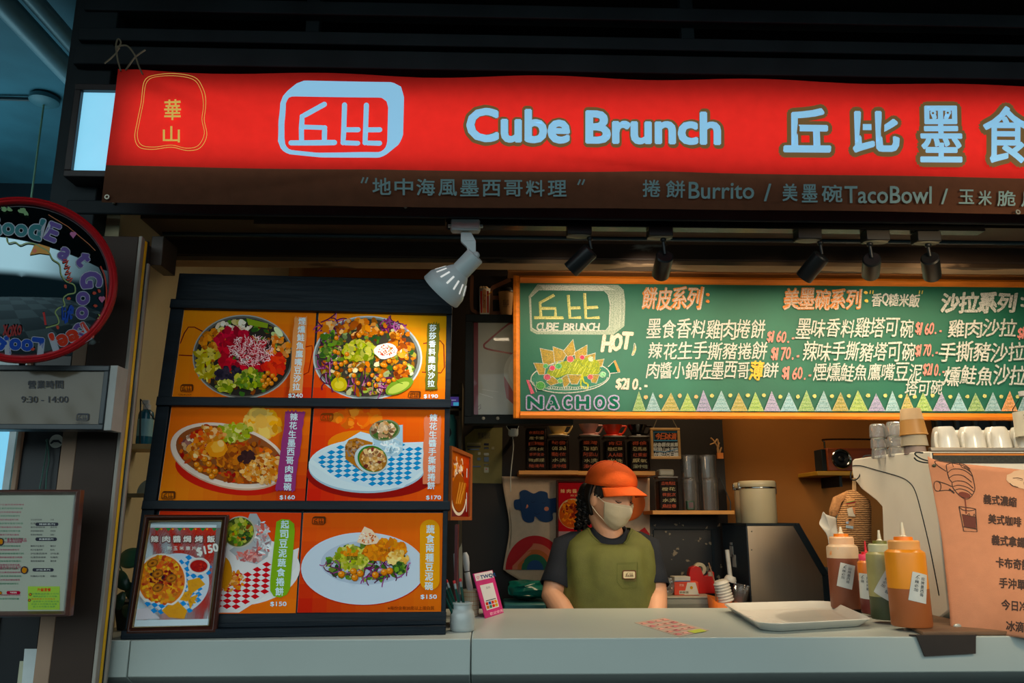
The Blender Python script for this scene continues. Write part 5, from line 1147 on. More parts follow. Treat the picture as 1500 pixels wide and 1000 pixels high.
def hfn(a, b, h):
    s = (a - 735) / 217; p = at(a, b, YL); v = (b - 697.5) / 150; p.y += .006 * math.sin(8 * s + 3 * v) + .004 * math.sin(17 * s) * v - .006 - h; return p
D = Art(hfn, .0004, 8e-5); z8 = lambda x, y: (730 + x * .21, 690 + y * .21)
NB = C(14, 54, 96)
D.poly([z8(*p) for p in loop_pts([(108, 230), (115, 200), (150, 190), (150, 145), (190, 130), (245, 155), (290, 138), (340, 150), (350, 190), (400, 185), (440, 190), (450, 240), (420, 285), (380, 290), (378, 335), (340, 355), (290, 345), (255, 315), (245, 350), (205, 358), (170, 335), (155, 275), (120, 265)], 4)], NB)
for p in ((193, 243), (335, 262)): D.ell(*z8(*p), 3.4, 3.2, C(206, 120, 86))
D.line([z8(*p) for p in ((228, 212), (242, 218), (256, 212))], .7, C(8, 30, 60)); D.line([z8(*p) for p in ((302, 218), (315, 224), (328, 216))], .7, C(8, 30, 60)); D.line([z8(*p) for p in loop_pts([(250, 290), (270, 302), (288, 288)], 4, False)], .7, C(8, 30, 60))
D.build('cloud_print', ink('cloth_print', .8), t, label='dark blue smiling cloud'); D = Art(hfn, .0004, 8e-5)
cx, cy = z8(255, 686)
for r_, c in ((205, C(190, 14, 20)), (158, C(206, 110, 76)), (122, C(190, 96, 36)), (94, C(30, 100, 70)), (58, C(26, 70, 120))): D.poly([(cx + r_ * .21 * math.cos(PI * i / 30), cy - r_ * 1.16 * .21 * math.sin(PI * i / 30)) for i in range(31)], c)
D.build('rainbow_print', ink('cloth_print', .8), t, label='five-band rainbow'); D = Art(hfn, .0004, 8e-5)
D.ell(918, 737, 27, 26, C(220, 100, 26), 0, 36); D.poly([(920, 744), (924, 738), (928, 741), (930, 730), (936, 726), (936, 738), (930, 746), (926, 750), (922, 748)], C(196, 36, 26)); D.poly([(938, 776), (944, 772), (951, 782), (951, 786), (934, 780)], C(180, 24, 30))
D.build('print', ink('cloth_print', .8), t)
# framed rice dish behind the worker
YFR = 3.60
t = thing('framed_wall_picture', 'dim framed dish picture on the cloth hanging, behind the worker', 'framed picture', at(850, 800, YFR))
flat_frame('frame', ((815, 703), (880, 704), (880, 800), (815, 800)), ((818.5, 707), (877, 707), (877, 797), (818.5, 797)), Vector((0, YFR, 1)), Vector((0, -1, 0)), .02, M_mahog, t)
flat_slab('mount', ((818, 706), (878, 706), (878, 798), (818, 798)), Vector((0, YFR, 1)), Vector((0, -1, 0)), .004, M_foam, t, .006)
D = Art(plane_fn((0, YFR + .0056, 1), (0, -1, 0)), .0003, 2e-5); D.poly([(818, 706), (878, 706), (878, 798), (818, 798)], C(160, 30, 36))
for ch, x in zip('辣肉醬焗', (821, 830, 838.5, 847)): D.fit(ch, x, 716, x + 6.5, 722, C(206, 160, 120), .03, 1)
D.fit('附玉米脆片', 836, 724, 862, 727, C(206, 160, 120), 0, 1); D.ell(839, 752, 21, 22, C(180, 150, 110), 0, 30); D.ell(838, 753, 19, 20, C(170, 70, 20), 0, 30); scatter(D, 838, 752, 17, 18, 120, 2.6, [C(190, 90, 30), C(150, 50, 20), C(110, 30, 20), C(200, 120, 50)]); D.rect(818, 778, 878, 790, C(150, 120, 120)); D.build('print', M_print, t)
# teal bag under the hanging
c = at(770, 900, 3.45); t = thing('teal_bag', 'crumpled teal plastic bag under the point of the cloth hanging', 'bag', c)
q = MB(); q.ball(at(772, 880, 3.5), (.10, .08, .12), 28, 20)
def crumple(mb, a, f, seed=0):
    for i, p in enumerate(mb.v): mb.v[i] = p + noise.noise_vector(p * f + Vector((seed, 0, 0))) * a
crumple(q, .035, 14); _zt = at(770, 884, 3.38).z + .0015; _zm = min(p.z for p in q.v); q.v = [p + Vector((0, 0, _zt - _zm - .0)) for p in q.v]; q.v = [Vector((p.x, p.y, _zt + (p.z - _zt) * .34)) for p in q.v]; q.build('plastic', mat('teal_plastic', C(14, 118, 104), .25, 0, .35, 10), t)
q = MB(); _a = at(738, 884, 3.38); _b = at(800, 884, 3.38); q.box(_a.x, _b.x, 3.38, 3.6, .8403, _a.z); tag(q.build('teal_tub', mat('teal_tub', C(60, 130, 130), .4), bevel=.008), 'pale teal tub below the crumpled teal bag', 'tub')
# back worktop with drawer, boxes, tape, lids
zbt = at(1010, 876, 3.12).z
q = MB(); q.box(xat(735, 900, 3.1), xat(1046, 900, 3.3), 3.32, 3.72, .80, .84); tag(q.build('back_worktop', mat('grey_laminate', C(90, 88, 80), .5)), 'grey rear worktop along the partition behind the worker', 'worktop')
xa, xb = xat(968, 880, 3.3), xat(1048, 880, 3.3)
t = thing('drawer_box', 'translucent plastic drawer box behind the worker with small boxes on top', 'drawer box', Vector(((xa + xb) / 2, 3.4, .8401)))
M_frost = mat('frosted_plastic', C(170, 168, 150), .3, 0, .05)
zd = at(1010, 876.5, 3.33).z
q = MB(); q.box(xa, xb, 3.33, 3.62, .8405, zd); q.build('body', M_frost, t, bevel=.004)
q = MB(); q.box(xa + .008, xb - .008, 3.326, 3.3295, .846, zd - .02); q.build('drawer', mat('frosted_plastic_dark', C(140, 140, 124), .25), t, bevel=.002)
q = MB(); q.box(xa - .004, xb + .004, 3.322, 3.628, zd + .0002, zd + .008); q.build('lid', M_frost, t, bevel=.003)
zd += .0085
def carton(name, label, u0, u1, Y, d, z, h, m, top=None, rot=0):
    x0, x1 = xat(u0, 870, Y), xat(u1, 870, Y); c = Vector(((x0 + x1) / 2, Y + d / 2, z)); t = thing(name, label, 'box', c, None, (0, 0, rot))
    M_ = TR(c) @ RZ(rot); q = MB(M_); q.box(-(x1 - x0) / 2, (x1 - x0) / 2, -d / 2, d / 2, 0, h); q.build('carton', m, t, bevel=.0015); return t, c, (x1 - x0) / 2, d / 2
t, c, hx, hy = carton('orange_carton', 'orange and white printed carton on the drawer box', 990, 1025, 3.38, .07, zd, .052, mat('carton_orange', C(226, 66, 24), .5), rot=-.12)
M_ = TR(c) @ RZ(-.12); D = Art(lambda a, b, h: M_ @ Vector((a, -hy - h, b)), .0006, 2e-5)
D.poly([(-.01, .002), (hx, .002), (hx - .012, .05), (.004, .05)], C(206, 196, 180)); D.rect(-.03, .004, .01, .018, C(200, 190, 170)); D.raw([(-.03 + .0009 * x, .0) for x in (0,)], [], DK)
D2 = Art(lambda a, b, h: M_ @ Vector((a, -hy - h - .0006, -b)), .0006, 2e-5); D2.fit('新鮮蔥', -.028, -.016, .008, -.006, C(40, 30, 30), .03, 1); D2.ell(.02, -.03, .006, .006, C(190, 140, 60)); D2.fit('熱銷', -.028, -.045, -.01, -.034, C(226, 200, 180), .03, 1)
D.build('print_panel', M_print, t); D2.build('print', M_print, t)
t, c, hx, hy = carton('phone_box', 'flat white box with a blue edge lying on the orange carton', 988, 1012, 3.385, .065, zd + .0525, .020, mat('box_white', C(196, 190, 174), .5), rot=.05)
M_ = TR(c) @ RZ(.05); q = MB(M_); q.box(-hx + .002, hx - .002, -hy - .0008, -hy - .0001, .001, .004); q.build('blue_edge', mat('blue_edge', C(50, 90, 150), .5), t)
q = MB(); q.ball(Vector((xat(980, 870, 3.36), 3.40, zd + .042)), (.034, .03, .036), 22, 16); crumple(q, .016, 30, 3)
zmin = min(p.z for p in q.v); q.v = [p - Vector((0, 0, zmin - zd - .0005)) for p in q.v]
tag(q.build('plastic_bag', thin('clear_bag', (.95, .95, .93), .4, .1, .12)), 'crumpled clear plastic bag beside the orange carton', 'bag')
# red tape dispenser
c = Vector((xat(1030, 870, 3.46), 3.47, zd)); t = thing('tape_dispenser', 'red tape dispenser standing on the drawer box', 'tape dispenser', c)
M_rp = mat('red_plastic'); q = MB(); pr = [(-.055, 0), (.048, 0), (.048, .085), (.036, .092), (.028, .074), (.004, .070), (-.008, .104), (-.030, .112), (-.050, .104), (-.058, .08)]
q.prism([c + Vector((x, -.022, z)) for x, z in pr], (0, .044, 0)); q.build('body', M_rp, t, bevel=.003)
MB().lathe([(.012, -.012), (.026, -.012), (.026, .012), (.012, .012)], aim(c + Vector((-.008, -.0, .098)), (0, -1, 0)), 28).build('tape_roll', mat('tape_cream', C(206, 190, 150), .4), t)
q = MB(); q.box(c.x + .022, c.x + .04, c.y - .0235, c.y - .022, c.z + .07, c.z + .088); q.build('cutter', M_metal, t)
# orange bag holding lids and cups, white wand
c = at(1068, 900, 3.22); c.z = .8402
t = thing('orange_carrier', 'orange and red carton holding white lids and clear cups', 'carton', c)
x0, x1 = xat(1047, 870, 3.2), xat(1093, 870, 3.2); ztp = at(1060, 886, 3.2).z; q = MB()
q.loft([[(x0 + .01, 3.18, .8405), (x1 - .01, 3.18, .8405), (x1 - .01, 3.30, .8405), (x0 + .01, 3.30, .8405)], [(x0, 3.17, ztp + .012), (x1, 3.17, ztp), (x1, 3.31, ztp), (x0, 3.31, ztp + .03)]], (1, 0)); q.build('carton', mat('carton_orange2', C(214, 110, 40), .5, 0, .1), t, solid=.001)
q = MB(); q.box(x0 + .03, x1 - .006, 3.1655, 3.1672, .9, ztp - .012); q.build('red_panel', mat('carton_red', C(196, 24, 20), .5), t)
M_lid = mat('white_lids', C(214, 208, 196), .35)
for k in range(7):
    d = Vector((-.25, -.05, .96)).normalized(); p = at(1064, 880, 3.215) + d * (.011 * k)
    tag(MB().lathe([(0, 0), (.030, 0), (.031, .004), (.027, .008), (.024, .014), (0, .015)], aim(p, d), 28).build('round_white_lid', M_lid), 'white round lid in the leaning stack beside the tape dispenser', 'lid', 'stacked white lids')
for k in range(8):
    d = Vector((.22, -.05, .97)).normalized(); p = at(1080, 884, 3.25) + d * (.0075 * k) - Vector((0, 0, .02))
    tag(MB().lathe([(.022, 0), (.030, .040), (.0315, .041), (.0315, .043), (.029, .042)], aim(p, d), 28).build('clear_cup', M_tum), 'clear plastic cup in the leaning nested stack by the ice bin', 'cup', 'nested clear cups')
p = at(1070, 846, 3.27); t = thing('white_wand', 'white rod with a round foot sticking up before the ice bin', 'utensil', p)
q = MB(); q.tube([tuple(at(1065, 805, 3.27)), tuple(p)], .0085, 14); q.build('rod', M_lid, t); q = MB(); q.lathe([(0, -.012), (.022, -.012), (.024, 0), (.018, .012), (0, .014)], TR(at(1070, 848, 3.27)) @ RY(.3), 24); q.build('foot', M_lid, t)
q = MB(); q.tube([tuple(at(1038, 824, 3.3)), tuple(at(1047, 852, 3.28)), tuple(at(1049, 880, 3.25))], .0028, 8); tag(q.build('wooden_stirrer', mat('stirrer_wood', C(150, 110, 80), .6)), 'thin brown stick leaning out of the orange carton', 'stick')

# ice bin with sloping front
YI = 3.30
P = lambda u, v: at(u, v, YI)
prof = [P(1103, 905), P(1103, 770), P(1166, 768), P(1209, 842), P(1211, 905)]
for p in (prof[0], prof[-1]): p.z = .0
prof[1].x = prof[0].x
t = thing('ice_bin', 'stainless ice bin with a black sloping edge behind the tray', 'ice machine', Vector(((prof[0].x + prof[3].x) / 2, 3.48, 0)))
q = MB(); q.prism(prof, (0, .34, 0)); ib = q.build('body', M_metal, t)
q = MB(); xl = prof[0].x; zt_ = prof[1].z; q.box(xl - .005, xl - .0005, YI + .002, YI + .34, 0, zt_); q.build('side_panel', mat('blue_black_panel', C(30, 42, 50), .3, 0, .15), t)
q = MB(); w_ = .013; q.box(xl - .005, prof[2].x, YI - .004, YI + .345, zt_ + .0005, zt_ + .010); 
for a, b in ((prof[2], prof[3]), (prof[3], prof[4])):
    d = (b - a); n_ = Vector((d.z, 0, -d.x)).normalized(); n_ = n_ if n_.x > 0 else -n_; q.prism([a + n_ * .001, b + n_ * .001, b + n_ * w_, a + n_ * w_], (0, .34, 0)); q.prism([a - n_ * w_ + Vector((0, -.004, 0)), b - n_ * w_ + Vector((0, -.004, 0)), b + n_ * w_ + Vector((0, -.004, 0)), a + n_ * w_ + Vector((0, -.004, 0))], (0, .0035, 0))
q.build('edge_trim', M_black, t)
q = MB()
for v in (778, 805, 873): q.ball(at(1100, v, YI + .0) + Vector((.003, -.001, 0)), .003, 8, 6)
q.build('rivets', mat('zinc_ring'), t)
q = MB(); xx = xl - .0056
for (y0, z0, y1, z1) in ((3.50, 1.19, 3.53, 1.20), (3.49, 1.14, 3.54, 1.185), (3.46, 1.10, 3.51, 1.15)): q.box(xx - .001, xx, y0, y1, z0, z1)
q.build('stickers', mat('sticker_white', C(190, 190, 180), .6), t)
# cream canisters on top
M_can = mat('cream_enamel', C(206, 186, 146), .3, 0, .04)
def canister(u, Y, r, h, label):
    c = Vector((xat(u, 760, Y), Y, prof[1].z + .0105)); t = thing('cream_canister', label, 'canister', c, 'cream canisters on the ice bin')
    MB().lathe([(0, 0), (r * .96, 0), (r, .004), (r, h * .80), (r * .98, h * .81), (0, h * .81)], TR(c), 40).build('body', M_can, t)
    MB().lathe([(r * 1.005, h * .80), (r * 1.02, h * .81), (r * 1.02, h * .83), (r * 1.005, h * .84)], TR(c), 40).build('wire_band', mat('chrome', C(170, 170, 165), .15, 1.0), t)
    MB().lathe([(0, h * .842), (r * 1.02, h * .842), (r * 1.04, h * .87), (r * 1.04, h * .95), (r * .99, h * .985), (0, h)], TR(c), 40).build('lid', M_can, t)
    q = MB()
    for s in (-1, 1): q.box(c.x + s * (r * 1.04) - .005, c.x + s * (r * 1.04) + .005, c.y - .006, c.y + .006, c.z + h * .68 if s > 0 else c.z + h * .80, c.z + h * .95)
    q.build('clasp', mat('chrome'), t, bevel=.002)
canister(1112, 3.40, .0735, .176, 'front cream lidded canister on the ice bin'); canister(1103, 3.556, .0735, .176, 'cream canister standing half hidden behind the front one')
# dark teal block right of the ice bin
q = MB(); px_box(q, 1214, 834, 1246, 930, 3.30, 3.5); tag(q.build('teal_box', mat('dark_teal_felt', C(26, 52, 62), .8, 0, .15, 30), bevel=.006), 'dark teal box between the ice bin and the first sauce bottle', 'box')
# radio on its wall shelf
YR = 3.72; zr = at(1230, 690, YR).z
t = thing('radio_shelf', 'mustard wall shelf under the wooden radio', 'shelf', at(1235, 698, YR))
q = MB(); q.box(xat(1196, 694, YR), xat(1330, 694, YR), YR - .01, 3.95, zr - .020, zr); q.build('plank', mat('mustard_wood', C(190, 140, 40), .5, 0, .1), t, bevel=.003)
q = MB(); q.box(xat(1232, 700, YR), xat(1236, 700, YR), YR + .02, 3.95, zr - .07, zr - .0205); q.build('bracket', M_black, t)
xa, xb = xat(1213, 680, YR), xat(1300, 680, YR); zt_ = at(1230, 656, YR).z
t = thing('wooden_radio', 'retro wooden radio with a round chrome speaker on the mustard shelf', 'radio', Vector(((xa + xb) / 2, YR + .05, zr)))
q = MB(); q.box(xa, xb, YR, YR + .10, zr + .002, zt_); q.build('cabinet', mat('cherry_wood', C(142, 66, 30), .4, 0, .25, 8, stretch=(1, 6, 6)), t, bevel=.004)
q = MB(); q.box(xa - .022, xa - .0005, YR + .012, YR + .10, zr + .002, zt_ - .004); q.build('side_panel', M_black, t, bevel=.003)
cs = at(1232.5, 672, YR); F_ = aim(cs, (0, -1, 0))
MB().lathe([(.030, -.0005), (.0465, 0), (.0475, .004), (.044, .008), (.038, .006), (.034, .001)], F_, 40).build('speaker_ring', mat('chrome'), t)
MB().lathe([(.035, .0005), (.030, .003), (.016, -.0), (.015, .002), (.010, .006), (0, .007)], F_, 32).build('speaker_cone', mat('speaker_black', C(14, 14, 14), .4), t)
q = MB(); hz = at(1230, 642, YR).z; q.tube(loop_pts([(xa + .012, YR + .05, zt_ - .002), (xa + .012, YR + .05, hz - .012), (xa + .022, YR + .05, hz), (xb - .022, YR + .05, hz), (xb - .012, YR + .05, hz - .012), (xb - .012, YR + .05, zt_ - .002)], 5, False), .0045, 8); q.build('handle', mat('chrome'), t)
# dark slatted panel high on the back wall at the right
t = thing('slatted_panel', 'dark grey slatted panel on the back wall behind the mugs', 'panel', at(1440, 660, 3.9))
q = MB(); px_box(q, 1362, 560, 1640, 690, 3.92, 3.948); q.build('backing', mat('slat_dark', C(34, 42, 46), .6), t)
for k in range(9): q = MB(); px_box(q, 1366 + 27 * k, 562, 1388 + 27 * k, 689, 3.900, 3.9195); q.build('slat', mat('slat_grey', C(48, 60, 66), .5, 0, .15), t, bevel=.004)
# ================================================================== ON THE COUNTER
M_porc = mat('white_porcelain', C(206, 204, 196), .18, 0, .02, coat=.4)
Z0 = CZ + .0004
def rounded(pts, r, n=7):
    out = []
    for i, p in enumerate(pts):
        a, b = (pts[i - 1] - p).normalized(), (pts[(i + 1) % len(pts)] - p).normalized(); ang = a.angle(b); t = r / math.tan(ang / 2)
        c = p + (a + b).normalized() * (r / math.sin(ang / 2)); s, e = p + a * t - c, p + b * t - c
        for k in range(n + 1): v = s.lerp(e, k / n).normalized() * r; out.append(c + v)
    return out
# tray
zr_ = CZ + .024
tc_ = [atz(1058, 883.5, zr_), atz(1114, 915, zr_), atz(1279, 906.5, zr_), atz(1218, 879.5, zr_)]
ce = sum(tc_, Vector()) / 4
def inset(k, z, r): 
    q = []
    for p in tc_:
        d = (ce - p); q.append(Vector((p.x, p.y, z)) + d.normalized() * k)
    return rounded(q, r)
q = MB(); q.loft([inset(.045, Z0, .04), inset(.035, Z0 + .003, .04), inset(.004, zr_ - .003, .05), inset(0, zr_, .05), inset(.003, zr_ + .0015, .05), inset(.010, zr_ - .001, .05), inset(.040, Z0 + .007, .04), inset(.055, Z0 + .005, .035)], (1, 1))
tag(q.build('serving_tray', M_porc), 'white rounded rectangular tray on the counter in front of the ice bin', 'tray')
# printed slip on the counter
t = thing('counter_leaflet', 'pale printed menu leaflet lying flat on the counter in front of the worker', 'leaflet', atz(984, 918, Z0))
cs_ = [(929, 912), (972, 904.5), (1039, 923), (995, 932.5)]
q = MB(); q.prism([atz(u, v, Z0) for u, v in cs_], (0, 0, .0006)); q.build('paper', mat('leaflet_paper', C(190, 168, 152), .6), t)
D = Art(lambda a, b, h: (lambda p: Vector((p.x, p.y, Z0 + .0006 + h)))(atz(cs_[0][0] + (cs_[1][0] - cs_[0][0]) * a + (cs_[3][0] - cs_[0][0]) * b, cs_[0][1] + (cs_[1][1] - cs_[0][1]) * a + (cs_[3][1] - cs_[0][1]) * b, Z0)), .0003, 1.5e-5)
for i in range(4):
    for j in range(5):
        D.rect(.06 + .24 * i, .06 + .19 * j, .24 + .24 * i, .17 + .19 * j, (C(200, 150, 140), C(190, 130, 130), C(206, 160, 150))[(i + j) % 3]); D.rect(.08 + .24 * i, .09 + .19 * j, .08 + .24 * i + .05 + .02 * ((i * j) % 4), .115 + .19 * j, C(70, 50, 50))
D.rect(.55, .82, .98, .98, C(176, 186, 96)); D.build('print', M_print, t)
# pay stand (without its code square)
pb0, pb1 = atz(711.5, 905.5, Z0), atz(738, 897, Z0); de = (pb1 - pb0).normalized(); db_ = Vector((-de.y, de.x, 0)); lp = R(16)
PN = -(db_ * math.cos(lp) - Vector((0, 0, 1)) * math.sin(lp)); o_ = pb0
t = thing('payment_stand', 'pink and white acrylic payment card stand leaning on the counter', 'sign', pb0)
c4 = ((693.5, 840), (721.5, 834.5), (738, 897), (711.5, 905.5))
flat_slab('card', c4, o_, PN, .003, mat('acrylic_pink', C(214, 50, 130), .25), t)
q = MB(); pt_ = atp(707, 838, o_, PN); q.prism([pb0 - PN * .0032 + de * .004, pb1 - PN * .0032 - de * .004, pb1 - PN * .0032 - de * .004 + db_ * .05, pb0 - PN * .0032 + de * .004 + db_ * .05], (0, 0, .002)); q.build('foot', mat('acrylic_clear_foot', C(200, 196, 190), .2), t)
D = Art(plane_fn(o_ + PN * .0002, PN), .0002, 2e-5)
L4 = lambda a, b: tuple((c4[0][k] * (1 - a) + c4[1][k] * a) * (1 - b) + (c4[3][k] * (1 - a) + c4[2][k] * a) * b for k in (0, 1))
def r4(a0, b0, a1, b1, c): D.poly([L4(a0, b0), L4(a1, b0), L4(a1, b1), L4(a0, b1)], c)
r4(.03, .01, .97, .17, C(206, 200, 204)); r4(.16, .28, .84, .84, C(206, 204, 206))
D.text('TWQR', *L4(.28, .145), 7.5, C(40, 70, 110), .04, -11); D.text('♡', *L4(.08, .14), 6, C(190, 40, 110), .02, -11); D.text('支付', *L4(.72, .125), 4, C(40, 50, 60), .02, -11); D.text('丘比', *L4(.42, .38), 3.4, C(60, 60, 70), .02, -13)
for i, c in enumerate((C(190, 60, 50), C(50, 90, 160), C(200, 60, 40), C(220, 140, 50), C(180, 110, 60), C(60, 120, 90), C(206, 70, 60), C(190, 160, 60))): r4(.2 + .155 * (i % 4), .67 + .08 * (i // 4), .33 + .155 * (i % 4), .735 + .08 * (i // 4), c)
r4(.24, .63, .78, .648, C(60, 60, 70)); D.text('歡迎使用', *L4(.27, .965), 5, C(240, 190, 214), .02, -16); D.build('print', M_print, t)
# pencil jar
pj = atz(676.5, 926, Z0); pj.y += .033; pj.z = Z0; t = thing('pencil_jar', 'small white ceramic jar full of green pencils right of the menu stand', 'jar', pj)
MB().lathe([(0, 0), (.029, 0), (.032, .003), (.033, .010), (.033, .040), (.030, .050), (.0255, .056), (.0255, .066), (.0275, .068), (.0275, .072), (.0225, .073), (.022, .052), (.027, .040), (.027, .006), (0, .005)], TR(pj), 36).build('jar_body', mat('white_glaze', C(176, 182, 180), .2, 0, .03, coat=.3), t)
M_pen, M_fer, M_era = mat('pencil_green', C(12, 66, 56), .35), mat('ferrule', C(170, 176, 176), .3, .8), mat('eraser_red', C(186, 26, 30), .6)
for i, (u, v, bx, by, lb) in enumerate(((644, 856, -.008, -.012, 'green pencil leaning farthest left in the white jar'), (649, 851.5, -.002, -.004, 'green pencil second from the left in the white jar'), (653.5, 849, .004, .004, 'green pencil third from the left in the white jar'), (665, 850, .006, -.010, 'green pencil standing right of the three leaning ones'), (674, 847, .012, .004, 'green pencil at the right side of the white jar'))):
    b = pj + Vector((bx, by, .008)); tp = at(u, v, pj.y + by * .6 - .008); d = (tp - b).normalized(); L_ = (tp - b).length; t = thing('pencil', lb, 'pencil', b, 'pencils in the white jar'); M_ = aim(b, d)
    MB().lathe([(0, 0), (.0012, 0), (.0038, .012), (.0038, L_ - .022), (0, L_ - .022)], M_, 6).build('barrel', M_pen, t); MB().lathe([(.0039, L_ - .022), (.0041, L_ - .016), (.0038, L_ - .014), (.0041, L_ - .010), (.0039, L_ - .008)], M_, 14).build('ferrule', M_fer, t); MB().lathe([(.0037, L_ - .0078), (.0037, L_ - .001), (.003, L_), (0, L_)], M_, 14).build('eraser', M_era, t)
# checked cup with sleeves
pc = atz(689, 904, Z0); pc.y += .03; pc.z = Z0; t = thing('checked_cup', 'beige checked cup with an oval mouth behind the pencil jar', 'cup', pc); el = Matrix.Diagonal((1, 1.25, 1, 1))
MB().lathe([(0, 0), (.021, 0), (.025, .004), (.027, .074), (.0275, .078), (.0245, .078), (.022, .010), (0, .008)], TR(pc) @ el, 32).build('cup_body', mat('beige_glaze', C(176, 164, 140), .3), t)
D = Art(lambda a, b, h: pc + Vector(((.0247 + .0022 * b + h) * math.sin(a), -(.0247 + .0022 * b + h) * 1.25 * math.cos(a), .006 + .070 * b)), .0004, 1e-5)
for i in range(14):
    a = -1.5 + 3.0 * i / 13; D.line([(a, 0), (a, 1)], .02, C(150, 110, 84))
for j in range(6): D.line([(-1.5 + 3.0 * k / 20, .04 + .18 * j) for k in range(21)], .018, C(150, 110, 84))
D.build('check_print', M_print, t)
def leaf_card(name, label, cat, pts, Y0, dY, m):
    q = MB(); q.prism([Vector((at(u, v, Y0 + d * dY).x, Y0 + d * dY, at(u, v, Y0 + d * dY).z)) for u, v, d in pts], (0, .002, 0)); return tag(q.build(name, m), label, cat)
YV = pc.y
leaf_card('menu_sleeve', 'blue-grey plastic menu sleeve standing in the checked cup', 'menu sleeve', ((664, 811, 0), (671.5, 806, 1), (676, 900, 1), (668, 898, 0)), YV - .012, .012, mat('sleeve_grey', C(84, 100, 110), .35))
leaf_card('paper_slip', 'worn cream paper slip sticking up from the checked cup', 'paper slip', ((671.5, 808, 0), (673, 802, 0), (674.5, 800, 0), (676, 795, 0), (677, 802, 0), (678, 870, 0), (673.5, 870, 0)), YV - .004, .01, mat('cream_paper', C(176, 160, 132), .7))
t = thing('dish_brush', 'white rounded brush handle standing behind the cream slip in the checked cup', 'brush', Vector((pc.x, YV + .012, Z0 + .02)))
q = MB(); pts = [at(690, 890, YV + .014), at(688, 860, YV + .014), at(684, 838, YV + .014)]; q.tube([tuple(p) for p in pts], [.0095, .010, .009], 14); q.build('shaft', mat('white_plastic'), t)
q = MB(); pts = [at(684, 836, YV + .014), at(683, 825, YV + .014), at(682, 815, YV + .014), at(681, 809, YV + .014)]; q.tube([tuple(p) for p in pts], [.008, .0105, .0105, .006], 14); q.build('grip', mat('white_plastic'), t)

# ================================================================== COFFEE MACHINE AND WHAT STANDS ON IT
XM = 1.335
mp = lambda u, v: atx(u, v, XM)
M_mach = mat('machine_white', C(228, 222, 206), .35, 0, .03)
prof = [mp(1248, 675), mp(1251, 672), mp(1300, 665), mp(1345, 661.5), mp(1363, 661)]
yb = prof[-1].y
prof += [Vector((XM, yb, Z0 + .03)), Vector((XM, yb + .06, Z0)), mp(1297, 885)]
prof[-1] = Vector((XM, prof[-1].y, Z0))
prof += [mp(1292, 742), mp(1284, 733), mp(1262, 716), mp(1250, 700), mp(1248, 690)]
cm = thing('coffee_machine', 'large white espresso machine at the right end of the counter', 'coffee machine', Vector((XM + .35, yb + .2, Z0)))
MB().prism(prof[::-1], (.72, 0, 0)).build('housing', M_mach, cm, bevel=.004)
ztop = prof[4].z
q = MB(); sl = [tuple(mp(u, v) - Vector((.0012, 0, 0))) for u, v in ((1249, 682), (1262, 682), (1290, 690), (1318, 698), (1332, 706), (1341, 719), (1350, 750), (1362, 800), (1372, 850), (1376, 872))]
q.tube(loop_pts(sl, 6, False), .0016, 6); q.build('panel_groove', M_black, cm)
q = MB(); zt2 = ztop + .004
q.box(XM + .0, XM + .72, yb - .004, yb + .012, ztop + .0005, ztop + .012); q.box(XM, XM + .72, yb + .30, yb + .315, ztop + .0005, ztop + .012); q.build('cup_rail', M_metal, cm, bevel=.002)
q = MB(); q.box(XM + .004, XM + .72, yb - .006, yb - .0005, ztop - .034, ztop - .004); q.build('vent_mesh', mat('dark_mesh', C(46, 48, 42), .6, 0, .5, 160), cm)
q = MB(); q.box(XM + .004, XM + .72, yb - .0068, yb - .0062, ztop - .012, ztop - .006); q.build('amber_strip', mat('amber_strip', C(206, 120, 30), .4), cm)
q = MB(); q.tube(loop_pts([tuple(at(u, v, yb - .012)) for u, v in ((1364, 676), (1350, 672), (1341, 666), (1342, 662.5), (1352, 663))], 6, False), .0022, 7); q.tube(loop_pts([tuple(at(u, v, yb - .012)) for u, v in ((1365, 678), (1352, 677), (1343, 674), (1339, 670))], 6, False), .0022, 7)
tag(q.build('banner_hook', M_black), 'black wire hook holding the top corner of the peach coffee banner', 'hook')
# cups and glasses on the machine, z of the cup tray
zt3 = ztop + .001
def mug(u, Y, label, ang=0.0):
    c = Vector((xat(u, 664, Y), Y, zt3)); t = thing('white_mug', label, 'mug', c, 'upturned white mugs on the coffee machine', (0, 0, ang)); M_ = TR(c) @ RZ(ang); h = .086
    MB().lathe([(.0395, 0), (.0415, .002), (.0415, .012), (.040, .040), (.036, .064), (.031, .080), (.027, h), (.024, h - .0005), (.0235, h - .003), (0, h - .003)], M_, 36).build('mug_body', M_porc, t)
    q = MB(); q.tube(loop_pts([tuple(M_ @ Vector(p)) for p in ((-.034, -.004, .067), (-.048, -.012, .062), (-.058, -.016, .044), (-.056, -.015, .024), (-.046, -.008, .012), (-.038, -.003, .011))], 5, False), .0052, 9); q.build('handle', M_porc, t)
for i, (u, lb) in enumerate(((1386, 'upturned white mug nearest the stacked paper cups, front row'), (1425, 'second upturned white mug in the front row on the coffee machine'), (1463, 'third upturned white mug in the front row on the coffee machine'), (1501, 'upturned white mug at the right photo edge, front row'))): mug(u, yb + .12, lb, .35)
for i, (u, lb) in enumerate(((1408, 'back-row white mug showing between the first two front mugs'), (1446, 'back-row white mug showing between the second and third front mugs'), (1484, 'back-row white mug showing right of the third front mug'))): mug(u, yb + .225, lb, .5)
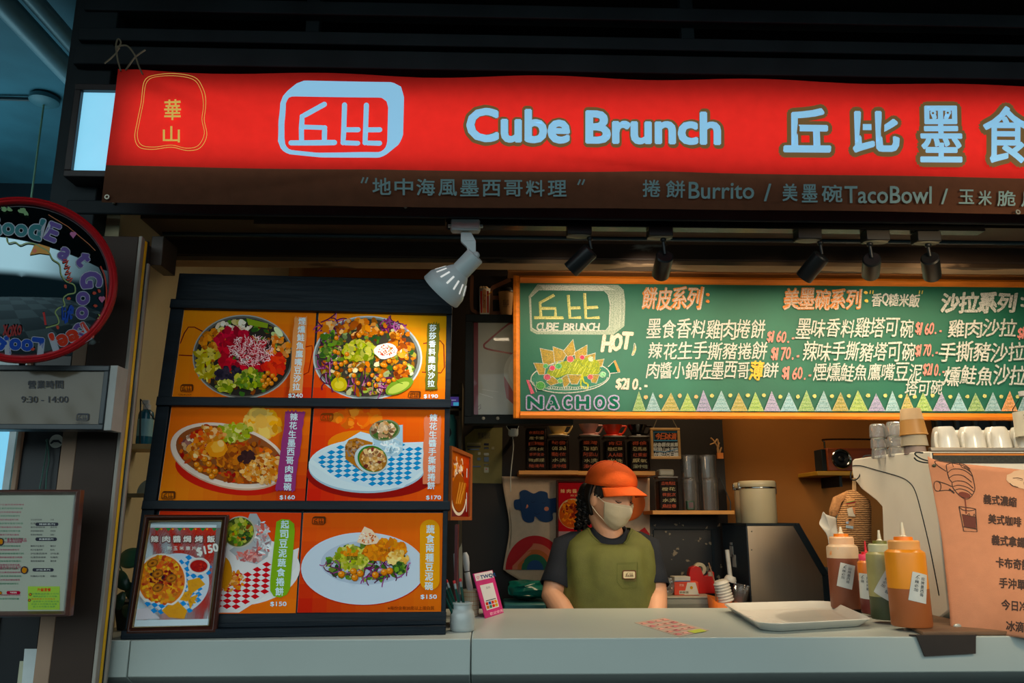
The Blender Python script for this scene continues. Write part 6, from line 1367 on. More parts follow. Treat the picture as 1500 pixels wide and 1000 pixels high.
# upturned paper cups in one stack
YPC = yb + .14
c = Vector((xat(1341, 664, YPC), YPC, zt3))
for k, (z, r0, r1, h, m, lb) in enumerate(((0, .0325, .031, .026, mat('mauve_paper', C(134, 118, 112), .6), 'mauve paper cup at the bottom of the upturned stack'), (.0265, .040, .0365, .034, mat('grey_paper', C(160, 150, 130), .6), 'grey upturned paper cup in the middle of the stack'))):
    b = c + Vector((0, 0, z)); t = thing('paper_cup', lb, 'cup', b, 'upturned paper cups on the coffee machine'); MB().lathe([(r0 - .004, 0), (r0, .001), (r0, .006), (r1, h), (r1 - .004, h), (0, h - .002)], TR(b), 32).build('cup_wall', m, t); MB().lathe([(r0, .0005), (r0 + .0014, .002), (r0, .0035)], TR(b), 32).build('rolled_rim', m, t)
b = c + Vector((0, -.002, .0612)); hk = at(1340, 599, YPC).z - b.z; t = thing('paper_cup', 'tall kraft paper cup upturned on top of the stack, pale base up', 'cup', b, 'upturned paper cups on the coffee machine'); TL = RY(-.03)
MB().lathe([(.040, 0), (.0425, .001), (.0425, .004), (.041, .005), (.0345, hk * .60)], TR(b) @ TL, 36).build('cup_wall', mat('kraft_gloss', C(176, 128, 66), .45, 0, .06), t)
MB().lathe([(.0352, hk * .58), (.0300, hk * .97), (.029, hk), (.027, hk), (.0265, hk - .004), (0, hk - .004)], TR(b) @ TL, 36).build('pale_sleeve', mat('pale_kraft', C(196, 164, 124), .6), t)
# ribbed glasses, stacked
M_glass = thin('clear_glass', (1, 1, 1), .26, .03, .12)
def glass(c, label, r=.0275, h=.046):
    t = thing('tumbler_glass', label, 'glass', c, 'stacked glasses on the coffee machine'); n = 36; rings = []
    for rr, z in ((r * .93, 0), (r, .002), (r, h * .2), (r * .97, h * .25), (r * .93, h * .75), (r * .86, h * .95), (r * .74, h), (r * .66, h - .001), (r * .8, h * .9), (r * .85, h * .7), (r * .9, h * .2), (r * .9, .001)):
        rings.append([c + Vector((rr * (1 + (.018 if h * .2 < z < h * .9 and i % 3 == 0 else 0)) * math.cos(2 * PI * i / n), rr * (1 + (.018 if h * .2 < z < h * .9 and i % 3 == 0 else 0)) * math.sin(2 * PI * i / n), z)) for i in range(n)])
    MB().loft(rings + [rings[0]], (0, 0)).build('wall', M_glass, t)
for i, (u, Y, n, wh) in enumerate(((1289, yb + .30, 3, 'left stack of glasses'), (1314, yb + .235, 3, 'front right stack of glasses'), (1318, yb + .305, 3, 'rear right stack of glasses'))):
    for k in range(n): glass(Vector((xat(u, 664, Y), Y, zt3 + .0345 * k + (.0005 if k else 0))), ('lowest', 'middle', 'topmost')[k] + ' ribbed glass in the ' + wh + ' on the coffee machine', .0275, .046 if k == n - 1 else .034)
# clear bottle at the right edge
c = Vector((xat(1510, 660, yb + .06), yb + .05, zt3)); t = thing('plastic_bottle', 'clear plastic bottle with white cap at the right photo edge', 'bottle', c); hb = at(1500, 573, yb + .05).z - c.z
MB().lathe([(0, 0), (.038, 0), (.041, .006), (.041, hb * .55), (.039, hb * .6), (.041, hb * .64), (.040, hb * .72), (.016, hb * .90), (.015, hb * .93), (0, hb * .93)], TR(c), 32).build('body', M_clear, t)
MB().lathe([(.0415, hb * .26), (.0415, hb * .66)], TR(c), 32).build('label', mat('bottle_paper', C(190, 186, 170), .5), t); MB().lathe([(.017, hb * .92), (.018, hb), (0, hb)], TR(c), 24).build('cap', mat('milky_cap'), t)
D = Art(lambda a, b, h: c + Vector(((.0415 + h) * math.sin(a), -(.0415 + h) * math.cos(a), hb * b)), .0005, 2e-5)
for i in range(6): D.line([(-.9, -.0 + .34 + .05 * i), (-.2 - .1 * (i % 3), .34 + .05 * i)], .012, C(90, 84, 74))
D.build('print', M_print, t)
# peach cloth menu
def ycl(u, v):
    s = (u - 1360) / 280.0; k = max(0.0, min(1.0, (v - 672) / 255.0)); yt, ybm = yb - .014, (yb - .13) - .36 * s + .18 * max(0, s - .5)
    return yt + (ybm - yt) * k + .006 * math.sin(u * .05 + v * .012) * k - .006 * math.sin(PI * k)
def clf(a, b, h=0.0):
    p = at(a, b, ycl(a, b)); return p + Vector((-.2, -.9, .1)).normalized() * h
el_ = [(1359, 674), (1369, 730), (1379, 784), (1386.5, 850), (1391, 895), (1392.5, 920)]
def clpx(s, v):
    k = v * 5; i = min(4, int(k)); f = k - i; u0 = el_[i][0] + (el_[i + 1][0] - el_[i][0]) * f; v0 = el_[i][1] + (el_[i + 1][1] - el_[i][1]) * f
    return u0 + (1640 - u0) * s, v0 + (.10 + .035 * v) * (1640 - u0) * s - (6 * math.exp(-s * 30) * (1 if v == 0 else 0))
cb = thing('coffee_banner', 'peach cloth coffee menu draped over the back of the white machine', 'banner', at(1450, 930, yb - .13))
MB().grid(lambda s, v: clf(*clpx(s, v)), 50, 36).build('cloth', mat('peach_cloth', C(196, 134, 100), .85, 0, .05, 30, bump=.3, bscale=600, translucent=.1), cb, angle=180, solid=.0012)
D = Art(lambda a, b, h: clf(a, b, h + .0012), .0006, 3e-5); BR = C(58, 38, 32)
for tx, u0, v0, u1, v1 in (('義式濃縮', 1440, 723, 1489, 738), ('美式咖啡', 1447, 752, 1496, 767), ('義式拿鐵', 1452, 782, 1502, 798), ('卡布奇諾', 1458, 815, 1509, 831), ('手沖單品', 1463, 845, 1515, 861), ('今日冷萃', 1466, 877, 1519, 893), ('冰滴咖啡', 1473, 908, 1527, 924)):
    D.fit(tx, u0, v0, u1, v1, BR, .035, 2, db=5)
D.ell(1530, 705, 56, 17, C(206, 172, 140), 6, 30, .03); D.fit('COFFEE', 1478, 698, 1580, 713, BR, .06, 3, db=10); D.fit('COFFEE', 1479.2, 699.4, 1579, 711.8, C(206, 172, 140), 0, 3, db=10)
z7 = lambda x, y: (1180 + x * .2133, 590 + y * .2133)
LN = C(46, 36, 34)
def ln(pts, w=1.0, closed=False, sm=4, c=None): D.line([z7(*p) for p in (loop_pts(pts, sm, closed) if sm else pts)], w, c or LN, closed)
ln([(885, 405), (900, 398), (960, 408), (1040, 420), (1100, 440), (1130, 470), (1145, 500)]); ln([(885, 405), (905, 430), (965, 470)]); ln([(965, 425), (970, 465), (985, 520), (1005, 545)]); ln([(965, 425), (1010, 412), (1080, 420), (1130, 455)])
ln([(975, 480), (1010, 455), (1080, 460), (1140, 500), (1150, 530)]); ln([(985, 515), (1020, 495), (1080, 500), (1140, 545)]); ln([(1002, 548), (1040, 535), (1100, 545), (1150, 585)]); ln([(1145, 500), (1158, 560), (1160, 600), (1140, 640)]); ln([(1005, 550), (1010, 580), (1040, 620), (1075, 650), (1110, 660), (1140, 640)])
ln([(1012, 575), (1050, 565), (1110, 580), (1155, 610)]); ln([(1020, 600), (1060, 590), (1110, 605), (1145, 635)]); ln([(1000, 405), (1015, 440)], .8, False, 0); ln([(1050, 410), (1075, 445), (1100, 450)], .8, False, 0)
for i in range(4): ln([(1085 + 8 * i, 440 + 5 * i), (1115 + 6 * i, 462 + 5 * i)], .6, False, 0)
D.ell(*z7(1090, 632), 9, 4, C(110, 50, 36), 15); ln([(880, 570), (885, 545), (905, 538), (925, 555), (928, 585), (915, 605), (890, 600)], 1.0, True); ln([(905, 538), (960, 555), (1005, 575)]); ln([(915, 605), (965, 600), (1015, 605)]); ln([(985, 590), (1020, 620)], 2, False, 0)
ln([(1092, 650), (1098, 700), (1102, 760)], 1.6, False, 4, C(110, 50, 36))
D.poly([z7(*p) for p in ((1073, 768), (1120, 776), (1166, 780), (1168, 862), (1090, 850))], C(92, 42, 32)); ln([(1052, 710), (1085, 880), (1176, 885), (1166, 728)], 1.1, False, 0); ln([(1052, 710), (1090, 716), (1166, 728), (1130, 740), (1080, 735), (1052, 712)], .9, False, 3); ln([(1072, 765), (1110, 772), (1168, 785)], .8, False, 3); ln([(1110, 772), (1120, 758), (1128, 775)], .7, False, 3); ln([(1150, 778), (1156, 762), (1163, 778)], .7, False, 3); ln([(1080, 850), (1172, 866)], .7, False, 0)
D.build('print', ink('cloth_print', .8), cb)
pcl = clf(1401, 917, .006); q = MB(); q.loft([[pcl + Vector((.011 * math.cos(2 * PI * i / 20) * k, 0, .007 * math.sin(2 * PI * i / 20) * k)) + Vector((.1, -.9, .3)).normalized() * d for i in range(20)] for k, d in ((1, 0), (.9, .003), (.5, .005))])
tag(q.build('banner_clip', mat('clip_silver', C(176, 176, 166), .3, .3), bevel=.0006), 'little pale shell-shaped clip on the lower corner of the peach banner', 'clip')
# small green clip at the upper corner
pcl = clf(1368, 682, .004); q = MB(); q.ball(pcl, (.006, .004, .005), 10, 8); tag(q.build('banner_pin', mat('pin_olive', C(70, 72, 50), .5)), 'small olive pin on the upper corner of the peach banner', 'pin')

# wooden board and dark mat under the sauce bottles
bp = [Vector((1.186, 2.775, Z0)), atz(1303, 908, Z0), atz(1335, 923, Z0), atz(1352, 931, Z0)]
q = MB(); xr = XM - .004; q.prism([*bp, Vector((xr, bp[3].y, Z0)), Vector((xr, bp[0].y, Z0))], (0, 0, .010)); tag(q.build('sauce_board', mat('walnut_board', C(112, 82, 58), .6, 0, .2, 10, stretch=(1, 6, 1)), bevel=.003), 'brown wooden board on the counter under the sauce bottles', 'board')
zb_ = Z0 + .0105
q = MB(); yf = YC0 - .006; mx0, mx1 = xat(1340, 935, YC0), xat(1427, 935, YC0); ym = bp[3].y - .004
q.prism([Vector((mx0 - .012, ym, Z0)), Vector((mx0, yf, Z0)), Vector((mx0 + .014, yf - .001, CZ - .038)), Vector((mx1, yf - .001, CZ - .038)), Vector((mx1, yf, Z0)), Vector((mx1 + .01, ym, Z0))][:2] + [Vector((mx1, yf, Z0)), Vector((mx1 + .01, ym, Z0))], (0, 0, .004))
q.prism([Vector((mx0, yf, Z0 + .004)), Vector((mx0 + .016, yf, CZ - .046)), Vector((mx1 - .006, yf, CZ - .040)), Vector((mx1, yf, Z0 + .004))], (0, -.004, 0)); tag(q.build('dark_mat', mat('dark_mat', C(48, 38, 32), .7, 0, .15, 20)), 'dark mat hanging over the counter edge under the peach banner', 'mat')
# squeeze bottles
def squeeze(u, v, r, h, cap, body, sauce, fill, tip, label, tilt, lines):
    """fill: share of the height holding sauce"""
    b = atz(u, v, zb_); c = Vector((b.x, b.y + r, zb_)); t = thing('sauce_bottle', label, 'sauce bottle', c, 'squeeze bottles on the wooden board')
    T_ = TR(c)
    MB().lathe([(r, h * fill), (r, h * .82), (r * .98, h * .86), (r * .74, h * .90), (r * .72, h * .905)], T_, 36).build('bottle_wall', body, t)
    MB().lathe([(0, .0005), (r * .95, .0005), (r, .005), (r, h * fill - .0003), (0, h * fill)], T_, 36).build('sauce', sauce, t)
    MB().lathe([(r * .76, h * .885), (r * .78, h * .89), (r * .78, h * .985), (r * .72, h), (0, h)], T_, 30).build('collar', cap[0], t)
    MB().lathe([(r * .48, h), (r * .46, h * 1.04), (0, h * 1.045)], T_, 24).build('cap', cap[1], t); MB().lathe([(r * .22, h * 1.0455), (r * .13, h * 1.06), (r * .07, h * 1.06 + tip), (0, h * 1.06 + tip)], T_, 18).build('nozzle', cap[2] if len(cap) > 2 else cap[1], t)
    a0, dz = tilt; hw, hh = .024 / r, .037
    rc, rs = math.cos(R(dz)), math.sin(R(dz))
    def lf(a, b, hgt):                                     # label drawing: a, b in metres about the label centre
        x, y = a * rc - b * rs, a * rs + b * rc; an = a0 + x / r
        return c + Vector(((r + .0012 + hgt) * math.sin(an), -(r + .0012 + hgt) * math.cos(an), h * .46 - y))
    n = 10; q = MB(); q.grid(lambda s, w: lf(-.023 + .046 * s, -hh + 2 * hh * w, 0), 10, 8); lab = q.build('paper_label', mat('sauce_label', C(196, 200, 196), .6), t, angle=180)
    D = Art(lambda a, b, hg: lf(a, b, hg), .0005, 2e-5)
    for k, s in enumerate(lines):
        for j, ch in enumerate(s): D.fit(ch, .006 - .016 * k - .004, -.028 + .0102 * j, .006 - .016 * k + .006, -.0195 + .0102 * j, C(50, 54, 60), 0, 2)
    D.line([(-.012, -.024), (-.008, -.03), (-.004, -.031)], .0012, C(50, 54, 60)); D.build('label_print', M_print, lab)
M_body = mat('squeeze_clear', (.93, .9, .86), .22, trans=.92, ior=1.15, var=0)
M_co = mat('collar_peach', C(226, 180, 140), .35); M_cw = mat('collar_green', C(176, 180, 150), .35); M_cor = mat('cap_orange', C(236, 130, 24), .35); M_clr = mat('nozzle_clear', C(214, 206, 180), .2)
squeeze(1251, 893, .0485, .222, (M_co, M_cor, M_clr), mat('squeeze_pale', C(206, 178, 146), .3, 0, .1, 14, worn=(C(224, 130, 50), .56, 10)), mat('brown_sauce', C(122, 66, 42), .45, 0, .06), .70, .018, 'tall squeeze bottle of red-brown sauce farthest back on the board', (-.30, 14), ('招牌墨西哥', '大辣必加'))
squeeze(1283, 899, .0285, .172, (mat('collar_pink', C(226, 70, 100), .35), mat('nozzle_red', C(206, 30, 40), .3)), mat('squeeze_orange', C(214, 120, 40), .3), mat('dark_red_sauce', C(110, 44, 36), .4), .55, .03, 'slim squeeze bottle with pink collar and red nozzle', (-.75, 4), ('招牌辣醬', '小辣'))
squeeze(1310, 909, .0415, .208, (M_cw, mat('cap_olive', C(110, 110, 50), .35), M_clr), mat('squeeze_green', C(150, 146, 96), .3, 0, .12, 18), mat('green_sauce', C(70, 76, 50), .5, 0, .1), .30, .026, 'squeeze bottle of green sauce with an olive cap', (-.22, 32), ('酸甜莎莎醬', '小辣必加'))
squeeze(1351, 920.5, .051, .222, (mat('collar_amber', C(226, 160, 90), .35), M_cor, M_clr), mat('squeeze_amber', C(226, 142, 30), .3, 0, .06, 14), mat('amber_brown_sauce', C(156, 86, 42), .45, 0, .06), .44, .034, 'wide amber squeeze bottle at the front of the board, beside the peach banner', (.08, 13), ('招牌墨西哥', '小辣必加'))
# woven tissue bag hanging from the machine
YT_ = 2.86; hp = at(1247, 692, YT_); t = thing('tissue_bag', 'woven straw tissue bag hanging from the nose of the white machine', 'bag', at(1247, 815, YT_))
z5b = lambda x, y: (1190 + x * .14, 690 + y * .14)
out = [(395, 200), (440, 195), (540, 260), (605, 310), (618, 380), (615, 900), (280, 900), (270, 560), (270, 480)]
M_straw = mat('woven_straw', C(176, 122, 70), .85, 0, .22, 40, bump=1.0, bscale=110, stretch=(1, 1, 2.6))
_n = M_straw.node_tree; _w = _n.nodes.new('ShaderNodeTexWave'); _w.bands_direction = 'Z'; _w.inputs['Scale'].default_value = 42; _w.inputs['Distortion'].default_value = 2.5; _w.inputs['Detail Scale'].default_value = 3
_t = _n.nodes.new('ShaderNodeTexCoord'); _n.links.new(_t.outputs['Object'], _w.inputs['Vector']); _m = _n.nodes.new('ShaderNodeMix'); _m.data_type = 'RGBA'; _n.links.new(_w.outputs['Fac'], _m.inputs[0]); _m.inputs[6].default_value = (*C(120, 78, 42), 1); _m.inputs[7].default_value = (*C(204, 150, 94), 1)
_n.links.new(_m.outputs[2], _n.nodes['Principled BSDF'].inputs['Base Color']); _p = _n.nodes.new('ShaderNodeBump'); _p.inputs['Strength'].default_value = .8; _p.inputs['Distance'].default_value = .003; _n.links.new(_w.outputs['Fac'], _p.inputs['Height']); _n.links.new(_p.outputs[0], _n.nodes['Principled BSDF'].inputs['Normal'])
def bulge(pts, d, Yc, name, m, back=.03):
    P3 = [at(*z5b(*p), Yc) for p in pts]; c = sum(P3, Vector()) / len(P3); q = MB()
    q.loft([[c + (p - c) * 1.0 + Vector((0, back, 0)) for p in P3], [c + (p - c) * 1.0 for p in P3], [c + (p - c) * .9 - Vector((0, d * .6, 0)) for p in P3], [c + (p - c) * .55 - Vector((0, d, 0)) for p in P3]]); return q.build(name, m, t, angle=60)
bulge(out, .022, YT_ - .01, 'bag_front', M_straw); bulge([(390, 200), (420, 195), (300, 330), (255, 480), (200, 470), (200, 400), (240, 270)], .006, YT_ + .006, 'bag_flap', mat('straw_flap', C(170, 118, 70), .85, 0, .2, 50, bump=.8, bscale=120), .02)
q = MB(); q.prism([at(*z5b(*p), YT_) for p in ((425, 70), (455, 70), (460, 215), (420, 215))], (0, .004, 0)); q.build('strap', mat('strap_tan', C(184, 146, 100), .8), t)
q = MB(); q.prism([at(*z5b(*p), YT_ + .002) for p in ((258, 420), (275, 400), (285, 520), (280, 720), (262, 650), (250, 500))], (0, .006, 0)); q.build('teal_lining', mat('teal_lining', C(14, 84, 86), .7), t)
def pin(name, pts_cols, Yc):
    par = None
    for k, (pts, col) in enumerate(pts_cols):
        q = MB(); q.prism([at(*z5b(*p), Yc - .0015 * k) for p in pts], (0, .003, 0)); q.build(name, mat('pin_%02x%02x%02x' % col, C(*col), .4), t, bevel=.0006)
pin('burger_badge', [([(360, 290), (400, 275), (440, 285), (455, 330), (440, 360), (380, 366), (358, 350)], (214, 150, 90)), ([(358, 330), (455, 312), (452, 328), (360, 348)], (170, 40, 40)), ([(358, 324), (450, 306), (450, 314), (360, 333)], (90, 130, 50))], YT_ - .034)
pin('carton_badge', [([(364, 392), (420, 376), (452, 460), (446, 476), (378, 470)], (206, 190, 164)), ([(420, 380), (450, 375), (450, 460), (436, 440)], (206, 130, 80))], YT_ - .034)
pin('stall_badge', [([(352, 500), (440, 500), (432, 600), (356, 590)], (196, 140, 90)), ([(356, 565), (430, 575), (428, 604), (352, 592)], (160, 180, 190)), ([(352, 530), (382, 524), (380, 552), (356, 550)], (150, 170, 190)), ([(378, 500), (412, 495), (410, 515), (384, 515)], (60, 40, 34))], YT_ - .034)
ti = [(112, 425), (130, 450), (190, 470), (255, 490), (262, 560), (270, 660), (276, 740), (270, 850), (190, 890), (180, 830), (150, 680), (90, 590), (76, 545), (100, 490)]
q = MB(); P3 = [at(*z5b(*p), YT_ - .005) for p in loop_pts(ti, 3)]; c = sum(P3, Vector()) / len(P3)
q.loft([[c + (p - c) * k + Vector((0, -.016 * math.sin(3 * i / len(P3) * 2 * PI) * k * .5 - .006 * (1 - k), 0)) for i, p in enumerate(P3)] for k in (1, .8, .5, .15)], (0, 1)); tag(q.build('tissue', mat('tissue_white', C(206, 202, 192), .9, translucent=.2), solid=.001, angle=180), 'white paper tissue pulled out of the woven bag', 'tissue')
q = MB(); q.tube(loop_pts([tuple(at(u, v, YT_ - .004)) for u, v in ((1247, 690), (1246, 699), (1250, 703), (1256, 701), (1260, 694), (1262, 680), (1264, 670), (1269, 667), (1277, 667), (1281, 669))], 6, False), .0022, 7); tag(q.build('bag_hook', M_black), 'black wire hook carrying the woven bag over the machine nose', 'hook')
# ================================================================== THE WORKER
YW = 3.07
M_skin = mat('skin', C(216, 158, 122), .5, 0, .05, 8, sss=.0)
M_navy = mat('navy_cotton', C(20, 26, 36), .85, 0, .12, 40, bump=.2, bscale=300)
M_olive = mat('olive_canvas', C(98, 100, 44), .75, 0, .1, 24, bump=.3, bscale=420)
M_hair = mat('dark_hair', C(20, 15, 13), .5, 0, .3, 60, bump=.8, bscale=120, stretch=(1, 1, .3))
hc = at(893, 729, YW - .02); hyaw, hpit = R(36), R(17)
pw = Vector((.452, YW, 0)); person = thing('person', 'person in orange cap, face mask and olive vest looking down behind the counter', 'person', pw)
HM = TR(hc) @ RZ(hyaw) @ RX(hpit) @ RY(R(-5))           # head frame: -y is forward, z up
HM = TR(hc) @ RZ(hyaw) @ RX(hpit)
def head(th, ph, o=0.0):
    """surface of the head: th from forward (+ towards the wearer's left), ph elevation"""
    x, y, z = math.sin(th) * math.cos(ph), -math.cos(th) * math.cos(ph), math.sin(ph)
    lo = max(0.0, -z)
    px = .074 * x * (1 - .26 * lo ** 1.3); py = .093 * y; pz = .113 * z
    if y > 0: py *= 1 - .35 * lo
    else: py = py * (1 + .04 * lo)
    f = max(0.0, -y)
    py -= f * .020 * math.exp(-(px / .013) ** 2) * (math.exp(-((pz + .022) / .018) ** 2) + .45 * math.exp(-((pz - .004) / .02) ** 2))      # nose
    py += f * .009 * (math.exp(-((abs(px) - .031) / .015) ** 2 - ((pz - .012) / .011) ** 2))                                              # sockets
    py -= f * .004 * math.exp(-((pz - .030) / .010) ** 2 - (px / .05) ** 2)                                                               # brow
    py -= f * .006 * math.exp(-(px / .018) ** 2 - ((pz + .092) / .016) ** 2)                                                              # chin
    py -= f * .004 * math.exp(-(px / .02) ** 2 - ((pz + .058) / .010) ** 2)                                                               # lips
    p = Vector((px, py, pz))
    return HM @ (p + (Vector((px / .074, py / .093, pz / .113)).normalized() * o if o else Vector()))
b = MB()
n, m = 64, 44
b.loft([[head(2 * PI * i / n, -PI / 2 + PI * (j + .02) / (m + .04)) for i in range(n)] for j in range(m + 1)])
for s in (-1, 1):                                        # ears
    b.ball(HM @ Vector((s * .073, .008, -.006)), (.010, .019, .030), 14, 10, M=HM)
nk0 = Vector((.462, YW + .02, 1.20))
b.tube([nk0 - Vector((0, 0, .05)), nk0 + Vector((0, -.004, .05)), HM @ Vector((0, .026, -.07)), HM @ Vector((0, .02, -.03))], [.07, .053, .052, .05], 24)
def torso(rings, n=40, o=0.0):
    out = []
    for z, cx, cyy, hw, hd in rings:
        r = []
        for i in range(n):
            t = 2 * PI * i / n; c_, s_ = math.cos(t), math.sin(t); e = .78
            r.append(Vector((cx + (hw + o) * math.copysign(abs(c_) ** e, c_), cyy + (hd + o) * math.copysign(abs(s_) ** e, s_), z)))
        out.append(r)
    return out
TR_ = [(.78, .448, YW + .01, .165, .115), (.88, .448, YW + .005, .155, .108), (.98, .450, YW, .150, .105), (1.08, .454, YW - .005, .152, .108), (1.15, .456, YW, .150, .100), (1.20, .457, YW + .006, .140, .085), (1.235, .459, YW + .012, .110, .068), (1.262, .461, YW + .016, .072, .056)]
b.loft(torso([(r[0], r[1], r[2], r[3] - .012, r[4] - .012) for r in TR_[:-2]]))
shL, shR = Vector((.302, YW + .034, 1.190)), Vector((.606, YW + .034, 1.190))
elL, elR = at(809, 872, YW - .03), at(961, 872, YW - .03)
wrL, wrR = Vector((.325, YW - .17, .905)), Vector((.585, YW - .17, .905))
def arm(sh, el, wr, s):
    b.tube([sh + Vector((s * -.03, 0, .0)), sh, sh.lerp(el, .35), sh.lerp(el, .7), el, el.lerp(wr, .3), el.lerp(wr, .7), wr], [.052, .053, .050, .047, .041, .041, .033, .026], 20)
    d = (wr - el).normalized(); d2 = Vector((d.x, d.y, d.z * .35)).normalized(); up = Vector((0, 0, 1)); sd = d2.cross(up).normalized(); nrm = sd.cross(d2)
    P = lambda a, c, h: wr + d2 * a + sd * c + nrm * h
    b.tube([P(-.01, 0, 0), P(.03, 0, .002), P(.065, 0, .003), P(.085, 0, .0)], [.024, .030, .031, .024], 16)
    for k, (c, L_) in enumerate(((-.027, .066), (-.009, .076), (.009, .072), (.026, .056))):
        b.tube([P(.055, c * .85, .002), P(.085, c, .004), P(.085 + L_ * .45, c * 1.08, -.002), P(.085 + L_ * .75, c * 1.1, -.016), P(.085 + L_ * .92, c * 1.1, -.030)], [.0105, .0100, .0092, .0085, .0070], 10)
    ts = -s
    b.tube([P(.012, ts * .020, 0), P(.038, ts * .042, -.006), P(.064, ts * .052, -.014), P(.088, ts * .050, -.022)], [.013, .0125, .0105, .008], 10)
arm(shL, elL, wrL, -1); arm(shR, elR, wrR, 1)
for s in (-1, 1):
    x = .448 + s * .082; b.tube([(x, YW + .01, .84), (x + s * .006, YW + .01, .62), (x + s * .01, YW + .005, .45), (x + s * .01, YW + .02, .25), (x + s * .01, YW + .03, .09)], [.082, .076, .056, .052, .038], 18)
    b.tube([(x + s * .01, YW + .05, .05), (x + s * .015, YW - .03, .045), (x + s * .02, YW - .14, .03)], [.042, .040, .028], 14)
zmin = min(p.z for p in b.v)
body = b.build('body', M_skin, person, angle=180)
q = body.modifiers.new('one_skin', 'REMESH'); q.mode = 'VOXEL'; q.voxel_size = .0034; q.use_smooth_shade = True
q = body.modifiers.new('soften', 'SMOOTH'); q.factor = .5; q.iterations = 3
# eyes: downcast lids with lash lines, brows
for s in (-1, 1):
    q = MB(); q.tube(loop_pts([tuple(head(s * (.30 + .30 * k / 6), .075 - .045 * math.sin(PI * k / 6) + .012 * k / 6, .0016)) for k in range(7)], 3, False), [.0011 + .0009 * math.sin(PI * i / 18) for i in range(19)], 8); q.build('lashes', M_hair, person)
    q = MB(); q.grid(lambda a, w: head(s * (.30 + .30 * a), .075 + .05 * w * math.sin(PI * max(.03, min(.97, a))) - .045 * math.sin(PI * a) * (1 - w), .0016 * math.sin(PI * w) + .0006), 10, 6); q.build('eyelid', mat('eyelid_skin', C(182, 124, 94), .5, 0, .04), person, angle=180)
    q = MB(); q.tube([tuple(head(s * (.22 + .48 * k / 7), .285 + .05 * math.sin(PI * k / 7 * .8), .0012)) for k in range(8)], [.0012, .0024, .0028, .0028, .0026, .0022, .0016, .0008], 8); q.build('eyebrow', M_hair, person)
# hair: cap of hair under the cap, side locks, curly tail behind the neck
q = MB(); q.loft([[head(R(104) + (2 * PI - R(208)) * i / 40, ph, .008) for i in range(41)] for ph in [-.62 + .11 * k for k in range(12)]], (0, 0), closed=False); hr = q.build('hair', M_hair, person, angle=180, solid=.01)
q = MB()
for i in range(190):
    t = i / 190; a = rnd.uniform(0, 2 * PI); u, v = 858 + 9 * math.cos(a) * math.sqrt(rnd.random()) - 4 * t, 712 + 56 * t + rnd.uniform(-6, 4)
    if v > 762: u -= 2
    c = at(u, v, YW + .045 + rnd.uniform(-.04, .05)); p = [c]
    for k in range(5): p.append(p[-1] + Vector((.009 * math.cos(i + 2.1 * k) - .001, .009 * math.sin(i + 2.1 * k), -.006)))
    q.tube([tuple(x) for x in loop_pts([tuple(x) for x in p], 3, False)], [.0034] * 16, 5)
q.ball(at(858, 735, YW + .06), (.034, .05, .075), 20, 14); q.build('curly_tail', M_hair, person, angle=60)
for (th0, n_) in ((-R(66), 16),):
    q = MB()
    for k in range(n_):
        th = th0 - R(26) * k / n_; q.tube([tuple(head(th + .04 * math.sin(j + k), .42 - .085 * j * (1 + .05 * (k % 3)), .006)) for j in range(5)], [.0045, .0045, .004, .003, .0015], 6)
    q.build('side_hair', M_hair, person)
# cap
M_cap = mat('orange_corduroy', C(216, 84, 8), .8, 0, .08, 30, bump=.35, bscale=300)
cz = .060
q = MB(); rings = []
for k in range(13):
    a = PI / 2 * k / 12; ca, sa = math.cos(a) ** .85, math.sin(a)
    rings.append([HM @ Vector(((.084 * ca + .0012) * math.cos(2 * PI * i / 60) * (1 + .006 * math.cos(12 * PI * i / 60)), .008 + .105 * ca * math.sin(2 * PI * i / 60), cz + .075 * sa - .016 * math.sin(2 * PI * i / 60) * ca * (1 - sa))) for i in range(60)])
rings.insert(0, [HM @ Vector((.0848 * math.cos(2 * PI * i / 60), .008 + .1055 * math.sin(2 * PI * i / 60), cz - .014 - .016 * math.sin(2 * PI * i / 60))) for i in range(60)])
cap = q.loft(rings, (0, 1)).build('cap', M_cap, person, angle=180, solid=.003)
q = MB(); q.ball(HM @ Vector((0, .008, cz + .077)), (.008, .008, .004), 12, 8); q.build('cap_button', M_cap, cap)
q = MB()
for k in range(6):
    th = PI / 6 + k * PI / 3; q.tube([tuple(HM @ Vector((.0862 * math.cos(a) ** .85 * math.cos(th), .008 + .1072 * math.cos(a) ** .85 * math.sin(th), cz + .0765 * math.sin(a)))) for a in [PI / 2 * j / 12 for j in range(1, 12)]], .0008, 5)
q.build('cap_seams', mat('seam_rust', C(150, 36, 6), .8), cap)
def brim(a, w, o=0):
    th = -PI / 2 + (a - .5) * R(138); x, y = .0835 * math.cos(th), .008 + .104 * math.sin(th); L_ = .066 * math.cos((a - .5) * PI * .92) ** .55 + .002
    return HM @ Vector((x * (1 + .05 * w), y - L_ * w, cz - .002 - .012 * -math.sin(th) * 0 - .003 * w - .038 * (2 * (a - .5)) ** 2 * (.35 + .65 * w) + .012 * (1 - abs(2 * a - 1)) * (1 - w)))
q = MB(); q.grid(brim, 36, 10); q.build('brim', M_cap, cap, angle=180, solid=.0035)
